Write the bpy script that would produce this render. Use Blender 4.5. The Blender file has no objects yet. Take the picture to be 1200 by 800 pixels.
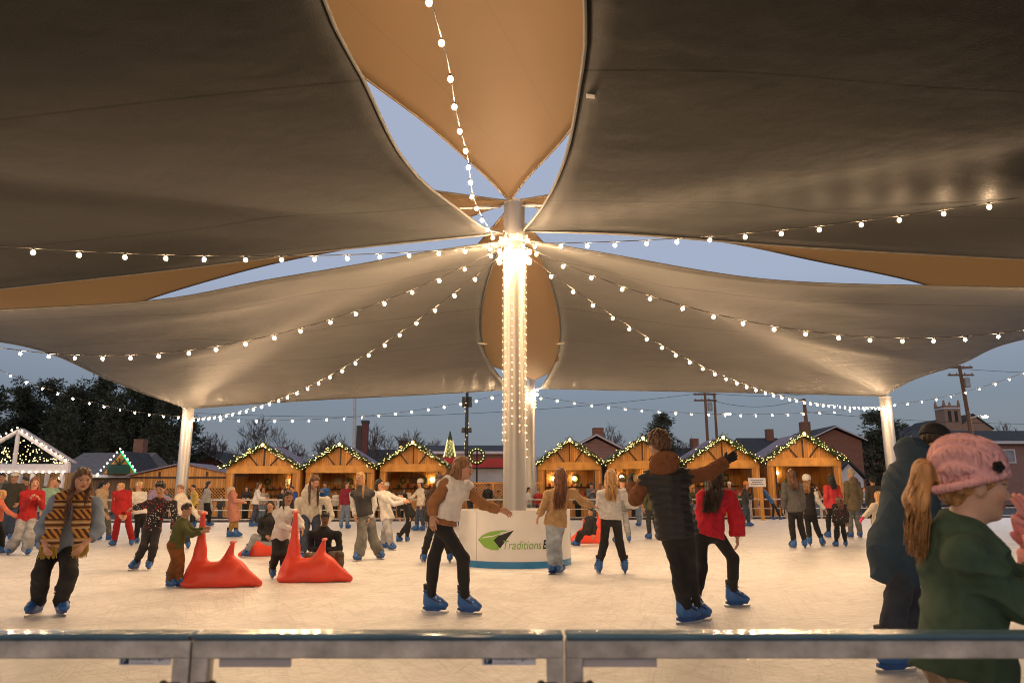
import bpy, math, random
import numpy as np
from mathutils import Vector, Matrix

random.seed(7)
RNG = np.random.default_rng(7)
scene = bpy.context.scene
COL = scene.collection
PI = math.pi

# ------------------------------------------------------------------ camera
F_PX, CAM_H, Y0 = 850.0, 1.30, 577.0
TH = math.atan((Y0 - 400.0) / F_PX)
CT, ST = math.cos(TH), math.sin(TH)
cam_data = bpy.data.cameras.new("camera")
cam = bpy.data.objects.new("camera", cam_data)
COL.objects.link(cam)
cam_data.sensor_width = 36.0
cam_data.lens = F_PX / 1200.0 * 36.0
cam_data.clip_start = 0.05
cam_data.clip_end = 3000.0
cam.location = (0, 0, CAM_H)
cam.rotation_euler = (PI / 2 + TH, 0, 0)
cam_data.dof.use_dof = True
cam_data.dof.focus_distance = 10.0
cam_data.dof.aperture_fstop = 3.2
scene.camera = cam


def ray(x, y):
    u, v = x - 600.0, 400.0 - y
    return np.array([u, F_PX * CT - v * ST, v * CT + F_PX * ST])


def at(x, y, D):
    """Point on the sight line of a photo pixel that lies D metres ahead."""
    r = ray(x, y)
    return np.array([r[0] / r[1] * D, D, CAM_H + r[2] / r[1] * D])


def atz(x, y, z):
    r = ray(x, y)
    t = (z - CAM_H) / r[2]
    return np.array([r[0] * t, r[1] * t, z])


def gdepth(y):
    r = ray(600, y)
    return -CAM_H * r[1] / r[2]


# ------------------------------------------------------------------ objects
def tag(o, label=None, cat=None, group=None, kind=None):
    if label: o["label"] = label
    if cat: o["category"] = cat
    if group: o["group"] = group
    if kind: o["kind"] = kind
    return o


def empty(name, loc=(0, 0, 0), rz=0.0):
    o = bpy.data.objects.new(name, None)
    o.empty_display_size = 0.2
    COL.objects.link(o)
    o.location = loc
    o.rotation_euler = (0, 0, rz)
    return o


class MB:
    """Collects shapes for ONE mesh object."""

    def __init__(self):
        self.v, self.f, self.m = [], [], []
        self.n = 0

    def add(self, V, Fc, mi=0):
        V = np.asarray(V, float).reshape(-1, 3)
        self.v.append(V)
        self.f.extend([tuple(int(i) + self.n for i in q) for q in Fc])
        self.m.extend([mi] * len(Fc))
        self.n += len(V)
        return self

    def box(self, c, s, rz=0.0, M=None, mi=0, taper=1.0):
        x, y, z = [k / 2 for k in s]
        V = np.array([[sx * x * (taper if sz > 0 else 1), sy * y * (taper if sz > 0 else 1), sz * z]
                      for sz in (-1, 1) for sx, sy in ((-1, -1), (1, -1), (1, 1), (-1, 1))])
        if rz:
            cr, sr = math.cos(rz), math.sin(rz)
            V = V @ np.array([[cr, sr, 0], [-sr, cr, 0], [0, 0, 1]])
        if M is not None:
            V = V @ np.asarray(M).T
        V = V + np.asarray(c, float)
        return self.add(V, [(3, 2, 1, 0), (4, 5, 6, 7), (0, 1, 5, 4), (1, 2, 6, 5), (2, 3, 7, 6), (3, 0, 4, 7)], mi)

    def bar(self, a, b, w, t=None, mi=0, up=(0, 0, 1)):
        """rectangular bar from a to b"""
        a, b = np.asarray(a, float), np.asarray(b, float)
        d = b - a
        L = np.linalg.norm(d)
        d = d / L
        up = np.asarray(up, float)
        if abs(d @ up) > 0.98:
            up = np.array([0, 1.0, 0])
        s = np.cross(d, up); s /= np.linalg.norm(s)
        n = np.cross(s, d)
        return self.box((a + b) / 2, (w, L, t or w), M=np.stack([s, d, n], 1), mi=mi)

    def tube(self, P, R, n=8, mi=0, cap=True, flat=None):
        P = np.asarray(P, float)
        R = np.broadcast_to(np.asarray(R, float), (len(P),))
        T = np.gradient(P, axis=0)
        T /= np.maximum(np.linalg.norm(T, axis=1, keepdims=True), 1e-9)
        ref = np.array([0, 0, 1.0]) if abs(T[:, 2]).mean() < 0.85 else np.array([0, 1.0, 0])
        A = np.cross(T, ref)
        A /= np.maximum(np.linalg.norm(A, axis=1, keepdims=True), 1e-9)
        B = np.cross(T, A)
        th = np.arange(n) * 2 * PI / n
        fb = 1.0 if flat is None else flat
        V = P[:, None] + R[:, None, None] * (np.cos(th)[None, :, None] * A[:, None] + fb * np.sin(th)[None, :, None] * B[:, None])
        Fc = []
        for i in range(len(P) - 1):
            for j in range(n):
                k = (j + 1) % n
                Fc.append((i * n + j, (i + 1) * n + j, (i + 1) * n + k, i * n + k))
        if cap:
            Fc.append(tuple(range(n)))
            Fc.append(tuple(reversed([(len(P) - 1) * n + j for j in range(n)])))
        return self.add(V.reshape(-1, 3), Fc, mi)

    def lathe(self, c, prof, n=16, mi=0, cap=True):
        c = np.asarray(c, float)
        P = [c + np.array([0, 0, z]) for r, z in prof]
        th = np.arange(n) * 2 * PI / n
        V = np.array([[p[0] + r * math.cos(t), p[1] + r * math.sin(t), p[2]] for (r, z), p in zip(prof, P) for t in th])
        Fc = []
        for i in range(len(prof) - 1):
            for j in range(n):
                k = (j + 1) % n
                Fc.append((i * n + j, i * n + k, (i + 1) * n + k, (i + 1) * n + j))
        if cap:
            Fc.append(tuple(reversed(range(n))))
            Fc.append(tuple((len(prof) - 1) * n + j for j in range(n)))
        return self.add(V, Fc, mi)

    def sphere(self, c, r, n=8, m=5, mi=0):
        r = np.broadcast_to(np.asarray(r, float), (3,))
        V = [[0, 0, 1]]
        for i in range(1, m):
            p = PI * i / m
            for j in range(n):
                t = 2 * PI * j / n
                V.append([math.sin(p) * math.cos(t), math.sin(p) * math.sin(t), math.cos(p)])
        V.append([0, 0, -1])
        Fc = [(0, 1 + j, 1 + (j + 1) % n) for j in range(n)]
        for i in range(m - 2):
            for j in range(n):
                a = 1 + i * n + j; b = 1 + i * n + (j + 1) % n
                Fc.append((a, a + n, b + n, b))
        L = len(V) - 1
        Fc += [(L, L - n + (j + 1) % n, L - n + j) for j in range(n)]
        return self.add(np.array(V) * r + np.asarray(c, float), Fc, mi)

    def prism(self, poly, y0, y1, mi=0):
        """poly in (x,z), extruded along y"""
        n = len(poly)
        V = [(p[0], y0, p[1]) for p in poly] + [(p[0], y1, p[1]) for p in poly]
        Fc = [tuple(range(n)), tuple(reversed(range(n, 2 * n)))]
        for i in range(n):
            j = (i + 1) % n
            Fc.append((i, i + n, j + n, j))
        return self.add(V, Fc, mi)

    def mesh(self, name, mats, smooth=False):
        me = bpy.data.meshes.new(name)
        V = np.concatenate(self.v) if self.v else np.zeros((0, 3))
        me.from_pydata(V.tolist(), [], self.f)
        for m in (mats if isinstance(mats, (list, tuple)) else [mats]):
            me.materials.append(m)
        if len(set(self.m)) > 1 or (self.m and self.m[0]):
            me.polygons.foreach_set("material_index", self.m)
        if smooth:
            me.polygons.foreach_set("use_smooth", [True] * len(me.polygons))
        me.update()
        return me

    def build(self, name, mats, parent=None, smooth=False, loc=None, rz=0.0, bevel=0.0):
        o = bpy.data.objects.new(name, self.mesh(name, mats, smooth))
        COL.objects.link(o)
        if parent is not None:
            o.parent = parent
        if loc is not None:
            o.location = loc
        if rz:
            o.rotation_euler = (0, 0, rz)
        if bevel:
            b = o.modifiers.new("bevel", "BEVEL")
            b.width = bevel; b.segments = 2; b.limit_method = 'ANGLE'
        return o


def link_mesh(name, me, parent=None, loc=None, M=None):
    o = bpy.data.objects.new(name, me)
    COL.objects.link(o)
    if parent is not None:
        o.parent = parent
    if M is not None:
        o.matrix_local = M
    elif loc is not None:
        o.location = loc
    return o


def copy_tree(o, parent=None):
    c = o.copy()
    COL.objects.link(c)
    c.parent = parent
    for ch in list(o.children):
        copy_tree(ch, c)
    return c


# ------------------------------------------------------------------ materials
_mats = {}


def srgb(r, g, b):
    f = lambda c: (c / 255) / 12.92 if c / 255 <= 0.04045 else ((c / 255 + 0.055) / 1.055) ** 2.4
    return (f(r), f(g), f(b))


def mat(name, col, rough=0.7, var=0.15, vscale=3.0, bump=0.0, bscale=60.0, metal=0.0, spec=0.4, stretch=None, detail=4.0, bdist=0.01, col2=None):
    """Principled with noise-varied colour and noise bump, in object coordinates."""
    key = (name,)
    if key in _mats:
        return _mats[key]
    m = bpy.data.materials.new(name)
    m.use_nodes = True
    nt = m.node_tree
    b = nt.nodes["Principled BSDF"]
    b.inputs["Roughness"].default_value = rough
    b.inputs["Metallic"].default_value = metal
    b.inputs["Specular IOR Level"].default_value = spec
    tc = nt.nodes.new("ShaderNodeTexCoord")
    vec = tc.outputs["Object"]
    if stretch:
        mp = nt.nodes.new("ShaderNodeMapping")
        mp.inputs["Scale"].default_value = stretch
        nt.links.new(vec, mp.inputs["Vector"])
        vec = mp.outputs["Vector"]
    n = nt.nodes.new("ShaderNodeTexNoise")
    n.inputs["Scale"].default_value = vscale
    n.inputs["Detail"].default_value = detail
    nt.links.new(vec, n.inputs["Vector"])
    r = nt.nodes.new("ShaderNodeValToRGB")
    lo = [max(0, c * (1 - var)) for c in col]
    hi = [min(1, c * (1 + var)) for c in (col2 or col)]
    r.color_ramp.elements[0].position = 0.3
    r.color_ramp.elements[1].position = 0.7
    r.color_ramp.elements[0].color = (*lo, 1)
    r.color_ramp.elements[1].color = (*hi, 1)
    nt.links.new(n.outputs["Fac"], r.inputs["Fac"])
    nt.links.new(r.outputs["Color"], b.inputs["Base Color"])
    if bump:
        n2 = nt.nodes.new("ShaderNodeTexNoise")
        n2.inputs["Scale"].default_value = bscale
        n2.inputs["Detail"].default_value = 3.0
        nt.links.new(vec, n2.inputs["Vector"])
        bp = nt.nodes.new("ShaderNodeBump")
        bp.inputs["Strength"].default_value = bump
        bp.inputs["Distance"].default_value = bdist
        nt.links.new(n2.outputs["Fac"], bp.inputs["Height"])
        nt.links.new(bp.outputs["Normal"], b.inputs["Normal"])
    _mats[key] = m
    return m


def emit(name, col, strength):
    if (name,) in _mats:
        return _mats[(name,)]
    m = bpy.data.materials.new(name)
    m.use_nodes = True
    nt = m.node_tree
    nt.nodes.remove(nt.nodes["Principled BSDF"])
    e = nt.nodes.new("ShaderNodeEmission")
    e.inputs["Color"].default_value = (*col, 1)
    e.inputs["Strength"].default_value = strength
    nt.links.new(e.outputs[0], nt.nodes["Material Output"].inputs["Surface"])
    _mats[(name,)] = m
    m.cycles.emission_sampling = 'FRONT'
    return m


def coons(e0, e1, e2, e3, n=36):
    """corner order A B C D; e0 A>B, e1 B>C, e2 D>C, e3 A>D, each a point list"""
    def spl(P):
        P = np.asarray(P, float)
        d = np.concatenate([[0], np.cumsum(np.linalg.norm(np.diff(P, axis=0), axis=1))])
        d /= d[-1]
        t = np.linspace(0, 1, n)
        if len(P) == 2:
            return P[0] + t[:, None] * (P[1] - P[0])
        # natural cubic through the points
        m = len(P)
        h = np.diff(d)
        A = np.zeros((m, m)); R = np.zeros((m, 3))
        A[0, 0] = A[-1, -1] = 1
        for i in range(1, m - 1):
            A[i, i - 1] = h[i - 1]; A[i, i] = 2 * (h[i - 1] + h[i]); A[i, i + 1] = h[i]
            R[i] = 3 * ((P[i + 1] - P[i]) / h[i] - (P[i] - P[i - 1]) / h[i - 1])
        c = np.linalg.solve(A, R)
        out = []
        for tt in t:
            i = min(max(int(np.searchsorted(d, tt) - 1), 0), m - 2)
            x = tt - d[i]
            b = (P[i + 1] - P[i]) / h[i] - h[i] * (2 * c[i] + c[i + 1]) / 3
            dd = (c[i + 1] - c[i]) / (3 * h[i])
            out.append(P[i] + b * x + c[i] * x * x + dd * x ** 3)
        return np.array(out)
    a, b, c, d = spl(e0), spl(e1), spl(e2), spl(e3)
    u = np.linspace(0, 1, n)[:, None, None]
    v = np.linspace(0, 1, n)[None, :, None]
    S = (1 - v) * a[:, None] + v * c[:, None] + (1 - u) * d[None] + u * b[None]
    S -= (1 - u) * (1 - v) * a[0] + u * (1 - v) * a[-1] + (1 - u) * v * c[0] + u * v * c[-1]
    return S, (a, b, c, d)


def catenary(p, q, sag, n):
    p, q = np.asarray(p, float), np.asarray(q, float)
    t = np.linspace(0, 1, n)[:, None]
    P = p + t * (q - p)
    P[:, 2] -= 4 * sag * (t * (1 - t))[:, 0]
    return P
# ------------------------------------------------------------------ render, world, sun
scene.render.engine = "CYCLES"
scene.view_settings.view_transform = "Standard"
scene.view_settings.look = "None"
scene.view_settings.exposure = 0.0
scene.view_settings.gamma = 1.0
cy = scene.cycles
cy.use_denoising = True
cy.filter_width = 1.0
cy.max_bounces = 6
cy.diffuse_bounces = 3
cy.glossy_bounces = 3
cy.transparent_max_bounces = 12
cy.sample_clamp_indirect = 4.0
cy.use_light_tree = True

world = bpy.data.worlds.new("World")
scene.world = world
world.use_nodes = True
wn = world.node_tree
bg = wn.nodes["Background"]
sky = wn.nodes.new("ShaderNodeTexSky")
sky.sky_type = 'NISHITA'
sky.sun_disc = False
SUN_EL, SUN_AZ = math.radians(3), math.radians(200)
sky.sun_elevation = SUN_EL
sky.sun_rotation = SUN_AZ
sky.air_density = 1.0
sky.dust_density = 1.0
sky.ozone_density = 2.0
hs = wn.nodes.new("ShaderNodeHueSaturation")
hs.inputs["Saturation"].default_value = 0.8
wn.links.new(sky.outputs[0], hs.inputs["Color"])
# dusk: the sky darkens toward the horizon opposite the set sun
wtc = wn.nodes.new("ShaderNodeTexCoord")
wsx = wn.nodes.new("ShaderNodeSeparateXYZ")
wn.links.new(wtc.outputs["Generated"], wsx.inputs[0])
wr = wn.nodes.new("ShaderNodeValToRGB")
E = wr.color_ramp.elements
E[0].position = 0.0; E[0].color = (1.35, 1.52, 1.82, 1)
E[1].position = 0.6; E[1].color = (2.95, 3.35, 4.4, 1)
e = E.new(.12); e.color = (1.45, 1.75, 2.25, 1)
e = E.new(.28); e.color = (2.75, 3.15, 4.15, 1)
wn.links.new(wsx.outputs["Z"], wr.inputs["Fac"])
wmx = wn.nodes.new("ShaderNodeMixRGB"); wmx.inputs["Fac"].default_value = .85
wn.links.new(hs.outputs[0], wmx.inputs["Color1"]); wn.links.new(wr.outputs[0], wmx.inputs["Color2"])
wn.links.new(wmx.outputs[0], bg.inputs["Color"])
bg.inputs["Strength"].default_value = 0.15
SKY_STRENGTH = bg.inputs["Strength"]

sd = bpy.data.lights.new("sun", 'SUN')
sd.energy = 0.7
sd.angle = math.radians(45)
sd.color = (1.0, 0.8, 0.65)
sun = bpy.data.objects.new("sun", sd)
COL.objects.link(sun)
# the last light comes from behind the camera, low over the roofs
sdir = Vector((math.sin(SUN_AZ) * math.cos(SUN_EL + .14), math.cos(SUN_AZ) * math.cos(SUN_EL + .14), math.sin(SUN_EL + .14)))
sun.rotation_euler = sdir.to_track_quat('Z', 'Y').to_euler()

# ------------------------------------------------------------------ ground and ice
FL0, FL1 = np.array([-22.0, 32.2]), np.array([27.4, 40.0])      # line of the far fence
FDIR = (FL1 - FL0) / np.linalg.norm(FL1 - FL0)
FNRM = np.array([-FDIR[1], FDIR[0]])                              # away from the camera
FANG = math.atan2(FDIR[1], FDIR[0])


def fence_pt(s, off=0.0):
    p = FL0 + FDIR * s + FNRM * off
    return p


g = MB()
g.add([(-700, -300, -.12), (700, -300, -.12), (700, 1500, -.12), (-700, 1500, -.12)], [(0, 1, 2, 3)])
ground = g.build("ground", mat("asphalt", (.06, .055, .05), .9, .3, .7, .4, 30))
tag(ground, kind="structure")

EX0, EX1 = fence_pt(-8, -.1), fence_pt(60, -.1)
poly = [(-27, 1.9), (31, 1.9), (EX1[0], EX1[1]), (EX0[0], EX0[1])]
ice = bpy.data.materials.new("skated_ice")
ice.use_nodes = True
nt = ice.node_tree
b = nt.nodes["Principled BSDF"]
b.inputs["Specular IOR Level"].default_value = 0.35
tc = nt.nodes.new("ShaderNodeTexCoord")
# broad tone of trodden, snowy ice
n1 = nt.nodes.new("ShaderNodeTexNoise"); n1.inputs["Scale"].default_value = 1.7; n1.inputs["Detail"].default_value = 9; n1.inputs["Roughness"].default_value = .68; n1.inputs["Distortion"].default_value = .7
nt.links.new(tc.outputs["Object"], n1.inputs["Vector"])
r1 = nt.nodes.new("ShaderNodeValToRGB")
r1.color_ramp.elements[0].position = .34; r1.color_ramp.elements[0].color = (.72, .715, .705, 1)
r1.color_ramp.elements[1].position = .66; r1.color_ramp.elements[1].color = (.90, .90, .90, 1)
nt.links.new(n1.outputs["Fac"], r1.inputs["Fac"])
# patches where many blades have passed
pt = nt.nodes.new("ShaderNodeTexNoise"); pt.inputs["Scale"].default_value = .5; pt.inputs["Detail"].default_value = 3
nt.links.new(tc.outputs["Object"], pt.inputs["Vector"])
last = r1.outputs["Color"]
hsum = None
for ang, sx_, sy_, st, wd, dist in ((12, .5, 5.5, .40, .03, 1.2), (-38, .45, 5.0, .42, .032, 1.0), (67, .5, 6.0, .46, .034, 1.3), (-75, .4, 5.0, .44, .03, 1.1), (40, .8, 8.0, .36, .04, .8),
                                     (100, .3, 3.2, .40, .018, 2.2), (150, .7, 9.0, .34, .04, 1.0), (-12, .25, 2.6, .36, .014, 2.5)):
    vr = nt.nodes.new("ShaderNodeVectorRotate"); vr.rotation_type = 'Z_AXIS'; vr.inputs["Angle"].default_value = math.radians(ang)
    nt.links.new(tc.outputs["Object"], vr.inputs["Vector"])
    mp = nt.nodes.new("ShaderNodeMapping")
    mp.inputs["Scale"].default_value = (sx_, sy_, 1); mp.inputs["Location"].default_value = (ang * .37, ang * .11, 0)
    nt.links.new(vr.outputs[0], mp.inputs["Vector"])
    nw = nt.nodes.new("ShaderNodeTexNoise"); nw.inputs["Scale"].default_value = 1.0; nw.inputs["Detail"].default_value = 1.5; nw.inputs["Distortion"].default_value = dist
    nt.links.new(mp.outputs[0], nw.inputs["Vector"])
    s1 = nt.nodes.new("ShaderNodeMath"); s1.operation = 'SUBTRACT'; s1.inputs[1].default_value = .5
    nt.links.new(nw.outputs["Fac"], s1.inputs[0])
    s2 = nt.nodes.new("ShaderNodeMath"); s2.operation = 'ABSOLUTE'
    nt.links.new(s1.outputs[0], s2.inputs[0])
    s3 = nt.nodes.new("ShaderNodeMapRange"); s3.inputs["From Min"].default_value = 0; s3.inputs["From Max"].default_value = wd
    s3.inputs["To Min"].default_value = 1; s3.inputs["To Max"].default_value = 0
    nt.links.new(s2.outputs[0], s3.inputs["Value"])
    s4 = nt.nodes.new("ShaderNodeMath"); s4.operation = 'MULTIPLY'
    nt.links.new(s3.outputs[0], s4.inputs[0])
    pm_ = nt.nodes.new("ShaderNodeMapRange"); pm_.inputs["From Min"].default_value = .3; pm_.inputs["From Max"].default_value = .7
    pm_.inputs["To Min"].default_value = st * (.95 if ang % 2 else .1); pm_.inputs["To Max"].default_value = st * (.1 if ang % 2 else .95)
    nt.links.new(pt.outputs["Fac"], pm_.inputs["Value"]); nt.links.new(pm_.outputs[0], s4.inputs[1])
    mx = nt.nodes.new("ShaderNodeMixRGB"); mx.inputs["Color2"].default_value = (.46, .45, .44, 1)
    nt.links.new(s4.outputs[0], mx.inputs["Fac"])
    nt.links.new(last, mx.inputs["Color1"])
    last = mx.outputs[0]
    if hsum is None:
        hsum = s3.outputs[0]
    else:
        ad = nt.nodes.new("ShaderNodeMath"); ad.operation = 'ADD'
        nt.links.new(hsum, ad.inputs[0]); nt.links.new(s3.outputs[0], ad.inputs[1]); hsum = ad.outputs[0]
nt.links.new(last, b.inputs["Base Color"])
r2 = nt.nodes.new("ShaderNodeMapRange"); r2.inputs["To Min"].default_value = .28; r2.inputs["To Max"].default_value = .52
nt.links.new(n1.outputs["Fac"], r2.inputs["Value"])
nt.links.new(r2.outputs[0], b.inputs["Roughness"])
bp = nt.nodes.new("ShaderNodeBump"); bp.inputs["Strength"].default_value = .25; bp.inputs["Distance"].default_value = .01; bp.invert = True
nt.links.new(hsum, bp.inputs["Height"]); nt.links.new(bp.outputs[0], b.inputs["Normal"])

m = MB()
m.add([(x, y, 0) for x, y in poly] + [(x, y, -.12) for x, y in poly],
      [(0, 1, 2, 3), (0, 4, 5, 1), (1, 5, 6, 2), (2, 6, 7, 3), (3, 7, 4, 0)])
tag(m.build("ice_rink_floor", ice), kind="structure")

# ------------------------------------------------------------------ rink barriers
steel = mat("galvanised_steel", (.52, .48, .44), .6, .35, 14, .25, 90, metal=.15, spec=.5, detail=6)
cap_blue = mat("blue_plastic_cap", (.09, .17, .24), .1, .2, 8, .04, 25, spec=.4)
cap_white = mat("white_plastic_cap", (.62, .6, .57), .35, .1, 5)
plate_mat = mat("grey_lilac_plate", (.5, .44, .44), .5, .1, 9)
label_white = mat("label_paper", (.8, .78, .8), .5, .05, 9)
label_blue = mat("label_ink_blue", (.01, .03, .09), .5, .05, 9)
pane_mat = bpy.data.materials.new("clear_panel")
pane_mat.use_nodes = True
nt = pane_mat.node_tree
nt.nodes.remove(nt.nodes["Principled BSDF"])
tr = nt.nodes.new("ShaderNodeBsdfTransparent"); tr.inputs["Color"].default_value = (.95, .955, .95, 1)
gl = nt.nodes.new("ShaderNodeBsdfGlossy"); gl.inputs["Roughness"].default_value = .12
lw = nt.nodes.new("ShaderNodeFresnel"); lw.inputs["IOR"].default_value = 1.35
mxs = nt.nodes.new("ShaderNodeMixShader")
mf = nt.nodes.new("ShaderNodeMath"); mf.operation = 'MULTIPLY'; mf.inputs[1].default_value = .5
nt.links.new(lw.outputs[0], mf.inputs[0])
nt.links.new(mf.outputs[0], mxs.inputs["Fac"])
nt.links.new(tr.outputs[0], mxs.inputs[1]); nt.links.new(gl.outputs[0], mxs.inputs[2])
nt.links.new(mxs.outputs[0], nt.nodes["Material Output"].inputs["Surface"])


def text_mesh(txt, size, material, depth=0.0, shear=0.0, width=1.0, align='LEFT', bold=0.0):
    """letters as a flat mesh in the xy plane"""
    cu = bpy.data.curves.new("lettering", 'FONT')
    cu.body = txt; cu.size = size; cu.shear = shear; cu.align_x = align
    cu.extrude = depth; cu.offset = bold
    cu.resolution_u = 3
    o = bpy.data.objects.new("lettering", cu)
    COL.objects.link(o)
    bpy.context.view_layer.update()
    dg = bpy.context.evaluated_depsgraph_get()
    me = bpy.data.meshes.new_from_object(o.evaluated_get(dg))
    bpy.data.objects.remove(o)
    me.materials.clear(); me.materials.append(material)
    n = len(me.vertices)
    co = np.empty(n * 3); me.vertices.foreach_get("co", co)
    co = co.reshape(-1, 3); co[:, 0] *= width
    me.vertices.foreach_set("co", co.ravel())
    me.update()
    return me


STICK_Y = -.0045


def make_barrier(W, H, label, group, near=False):
    root = empty("rink_barrier")
    tag(root, label, "barrier", group)
    t = .044 if near else .05
    fm = MB()
    fm.box((0, 0, H - t / 2 - .006), (W - .004, .045, t))
    fm.box((-W / 2 + .024, 0, (H - t) / 2), (.044, .042, H - t - .008))
    fm.box((W / 2 - .024, 0, (H - t) / 2), (.044, .042, H - t - .008))
    fm.box((0, 0, .12), (W - .1, .04, .05))
    if not near:
        fm.box((0, 0, .52), (W - .1, .035, .04))
    fm.build("frame", steel, root, bevel=.004)
    cm = MB(); cm.box((0, .004, H + .004), (W - .006, .075, .014))
    cm.build("top_cap", cap_blue if near else cap_white, root, bevel=.006)
    pm = MB(); pm.box((0, 0, (H - t + .14) / 2), (W - .096, .006, H - t - .16))
    pm.build("clear_pane", pane_mat, root)
    if near:
        for sx in (-1, 1):
            for z in (H - .11, H - .45):
                bm_ = MB()
                bm_.tube([(sx * (W / 2 - .062), -.024, z), (sx * (W / 2 - .02), -.028, z)], [.006, .006], 8)
                bm_.sphere((sx * (W / 2 - .062), -.024, z), .011, 8, 6)
                bm_.build("bolt", mat("dark_bolt", (.05, .045, .04), .4, metal=.8), root)
    return root


NEAR_Y, NB_H, NB_W = 2.0, .935, .957
nx0 = (229 - 600) / 903 * NEAR_Y
near_names = ["see through rink barrier panel at the left edge with blue cap and maker label",
              "middle near barrier panel with blue cap, below the dancing skaters",
              "near barrier panel with blue cap in front of the pink hatted child"]
for k in range(-1, 2):
    pw = NB_W * (1.9 if k == 1 else 1)
    rb = make_barrier(pw, NB_H, near_names[k + 1], "blue capped barrier panels in front", near=True)
    cx = nx0 + k * NB_W + pw / 2
    rb.location = (cx, NEAR_Y, 0)
    # maker's sticker, at its place on the clear pane
    def px_to_local(x, y):
        p = at(x, y, NEAR_Y - .006)
        return p[0] - cx, p[2]
    if k < 1:
        lx0, lz0 = px_to_local(140 if k < 0 else 565, 766.5)
        lx1, lz1 = px_to_local(200 if k < 0 else 628, 779)
        st = MB(); w, h = lx1 - lx0, lz0 - lz1
        st.box(((lx0 + lx1) / 2, STICK_Y, (lz0 + lz1) / 2), (w, .002, h))
        sticker = st.build("label_sticker", label_white, rb)
        e = MB(); e.box((lx0 + h * .62, STICK_Y - .0018, (lz0 + lz1) / 2), (h * .8, .0012, h * .8))
        em = e.build("emblem", label_blue, sticker)
        Rx = Matrix.Rotation(PI / 2, 4, 'X')
        for txt, sz, dx, dz, mt in (("Industrial Frigo", h * .56, h * 1.25, h * .47, label_blue),
                                    ("Ice rinks and equipment", h * .24, h * 1.25, h * .16, label_blue),
                                    ("F", h * .8, h * .36, h * .2, label_white)):
            tm = text_mesh(txt, sz, mt, width=.95)
            link_mesh("lettering", tm, sticker, M=Matrix.Translation((lx0 + dx, STICK_Y - (.0028 if txt == "F" else .0018), lz1 + dz)) @ Rx)
    if k in (0, 1):
        a0, b0 = px_to_local(258 if k == 0 else 680, 764)
        a1, b1 = px_to_local(341 if k == 0 else 770, 781)
        pl = MB()
        w = a1 - a0; h = b0 - b1
        pl.prism([(a0, b1), (a1, b1), (a1, b1 + h * .62), (a0 + w * .22, b1 + h * .62), (a0 + w * .22, b0), (a0, b0)], STICK_Y - .004, STICK_Y + .001)
        pl.build("joining_plate", plate_mat, rb)

fb = make_barrier(1.9, 1.0, "clear low barrier panel of the long fence along the far side of the rink", "barrier panels along the far side of the rink")
SEG = 1.92
for k in range(29):
    o = fb if k == 0 else copy_tree(fb)
    p = fence_pt(-2 + (k + .5) * SEG)
    o.location = (p[0], p[1], 0)
    o.rotation_euler = (0, 0, FANG)

# ------------------------------------------------------------------ masts
mast_mat = mat("brushed_mast_steel", (.42, .40, .37), .42, .12, 5, .08, 40, metal=.55, stretch=(1, 1, .12))
MAST_D = 14.2
MX = at(603, 400, MAST_D)[0]
MAST = np.array([MX, MAST_D])
MZ = at(600, 237, MAST_D)[2]


def mast(x, y, r, h, label, bands=True, group="steel masts carrying the shade sails"):
    root = empty("steel_mast", (x, y, 0))
    tag(root, label, "mast", group)
    s = MB(); s.lathe((0, 0, 0), [(r * 1.5, -.1), (r * 1.5, .02), (r * 1.02, .021), (r, h - .03), (r * .96, h)], 28)
    s.build("shaft", mast_mat, root, smooth=True).data.set_sharp_from_angle(angle=math.radians(40))
    c = MB(); c.lathe((0, 0, h + .003), [(r * 1.04, -.05), (r * 1.04, .0), (r * .6, .03)], 24)
    c.build("cap", steel, root)
    if bands:
        b_ = MB(); b_.lathe((0, 0, h * .885), [(r * 1.07, -.07), (r * 1.07, .07)], 24, cap=False)
        b_.lathe((0, 0, h * .885), [(r * 1.01, -.07), (r * 1.07, -.07)], 24, cap=False)
        for k in range(8):
            t = k * PI / 4 + .2
            b_.box((math.cos(t) * r * 1.2, math.sin(t) * r * 1.2, h * .885), (.12, .02, .1), rz=t)
        b_.build("collar", steel, root)
    return root


mast0 = mast(MX, MAST_D, .215, MZ, "thick main mast rising from the middle of the ice wrapped in lights")
m1p = at(620, 443, 37.2)
mast(m1p[0], m1p[1], .3, m1p[2], "slimmer rear mast seen just right of the main mast")
plp = at(221, 479, 34.6)
prp = at(1037, 466, 40.0)
mast(plp[0], plp[1], .26, plp[2] + .05, "rear corner mast by the wide lattice front stall", bands=False)
mast(prp[0], prp[1], .31, prp[2] + .05, "rear corner mast by the man in the navy coat", bands=False)
# the neighbours of the canopy that stand just outside the picture
BL, BR = np.array([-17.5, 15.6, 5.0]), np.array([18.0, 12.6, 5.1])

# ------------------------------------------------------------------ shade sails


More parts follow.
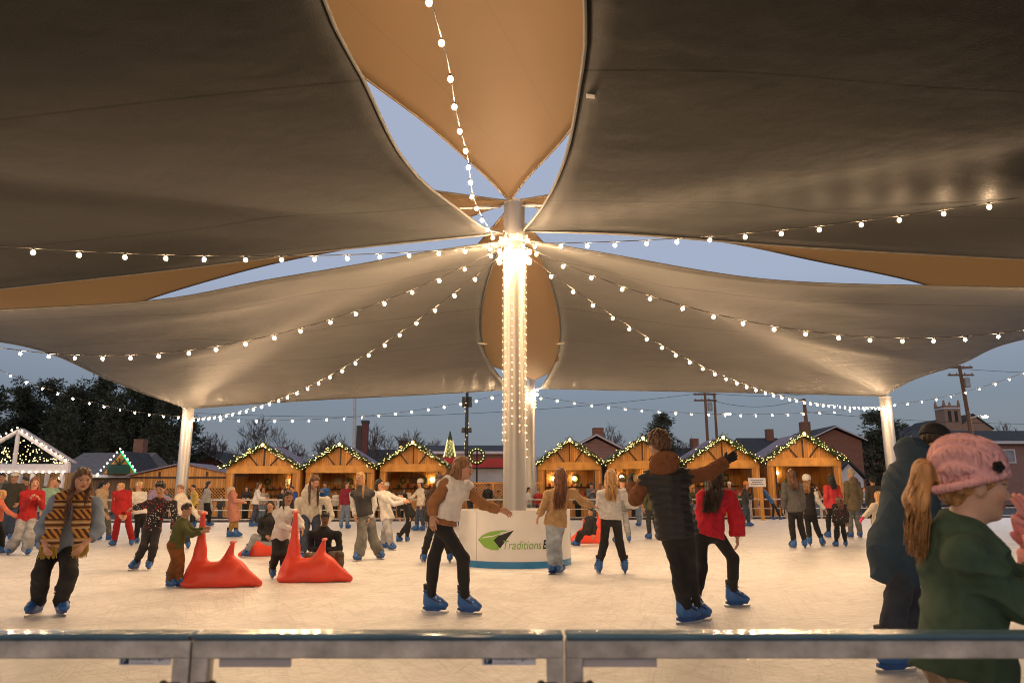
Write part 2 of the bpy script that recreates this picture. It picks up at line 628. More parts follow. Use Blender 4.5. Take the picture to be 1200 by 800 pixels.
def sail_material(name, col, var, spec, rough, through=None):
    m = bpy.data.materials.new(name)
    m.use_nodes = True
    nt = m.node_tree
    b = nt.nodes["Principled BSDF"]
    b.inputs["Roughness"].default_value = rough
    b.inputs["Specular IOR Level"].default_value = spec
    uv = nt.nodes.new("ShaderNodeUVMap")
    sx = nt.nodes.new("ShaderNodeSeparateXYZ")
    nt.links.new(uv.outputs[0], sx.inputs[0])
    # sewn seams between the cloth widths
    fr = nt.nodes.new("ShaderNodeMath"); fr.operation = 'MULTIPLY'; fr.inputs[1].default_value = 5.0
    nt.links.new(sx.outputs["Y"], fr.inputs[0])
    f2 = nt.nodes.new("ShaderNodeMath"); f2.operation = 'FRACT'
    nt.links.new(fr.outputs[0], f2.inputs[0])
    f3 = nt.nodes.new("ShaderNodeMath"); f3.operation = 'SUBTRACT'; f3.inputs[1].default_value = .5
    nt.links.new(f2.outputs[0], f3.inputs[0])
    f4 = nt.nodes.new("ShaderNodeMath"); f4.operation = 'ABSOLUTE'
    nt.links.new(f3.outputs[0], f4.inputs[0])
    f5 = nt.nodes.new("ShaderNodeMath"); f5.operation = 'LESS_THAN'; f5.inputs[1].default_value = .006
    nt.links.new(f4.outputs[0], f5.inputs[0])
    n = nt.nodes.new("ShaderNodeTexNoise"); n.inputs["Scale"].default_value = .6; n.inputs["Detail"].default_value = 6
    tc = nt.nodes.new("ShaderNodeTexCoord")
    nt.links.new(tc.outputs["Object"], n.inputs["Vector"])
    r = nt.nodes.new("ShaderNodeValToRGB")
    r.color_ramp.elements[0].position = .3; r.color_ramp.elements[1].position = .7
    r.color_ramp.elements[0].color = (*[c * (1 - var) for c in col], 1)
    r.color_ramp.elements[1].color = (*[c * (1 + var) for c in col], 1)
    nt.links.new(n.outputs["Fac"], r.inputs["Fac"])
    mx = nt.nodes.new("ShaderNodeMixRGB"); mx.inputs["Color2"].default_value = (*[c * .45 for c in col], 1)
    nt.links.new(f5.outputs[0], mx.inputs["Fac"]); nt.links.new(r.outputs[0], mx.inputs["Color1"])
    nt.links.new(mx.outputs[0], b.inputs["Base Color"])
    w = nt.nodes.new("ShaderNodeTexNoise"); w.inputs["Scale"].default_value = 55; w.inputs["Detail"].default_value = 2
    nt.links.new(tc.outputs["Object"], w.inputs["Vector"])
    w2 = nt.nodes.new("ShaderNodeTexNoise"); w2.inputs["Scale"].default_value = .9; w2.inputs["Detail"].default_value = 3
    nt.links.new(tc.outputs["Object"], w2.inputs["Vector"])
    b1 = nt.nodes.new("ShaderNodeBump"); b1.inputs["Strength"].default_value = .35; b1.inputs["Distance"].default_value = .01
    b2 = nt.nodes.new("ShaderNodeBump"); b2.inputs["Strength"].default_value = .35; b2.inputs["Distance"].default_value = .12
    nt.links.new(w.outputs[0], b1.inputs["Height"]); nt.links.new(w2.outputs[0], b2.inputs["Height"])
    nt.links.new(b2.outputs[0], b1.inputs["Normal"]); nt.links.new(b1.outputs[0], b.inputs["Normal"])
    if through:                      # woven cloth lets some of the sky's light through
        tl = nt.nodes.new("ShaderNodeBsdfTranslucent"); tl.inputs["Color"].default_value = (*through, 1)
        ms = nt.nodes.new("ShaderNodeMixShader"); ms.inputs["Fac"].default_value = .6
        nt.links.new(b.outputs[0], ms.inputs[1]); nt.links.new(tl.outputs[0], ms.inputs[2])
        nt.links.new(ms.outputs[0], nt.nodes["Material Output"].inputs["Surface"])
    return m


grey_cloth = sail_material("grey_shade_cloth_dim", (.0185, .0192, .0196), .12, .06, .65)  # front sails: grey cloth darkened in its colour where less light falls
grey_cloth_lit = sail_material("grey_shade_cloth_lit", (.116, .115, .110), .10, .12, .55)  # rear sails: same cloth, stronger light on them painted into the colour
tan_cloth = sail_material("tan_shade_cloth", (.20, .15, .105), .06, .2, .55, (1.0, .65, .33))
hem_mat = mat("sail_hem_webbing", (.09, .086, .078), .7, .15, 4)
hem_tan = mat("tan_hem_webbing", (.20, .15, .10), .7, .15, 4)


def make_sail(label, e0, e1, e2, e3, m, hem, group, crease=0.0, n=44):
    S, edges = coons(e0, e1, e2, e3, n)
    if crease:
        # tension fold that runs out of the mast corner
        u = np.linspace(0, 1, n)[:, None]; v = np.linspace(0, 1, n)[None, :]
        d = v - u * .55
        S[..., 2] += crease * np.exp(-(d / .035) ** 2) * np.clip(u * 4, 0, 1) * np.clip((1 - u) * 3, 0, 1)
        S[..., 2] += crease * .6 * np.exp(-((v - u * .22) / .03) ** 2) * np.clip(u * 4, 0, 1) * np.clip((1 - u) * 3, 0, 1)
    me = bpy.data.meshes.new("shade_sail")
    V = S.reshape(-1, 3)
    Fc = [(i * n + j, (i + 1) * n + j, (i + 1) * n + j + 1, i * n + j + 1) for i in range(n - 1) for j in range(n - 1)]
    c0 = V[0].copy(); c0[2] = V[:, 2].min()
    me.from_pydata((V - c0).tolist(), [], Fc)
    me.materials.append(m)
    uvl = me.uv_layers.new(name="UVMap")
    g = np.array([(i / (n - 1), j / (n - 1)) for i in range(n) for j in range(n)])
    li = np.empty(len(me.loops), int); me.loops.foreach_get("vertex_index", li)
    uvl.data.foreach_set("uv", g[li].ravel())
    me.polygons.foreach_set("use_smooth", [True] * len(me.polygons))
    o = link_mesh("shade_sail", me, loc=c0)
    tag(o, label, "shade sail", group)
    sl = o.modifiers.new("cloth_thickness", "SOLIDIFY"); sl.thickness = .008
    for e in edges:
        h = MB(); h.tube(e - c0, .024, 6, flat=1.0)
        h.build("hem", hem, o, smooth=True)
    # ring plates at the four corners
    for p in (edges[0][0], edges[0][-1], edges[2][0], edges[2][-1]):
        h = MB(); h.box(p - c0, (.16, .16, .03), rz=.7)
        h.build("corner_plate", steel, o)
    return o


A = MAST
aL = at(591, 273, MAST_D - .05); aR = at(612, 271, MAST_D - .05)
aRL = at(590, 283, MAST_D + .1); aRR = at(614, 281, MAST_D + .1)
N0 = np.array([-.6, -7.0, 6.2])
g_low = "dark grey lower shade sails"
g_up = "tan upper shade sails covering the gaps"
make_sail("dark grey shade sail filling the upper left, edge curving to the mast top",
          [aL, atz(500, 282, 6.35), atz(400, 292, 6.2), atz(200, 316, 5.85), atz(0, 338, 5.55), BL],
          [BL, (-16.4, 4, 5.6), (-18, -7, 6.5)],
          [N0, (-9, -6.2, 6.1), (-18, -7, 6.5)],
          [aL, atz(575, 270, 6.4), atz(537, 245, 6.35), atz(500, 217, 6.3), atz(472, 185, 6.28), atz(445, 135, 6.25), atz(420, 82, 6.22),
           atz(395, 37, 6.2), atz(380, 0, 6.2), (-1.75, 2.5, 6.2), N0],
          grey_cloth, hem_mat, g_low, .12)
make_sail("dark grey shade sail filling the upper right, with a small white tag",
          [aR, atz(740, 275, 6.33), atz(850, 283, 6.2), atz(1000, 293, 5.95), atz(1200, 303, 5.6), BR],
          [BR, (16.6, 3, 5.6), (18, -7, 6.5)],
          [N0 + [.2, 0, 0], (9, -6.2, 6.1), (18, -7, 6.5)],
          [aR, atz(637, 240, 6.37), atz(655, 205, 6.33), atz(670, 155, 6.3), atz(680, 95, 6.25), atz(686, 50, 6.22), atz(685, 0, 6.2), (.6, 2.5, 6.2), N0 + [.2, 0, 0]],
          grey_cloth, hem_mat, g_low, .12)
zr = m1p[2] - .3
m1a = at(600, 456, 36.9); m1b = at(634, 455, 36.9)
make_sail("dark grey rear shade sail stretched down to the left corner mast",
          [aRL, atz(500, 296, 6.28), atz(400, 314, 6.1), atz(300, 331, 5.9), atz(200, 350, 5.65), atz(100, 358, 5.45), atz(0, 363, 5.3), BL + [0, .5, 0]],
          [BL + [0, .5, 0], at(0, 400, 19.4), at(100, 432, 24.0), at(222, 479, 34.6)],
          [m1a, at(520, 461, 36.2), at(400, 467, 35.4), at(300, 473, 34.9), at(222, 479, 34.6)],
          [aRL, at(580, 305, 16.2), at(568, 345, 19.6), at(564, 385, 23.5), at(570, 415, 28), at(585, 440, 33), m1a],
          grey_cloth_lit, hem_mat, g_low, -.14)
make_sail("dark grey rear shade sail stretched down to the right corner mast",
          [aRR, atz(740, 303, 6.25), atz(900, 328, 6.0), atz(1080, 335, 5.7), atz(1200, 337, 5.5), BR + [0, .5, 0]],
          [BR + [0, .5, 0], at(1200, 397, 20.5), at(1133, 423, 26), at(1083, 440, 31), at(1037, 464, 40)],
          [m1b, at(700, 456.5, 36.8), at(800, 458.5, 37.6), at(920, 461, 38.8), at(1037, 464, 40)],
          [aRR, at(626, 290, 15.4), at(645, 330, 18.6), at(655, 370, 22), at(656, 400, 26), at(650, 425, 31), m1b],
          grey_cloth_lit, hem_mat, g_low, -.14)
T = at(597, 236, MAST_D - .1)
B1 = at(626, 445, 37.0)
make_sail("tan leaf shaped sail overhead pointing down at the mast top",
          [T, atz(575, 212, 7.25), atz(540, 180, 7.2), atz(500, 145, 7.15), atz(460, 115, 7.1), atz(420, 85, 7.05), (-3.7, 4.5, 6.95)],
          [(-3.7, 4.5, 6.95), (-1.9, -2, 6.95), N0 + [0, 0, .75]],
          [(2.4, 5.0, 6.95), (1.2, -2, 6.95), N0 + [0, 0, .75]],
          [T, atz(615, 212, 7.25), atz(632, 193, 7.22), atz(652, 172, 7.2), atz(670, 150, 7.15), (2.4, 5.0, 6.95)],
          tan_cloth, hem_tan, g_up)
make_sail("tan upper sail showing as a thin strip at the left edge",
          [T, atz(480, 276, 7.1), atz(350, 302, 7.0), atz(250, 327, 6.92), atz(172, 351, 6.8), (-13, 22, 6.6)],
          [(-13, 22, 6.6), (-15, 19, 6.2), BL + [-.3, 0, 1.2]],
          [(-11, 9, 6.8), (-14, 12.5, 6.5), BL + [-.3, 0, 1.2]],
          [T, (-5, 12, 7.05), (-11, 9, 6.8)],
          tan_cloth, hem_tan, g_up)
make_sail("tan upper sail showing as a thin strip at the right edge",
          [T + [.1, 0, 0], atz(740, 268, 7.1), atz(835, 281, 7.0), atz(950, 304, 6.95), atz(1090, 335, 6.8), (13.5, 20.5, 6.65)],
          [(13.5, 20.5, 6.65), (16, 17, 6.2), BR + [.3, 0, 1.2]],
          [(11, 7, 6.8), (15, 10, 6.5), BR + [.3, 0, 1.2]],
          [T + [.1, 0, 0], (5, 11.4, 7.05), (11, 7, 6.8)],
          tan_cloth, hem_tan, g_up)
make_sail("tan upper sail seen through the petal shaped gap behind the mast",
          [T + [0, .2, -.05], (-1.4, 18, 7.0), (-3.9, 24.5, 6.85)],
          [(-3.9, 24.5, 6.85), (-1.2, 31, 6.8), B1],
          [(3.6, 24.5, 6.85), (2.4, 31, 6.8), B1],
          [T + [0, .2, -.05], (1.4, 18, 7.0), (3.6, 24.5, 6.85)],
          tan_cloth, hem_tan, g_up)
# small white maker's tag hanging from the right sail's hem
p = at(691, 112, 8.6)
tg = MB(); tg.box((0, 0, 0), (.11, .004, .06), rz=.15)
to = tg.build("sail_tag", label_white, loc=atz(692, 113, 6.22))
tag(to, "small white sewn tag on the hem of the upper right sail", "tag")
# tie rods from the mast head
for (x0, y0, x1, y1, dz) in ((587, 243, 538, 244, -1.6), (611, 241, 636, 241, -1.6), (560, 402, 571, 403, 9), (652, 403, 661, 402, 9)):
    r_ = MB()
    a_, b_ = at(x0, y0, MAST_D), (atz(x1, y1, 6.45) if dz < 0 else at(x1, y1, 24))
    if dz > 0:
        a_ = at(x0, y0, 24)
    r_.tube([a_, b_], .018, 8); 
    mid = a_ + (b_ - a_) * .5
    r_.tube([a_ + (b_ - a_) * .3, a_ + (b_ - a_) * .62], .036, 8)
    c0 = a_.copy()
    r_.v = [v - c0 for v in r_.v]
    o = r_.build("tie_rod", steel, loc=c0)
    tag(o, {587: "steel turnbuckle tie rod on the left of the mast head", 611: "steel turnbuckle tie rod on the right of the mast head",
            560: "short steel tie at the left of the petal gap", 652: "short steel tie at the right of the petal gap"}[x0], "tie rod", "tie rods of the sails")

# ------------------------------------------------------------------ string lights
bulb_emit = emit("warm_bulb_glow", (1.0, .65, .36), 900.0)
knot_emit = emit("bright_mast_bulb_glow", (1.0, .65, .36), 330.0)
socket_mat = mat("bulb_socket", (.03, .028, .025), .5)
wire_mat = mat("black_cable", (.02, .018, .016), .6)


def bulb_mesh(r, seg=7, em=None):
    m = MB()
    m.sphere((0, 0, -r * 1.35), (r, r, r * 1.15), seg, 5)
    return m.mesh("bulb", em or bulb_emit, True)


def socket_mesh(r):
    m = MB()
    m.lathe((0, 0, 0), [(r * .3, .03), (r * .55, .0), (r * .6, -r * .35)], 8)
    return m.mesh("socket", socket_mat, True)


BULBS = {k: (bulb_mesh(k), socket_mesh(k)) for k in (.030, .034, .042)}


def light_string(label, start, direc, pts, s_end, spacing, r=.030, deg=2, s0=.25, grow=0.0, path=None):
    """A hanging cable through the photo's sight lines, with its bulbs."""
    start = np.asarray(start, float)
    d = np.asarray(direc, float); d /= np.linalg.norm(d)
    ss, zz = [0.0], [start[2]]
    for x, y in pts:
        q = ray(x, y); k = q[0] / q[1]
        # start.x + d.x s = k (start.y + d.y s)
        s = (k * start[1] - start[0]) / (d[0] - k * d[1])
        Y = start[1] + d[1] * s
        ss.append(s); zz.append(CAM_H + q[2] / q[1] * Y)
    w = np.ones(len(ss)); w[0] = 3
    c = np.polyfit(ss, zz, deg, w=w)
    f = lambda s: np.stack([start[0] + d[0] * s, start[1] + d[1] * s, np.polyval(c, s)], -1)
    if path is not None:
        Q_, _ = coons(path, [path[-1], path[-1] + [1, 0, 0]], [path[0] + [1, 0, 0], path[-1] + [1, 0, 0]], [path[0], path[0] + [1, 0, 0]], 120)
        Q_ = Q_[:, 0]
        q_ = np.concatenate([[0], np.cumsum(np.linalg.norm(np.diff(Q_, axis=0), axis=1))])
        f = lambda s: np.stack([np.interp(s, q_, Q_[:, j]) for j in range(3)], -1)
        s_end = q_[-1]
    s = np.linspace(0, s_end, 40)
    P = f(s)
    root = empty("string_light", tuple(start))
    tag(root, label, "string light", "strings of warm bulbs under the canopy")
    m = MB(); m.tube(P - start, .009, 5)
    m.build("cable", wire_mat, root, smooth=True)
    bm_, sm_ = BULBS[r]
    L = np.concatenate([[0], np.cumsum(np.linalg.norm(np.diff(P, axis=0), axis=1))])
    qs, q = [], s0
    while q < L[-1] - .1:
        qs.append(q); q += spacing * (1 + grow * q)
    for q in qs:
        q = q + RNG.uniform(-.03, .03)
        p = f(np.interp(q, L, s)) - start
        R = Matrix.Rotation(RNG.uniform(-.15, .15), 4, 'X') @ Matrix.Rotation(RNG.uniform(-.15, .15), 4, 'Y')
        b_ = link_mesh("bulb", bm_, root, M=Matrix.Translation(Vector(p) + Vector((0, 0, -.03))) @ R)
        link_mesh("socket", sm_, b_)
    return root


MA = at(588, 287, MAST_D - .1); MB_ = at(612, 285, MAST_D - .1)
light_string("string of bulbs sweeping left from the mast top across the sky gap", MA, (-.90, -.43),
             [(532, 290), (469, 296), (395, 300), (308, 300), (207, 299), (149, 296), (84, 294), (15, 289)], 17.0, .58, grow=.01)
light_string("string of bulbs rising to the right from the mast top", MB_, (.90, -.43),
             [(658, 285), (750, 282), (827, 277), (920, 269), (973, 263), (1033, 256), (1097, 247), (1170, 236)], 17.0, .58, grow=.01)
OV = [at(580, 279, MAST_D - .25), atz(566, 256, 6.22), atz(553, 224, 6.12), atz(548, 183, 6.0), atz(536, 138, 5.93), atz(525, 73, 5.9), atz(506, 5, 5.88), np.array([-.75, 2.0, 5.85]), np.array([-.6, -6.6, 6.35])]
light_string("string of bulbs hanging straight overhead toward the viewer", OV[0], (0, -1), [(570, 262)], 11.0, .64, path=OV, deg=1)
light_string("upper of the two bulb strings crossing the left rear sail", at(588, 290, MAST_D + .1), (-1, .06),
             [(541, 312), (509, 327), (476, 341), (442, 355), (408, 368), (375, 378), (340, 389), (303, 395), (268, 402), (236, 409), (200, 412), (163, 416), (129, 418), (96, 416), (59, 413), (25, 410)], 13.5, .6)
light_string("upper of the two bulb strings crossing the right rear sail", at(614, 288, MAST_D + .1), (1, .0),
             [(660, 305), (688, 321), (722, 331), (757, 346), (793, 357), (828, 367), (866, 374), (903, 381), (941, 387), (979, 391), (1018, 395), (1060, 396), (1099, 395), (1137, 392), (1177, 391)], 12.0, .64)
PLt = at(222, 488, 34.3); PRt = at(1036, 474, 39.6); M1t = at(620, 463, 36.8)


def dir2(a, b): return (b[0] - a[0], b[1] - a[1])


def dist2(a, b): return math.hypot(b[0] - a[0], b[1] - a[1])


light_string("lower bulb string running down to the left corner mast", at(592, 294, MAST_D + .2), dir2(at(592, 294, MAST_D + .2), PLt),
             [(570, 317), (550, 332), (532, 347), (512, 361), (493, 373), (477, 384), (458, 394), (445, 405), (430, 415), (414, 422), (402, 431), (388, 438), (375, 445), (352, 457), (321, 469), (301, 477), (266, 485), (247, 489), (222, 490)],
             dist2(at(592, 294, MAST_D + .2), PLt), .86, .034, deg=3)
light_string("lower bulb string running down to the right corner mast", at(610, 292, MAST_D + .2), dir2(at(610, 292, MAST_D + .2), PRt),
             [(633, 315), (655, 331), (678, 346), (700, 359), (717, 371), (738, 383), (756, 394), (775, 403), (791, 412), (807, 421), (839, 435), (869, 447), (895, 457), (920, 465), (953, 471), (985, 476), (1007, 478), (1027, 476)],
             dist2(at(610, 292, MAST_D + .2), PRt), .86, .034, deg=3)
light_string("faint far bulb string between the left corner mast and rear mast", PLt, dir2(PLt, M1t),
             [(285, 492), (375, 493), (430, 487), (475, 482), (510, 474), (548, 469), (585, 465)], dist2(PLt, M1t), .82, .034, s0=.6)
light_string("faint far bulb string between the rear mast and right corner mast", M1t, dir2(M1t, PRt),
             [(635, 463), (655, 467), (690, 474), (735, 478), (770, 482), (805, 484), (870, 485), (925, 484), (965, 482), (1010, 479)], dist2(M1t, PRt), .9, .034, s0=.6)
light_string("bulb string leaving the left corner mast toward the left edge", PLt, (-.8, -.6),
             [(207, 489), (176, 485), (152, 481), (124, 475), (95, 467), (62, 457), (43, 451), (24, 444), (6, 436)], 12.0, .62, .034, s0=.5)
light_string("bulb string leaving the right corner mast toward the right edge", PRt, (.75, -.66),
             [(1045, 474), (1060, 473), (1079, 469), (1093, 468), (1116, 462), (1132, 459), (1161, 450), (1177, 444), (1195, 439)], 9.0, .68, .034, s0=.5)

# knot of bulbs around the mast head, and the light curtain down the shaft
KB = bulb_mesh(.045, em=knot_emit)
kn = empty("bulb_garland", (MX, MAST_D, 6.1))
tag(kn, "bright knot of bulbs coiled around the main mast head", "string light", "strings of warm bulbs under the canopy")
m = MB()
tt = np.linspace(0, 6 * PI, 60)
hc = np.stack([np.cos(tt) * .27, np.sin(tt) * .27, .12 - tt * .012 + .04 * np.sin(tt * 2.3)], 1)
m.tube(hc, .009, 5)
m.build("cable", wire_mat, kn)
for k in range(4, 60, 3):
    p = hc[k] * [1.15, 1.15, 1]
    b_ = link_mesh("bulb", KB, kn, M=Matrix.Translation(Vector(p) + Vector((0, 0, -.02))))
    link_mesh("socket", BULBS[.034][1], b_)
kn2 = empty("bulb_garland", (m1p[0], m1p[1], m1p[2] - .8))
tag(kn2, "small bright knot of bulbs on the rear mast", "string light", "strings of warm bulbs under the canopy")
m = MB(); m.tube([(math.cos(t) * .36, math.sin(t) * .36, .25 - t * .04) for t in np.linspace(0, 4 * PI, 40)], .009, 5)
m.build("cable", wire_mat, kn2)
for k in range(10):
    t = k * 1.26
    b_ = link_mesh("bulb", KB, kn2, M=Matrix.Translation((math.cos(t) * .42, math.sin(t) * .42, .25 - t * .04)))
    link_mesh("socket", BULBS[.034][1], b_)
led_emit = emit("led_dot_glow", (1.0, .66, .34), 14.0)


def led_curtain(x, y, r, z0, z1, n, label, dot=.008, step=.15):
    root = empty("light_curtain", (x, y, z0))
    tag(root, label, "string light", "light curtains on the masts")
    c, d = MB(), MB()
    for k in range(n):
        t = 2 * PI * k / n + .1
        px, py = math.cos(t) * r, math.sin(t) * r
        Lk = (z0 - z1) * RNG.uniform(.85, 1.0)
        c.tube([(px, py, 0), (px, py, -Lk)], .004, 4)
        for q in np.arange(.1, Lk, step):
            d.sphere((px * 1.03, py * 1.03, -q - RNG.uniform(0, .03)), dot, 6, 4)
    c.build("cable", mat("clear_cable", (.5, .42, .3), .4), root)
    o = d.build("led_dots", led_emit, root)
    o["kind"] = "stuff"


led_curtain(MX, MAST_D, .232, 6.0, 1.9, 10, "strands of tiny lights hanging down the main mast")
led_curtain(m1p[0], m1p[1], .33, m1p[2] - .75, m1p[2] - 1.6, 10, "short strands of tiny lights wound around the rear mast", .022, .16)
# ------------------------------------------------------------------ round barrier at the mast foot
B_R, B_D = 1.06, 14.25
bx = at(603, 600, B_D)[0]
B_H = .99
white_panel = mat("white_barrier_plastic", (.74, .72, .69), .35, .06, 2.0, .05, 14)
band_blue = mat("blue_kick_band", (.03, .2, .42), .35, .12, 3)
logo_green = mat("logo_green", (.22, .42, .07), .5, .04, 9)
logo_black = mat("logo_black", (.012, .014, .012), .5, .04, 9)
rb = empty("round_barrier", (bx, B_D, 0))
tag(rb, "round white padded barrier with bank lettering around the main mast foot", "barrier")


def arc_panel(a0, a1, r0, r1, z0, z1, n=20):
    m = MB()
    t = np.linspace(a0, a1, n)
    V = []
    for tt in t:
        for r, z in ((r1, z0), (r1, z1), (r0, z1), (r0, z0)):
            V.append((math.sin(tt) * r, -math.cos(tt) * r, z))
    Fc = []
    for i in range(n - 1):
        for j in range(4):
            k = (j + 1) % 4
            Fc.append((i * 4 + j, (i + 1) * 4 + j, (i + 1) * 4 + k, i * 4 + k))
    Fc += [(3, 2, 1, 0), tuple((n - 1) * 4 + j for j in range(4))]
    return m.add(V, Fc)


def wrap(me, a0, z0, r):
    """bend a flat lettering mesh round the barrier; x runs along the arc"""
    n = len(me.vertices)
    co = np.empty(n * 3); me.vertices.foreach_get("co", co); co = co.reshape(-1, 3)
    a = a0 + co[:, 0] / r
    out = np.stack([np.sin(a) * r, -np.cos(a) * r, z0 + co[:, 1]], 1)
    me.vertices.foreach_set("co", out.ravel()); me.update()
    return me


def flat_poly(poly, n_sub, material, name):
    """a filled outline, cut into strips so that it bends cleanly"""
    xs = np.linspace(min(p[0] for p in poly), max(p[0] for p in poly), n_sub)
    V, Fc = [], []
    def ys(x):
        h = []
        for i in range(len(poly)):
            (x0, y0), (x1, y1) = poly[i], poly[(i + 1) % len(poly)]
            if (x0 - x) * (x1 - x) <= 0 and x0 != x1:
                h.append(y0 + (y1 - y0) * (x - x0) / (x1 - x0))
        return (min(h), max(h)) if h else (0, 0)
    for x in xs:
        lo, hi = ys(min(max(x, xs[0] + 1e-5), xs[-1] - 1e-5))
        V += [(x, lo, 0), (x, hi, 0)]
    for i in range(n_sub - 1):
        Fc.append((2 * i, 2 * i + 2, 2 * i + 3, 2 * i + 1))
    me = bpy.data.meshes.new(name)
    me.from_pydata(V, [], Fc); me.materials.append(material); me.update()
    return me


PA = 2 * PI / 3
a_start = math.radians(-40)
u = B_R / 65.0                     # metres per photo pixel on the panel face
for k in range(3):
    a0 = a_start + k * PA
    pn = arc_panel(a0 + .006, a0 + PA - .006, B_R - .06, B_R, .115, B_H, 30).build("panel", white_panel, rb)
    arc_panel(a0 + .003, a0 + PA - .003, B_R - .06, B_R + .006, .0, .112, 30).build("kick_band", band_blue, rb)
    r = B_R + .004
    zb = B_H - .66                # lettering base line
    # emblem: two green blades and a black one sweeping up to the right
    green = [(0, .17), (.10, .25), (.26, .315), (.50, .345), (.62, .335), (.44, .30), (.34, .24), (.33, .165), (.42, .06), (.44, .005), (.30, .0), (.14, .05)]
    slit = [(.03, .165), (.12, .205), (.30, .225), (.60, .338), (.34, .252), (.14, .225)]
    black = [(.33, .17), (.42, .245), (.70, .345), (.60, .225), (.45, .03), (.42, .07)]
    for pl, mt, off in ((green, logo_green, 0), (slit, white_panel, .0015), (black, logo_black, .003)):
        me = flat_poly([(p[0], p[1]) for p in pl], 26, mt, "emblem")
        wrap(me, a0 + .03, zb - .02, r + off)
        link_mesh("emblem", me, pn)
    tm = text_mesh("Traditions", .215, logo_green, shear=.22, width=.80)
    wtr = max(v.co.x for v in tm.vertices)
    wrap(tm, a0 + .485, zb, r + .004); link_mesh("lettering", tm, pn)
    tm = text_mesh("Bank", .215, logo_black, shear=.22, width=.80, bold=.004)
    wrap(tm, a0 + .485 + (wtr + .015) / r, zb, r + .004); link_mesh("lettering", tm, pn)

# ------------------------------------------------------------------ timber


def board_mat(name, col, width=.14, var=.25, rough=.6):
    """vertical boards with dark joints, in object coordinates"""
    m = bpy.data.materials.new(name)
    m.use_nodes = True
    nt = m.node_tree
    b = nt.nodes["Principled BSDF"]
    b.inputs["Roughness"].default_value = rough
    tc = nt.nodes.new("ShaderNodeTexCoord")
    sx = nt.nodes.new("ShaderNodeSeparateXYZ")
    nt.links.new(tc.outputs["Object"], sx.inputs[0])
    ad = nt.nodes.new("ShaderNodeMath"); ad.operation = 'ADD'
    nt.links.new(sx.outputs["X"], ad.inputs[0]); nt.links.new(sx.outputs["Y"], ad.inputs[1])
    mu = nt.nodes.new("ShaderNodeMath"); mu.operation = 'DIVIDE'; mu.inputs[1].default_value = width
    nt.links.new(ad.outputs[0], mu.inputs[0])
    fl = nt.nodes.new("ShaderNodeMath"); fl.operation = 'FLOOR'; nt.links.new(mu.outputs[0], fl.inputs[0])
    fr = nt.nodes.new("ShaderNodeMath"); fr.operation = 'FRACT'; nt.links.new(mu.outputs[0], fr.inputs[0])
    wn_ = nt.nodes.new("ShaderNodeTexWhiteNoise"); wn_.noise_dimensions = '1D'
    nt.links.new(fl.outputs[0], wn_.inputs["W"])
    mp = nt.nodes.new("ShaderNodeMapping"); mp.inputs["Scale"].default_value = (9, 9, .8)
    nt.links.new(tc.outputs["Object"], mp.inputs[0])
    n = nt.nodes.new("ShaderNodeTexNoise"); n.inputs["Scale"].default_value = 2; n.inputs["Detail"].default_value = 5
    nt.links.new(mp.outputs[0], n.inputs["Vector"])
    av = nt.nodes.new("ShaderNodeMath"); av.operation = 'ADD'
    nt.links.new(n.outputs["Fac"], av.inputs[0]); nt.links.new(wn_.outputs["Value"], av.inputs[1])
    r = nt.nodes.new("ShaderNodeValToRGB")
    r.color_ramp.elements[0].position = .35; r.color_ramp.elements[1].position = 1.3 if False else 1.0
    r.color_ramp.elements[0].color = (*[c * (1 - var) for c in col], 1)
    r.color_ramp.elements[1].color = (*[min(1, c * (1 + var)) for c in col], 1)
    mh = nt.nodes.new("ShaderNodeMath"); mh.operation = 'MULTIPLY'; mh.inputs[1].default_value = .62
    nt.links.new(av.outputs[0], mh.inputs[0]); nt.links.new(mh.outputs[0], r.inputs["Fac"])
    lt = nt.nodes.new("ShaderNodeMath"); lt.operation = 'LESS_THAN'; lt.inputs[1].default_value = .09
    nt.links.new(fr.outputs[0], lt.inputs[0])
    mx = nt.nodes.new("ShaderNodeMixRGB"); mx.inputs["Color2"].default_value = (*[c * .22 for c in col], 1)
    nt.links.new(lt.outputs[0], mx.inputs["Fac"]); nt.links.new(r.outputs[0], mx.inputs["Color1"])
    nt.links.new(mx.outputs[0], b.inputs["Base Color"])
    return m


wood = board_mat("stained_pine_boards", (.54, .235, .045))
wood_beam = mat("stained_pine_beam", (.58, .27, .055), .55, .25, 2.0, .2, 30, stretch=(1, 1, 1))
wood_dark = mat("dark_brown_timber", (.06, .03, .014), .6, .3, 4)
roof_lilac = mat("lilac_grey_shingle", (.20, .165, .20), .8, .25, 6, .5, 30)
roof_dark = mat("dark_shingle", (.035, .033, .036), .85, .3, 3, .5, 24)
roof_grey = mat("weathered_grey_roof", (.15, .13, .13), .85, .2, 3, .4, 20)
lamp_glow = emit("stall_lamp_glow", (1.0, .66, .33), 70.0)
fairy_glow = emit("fairy_light_glow", (1.0, .72, .26), 9.0)
white_glow = emit("white_outline_bulb_glow", (1.0, .80, .52), 16.0)
white_wood = mat("white_painted_timber", (.62, .58, .58), .5, .08, 4)
goods = [mat("stall_goods_%s" % n, c, .6, .2, 6) for n, c in (("red", (.3, .03, .02)), ("cream", (.5, .4, .25)), ("green", (.05, .12, .05)), ("brown", (.16, .08, .03)))]

KW, KD, KE, KP = 4.05, 3.2, 2.75, 3.85


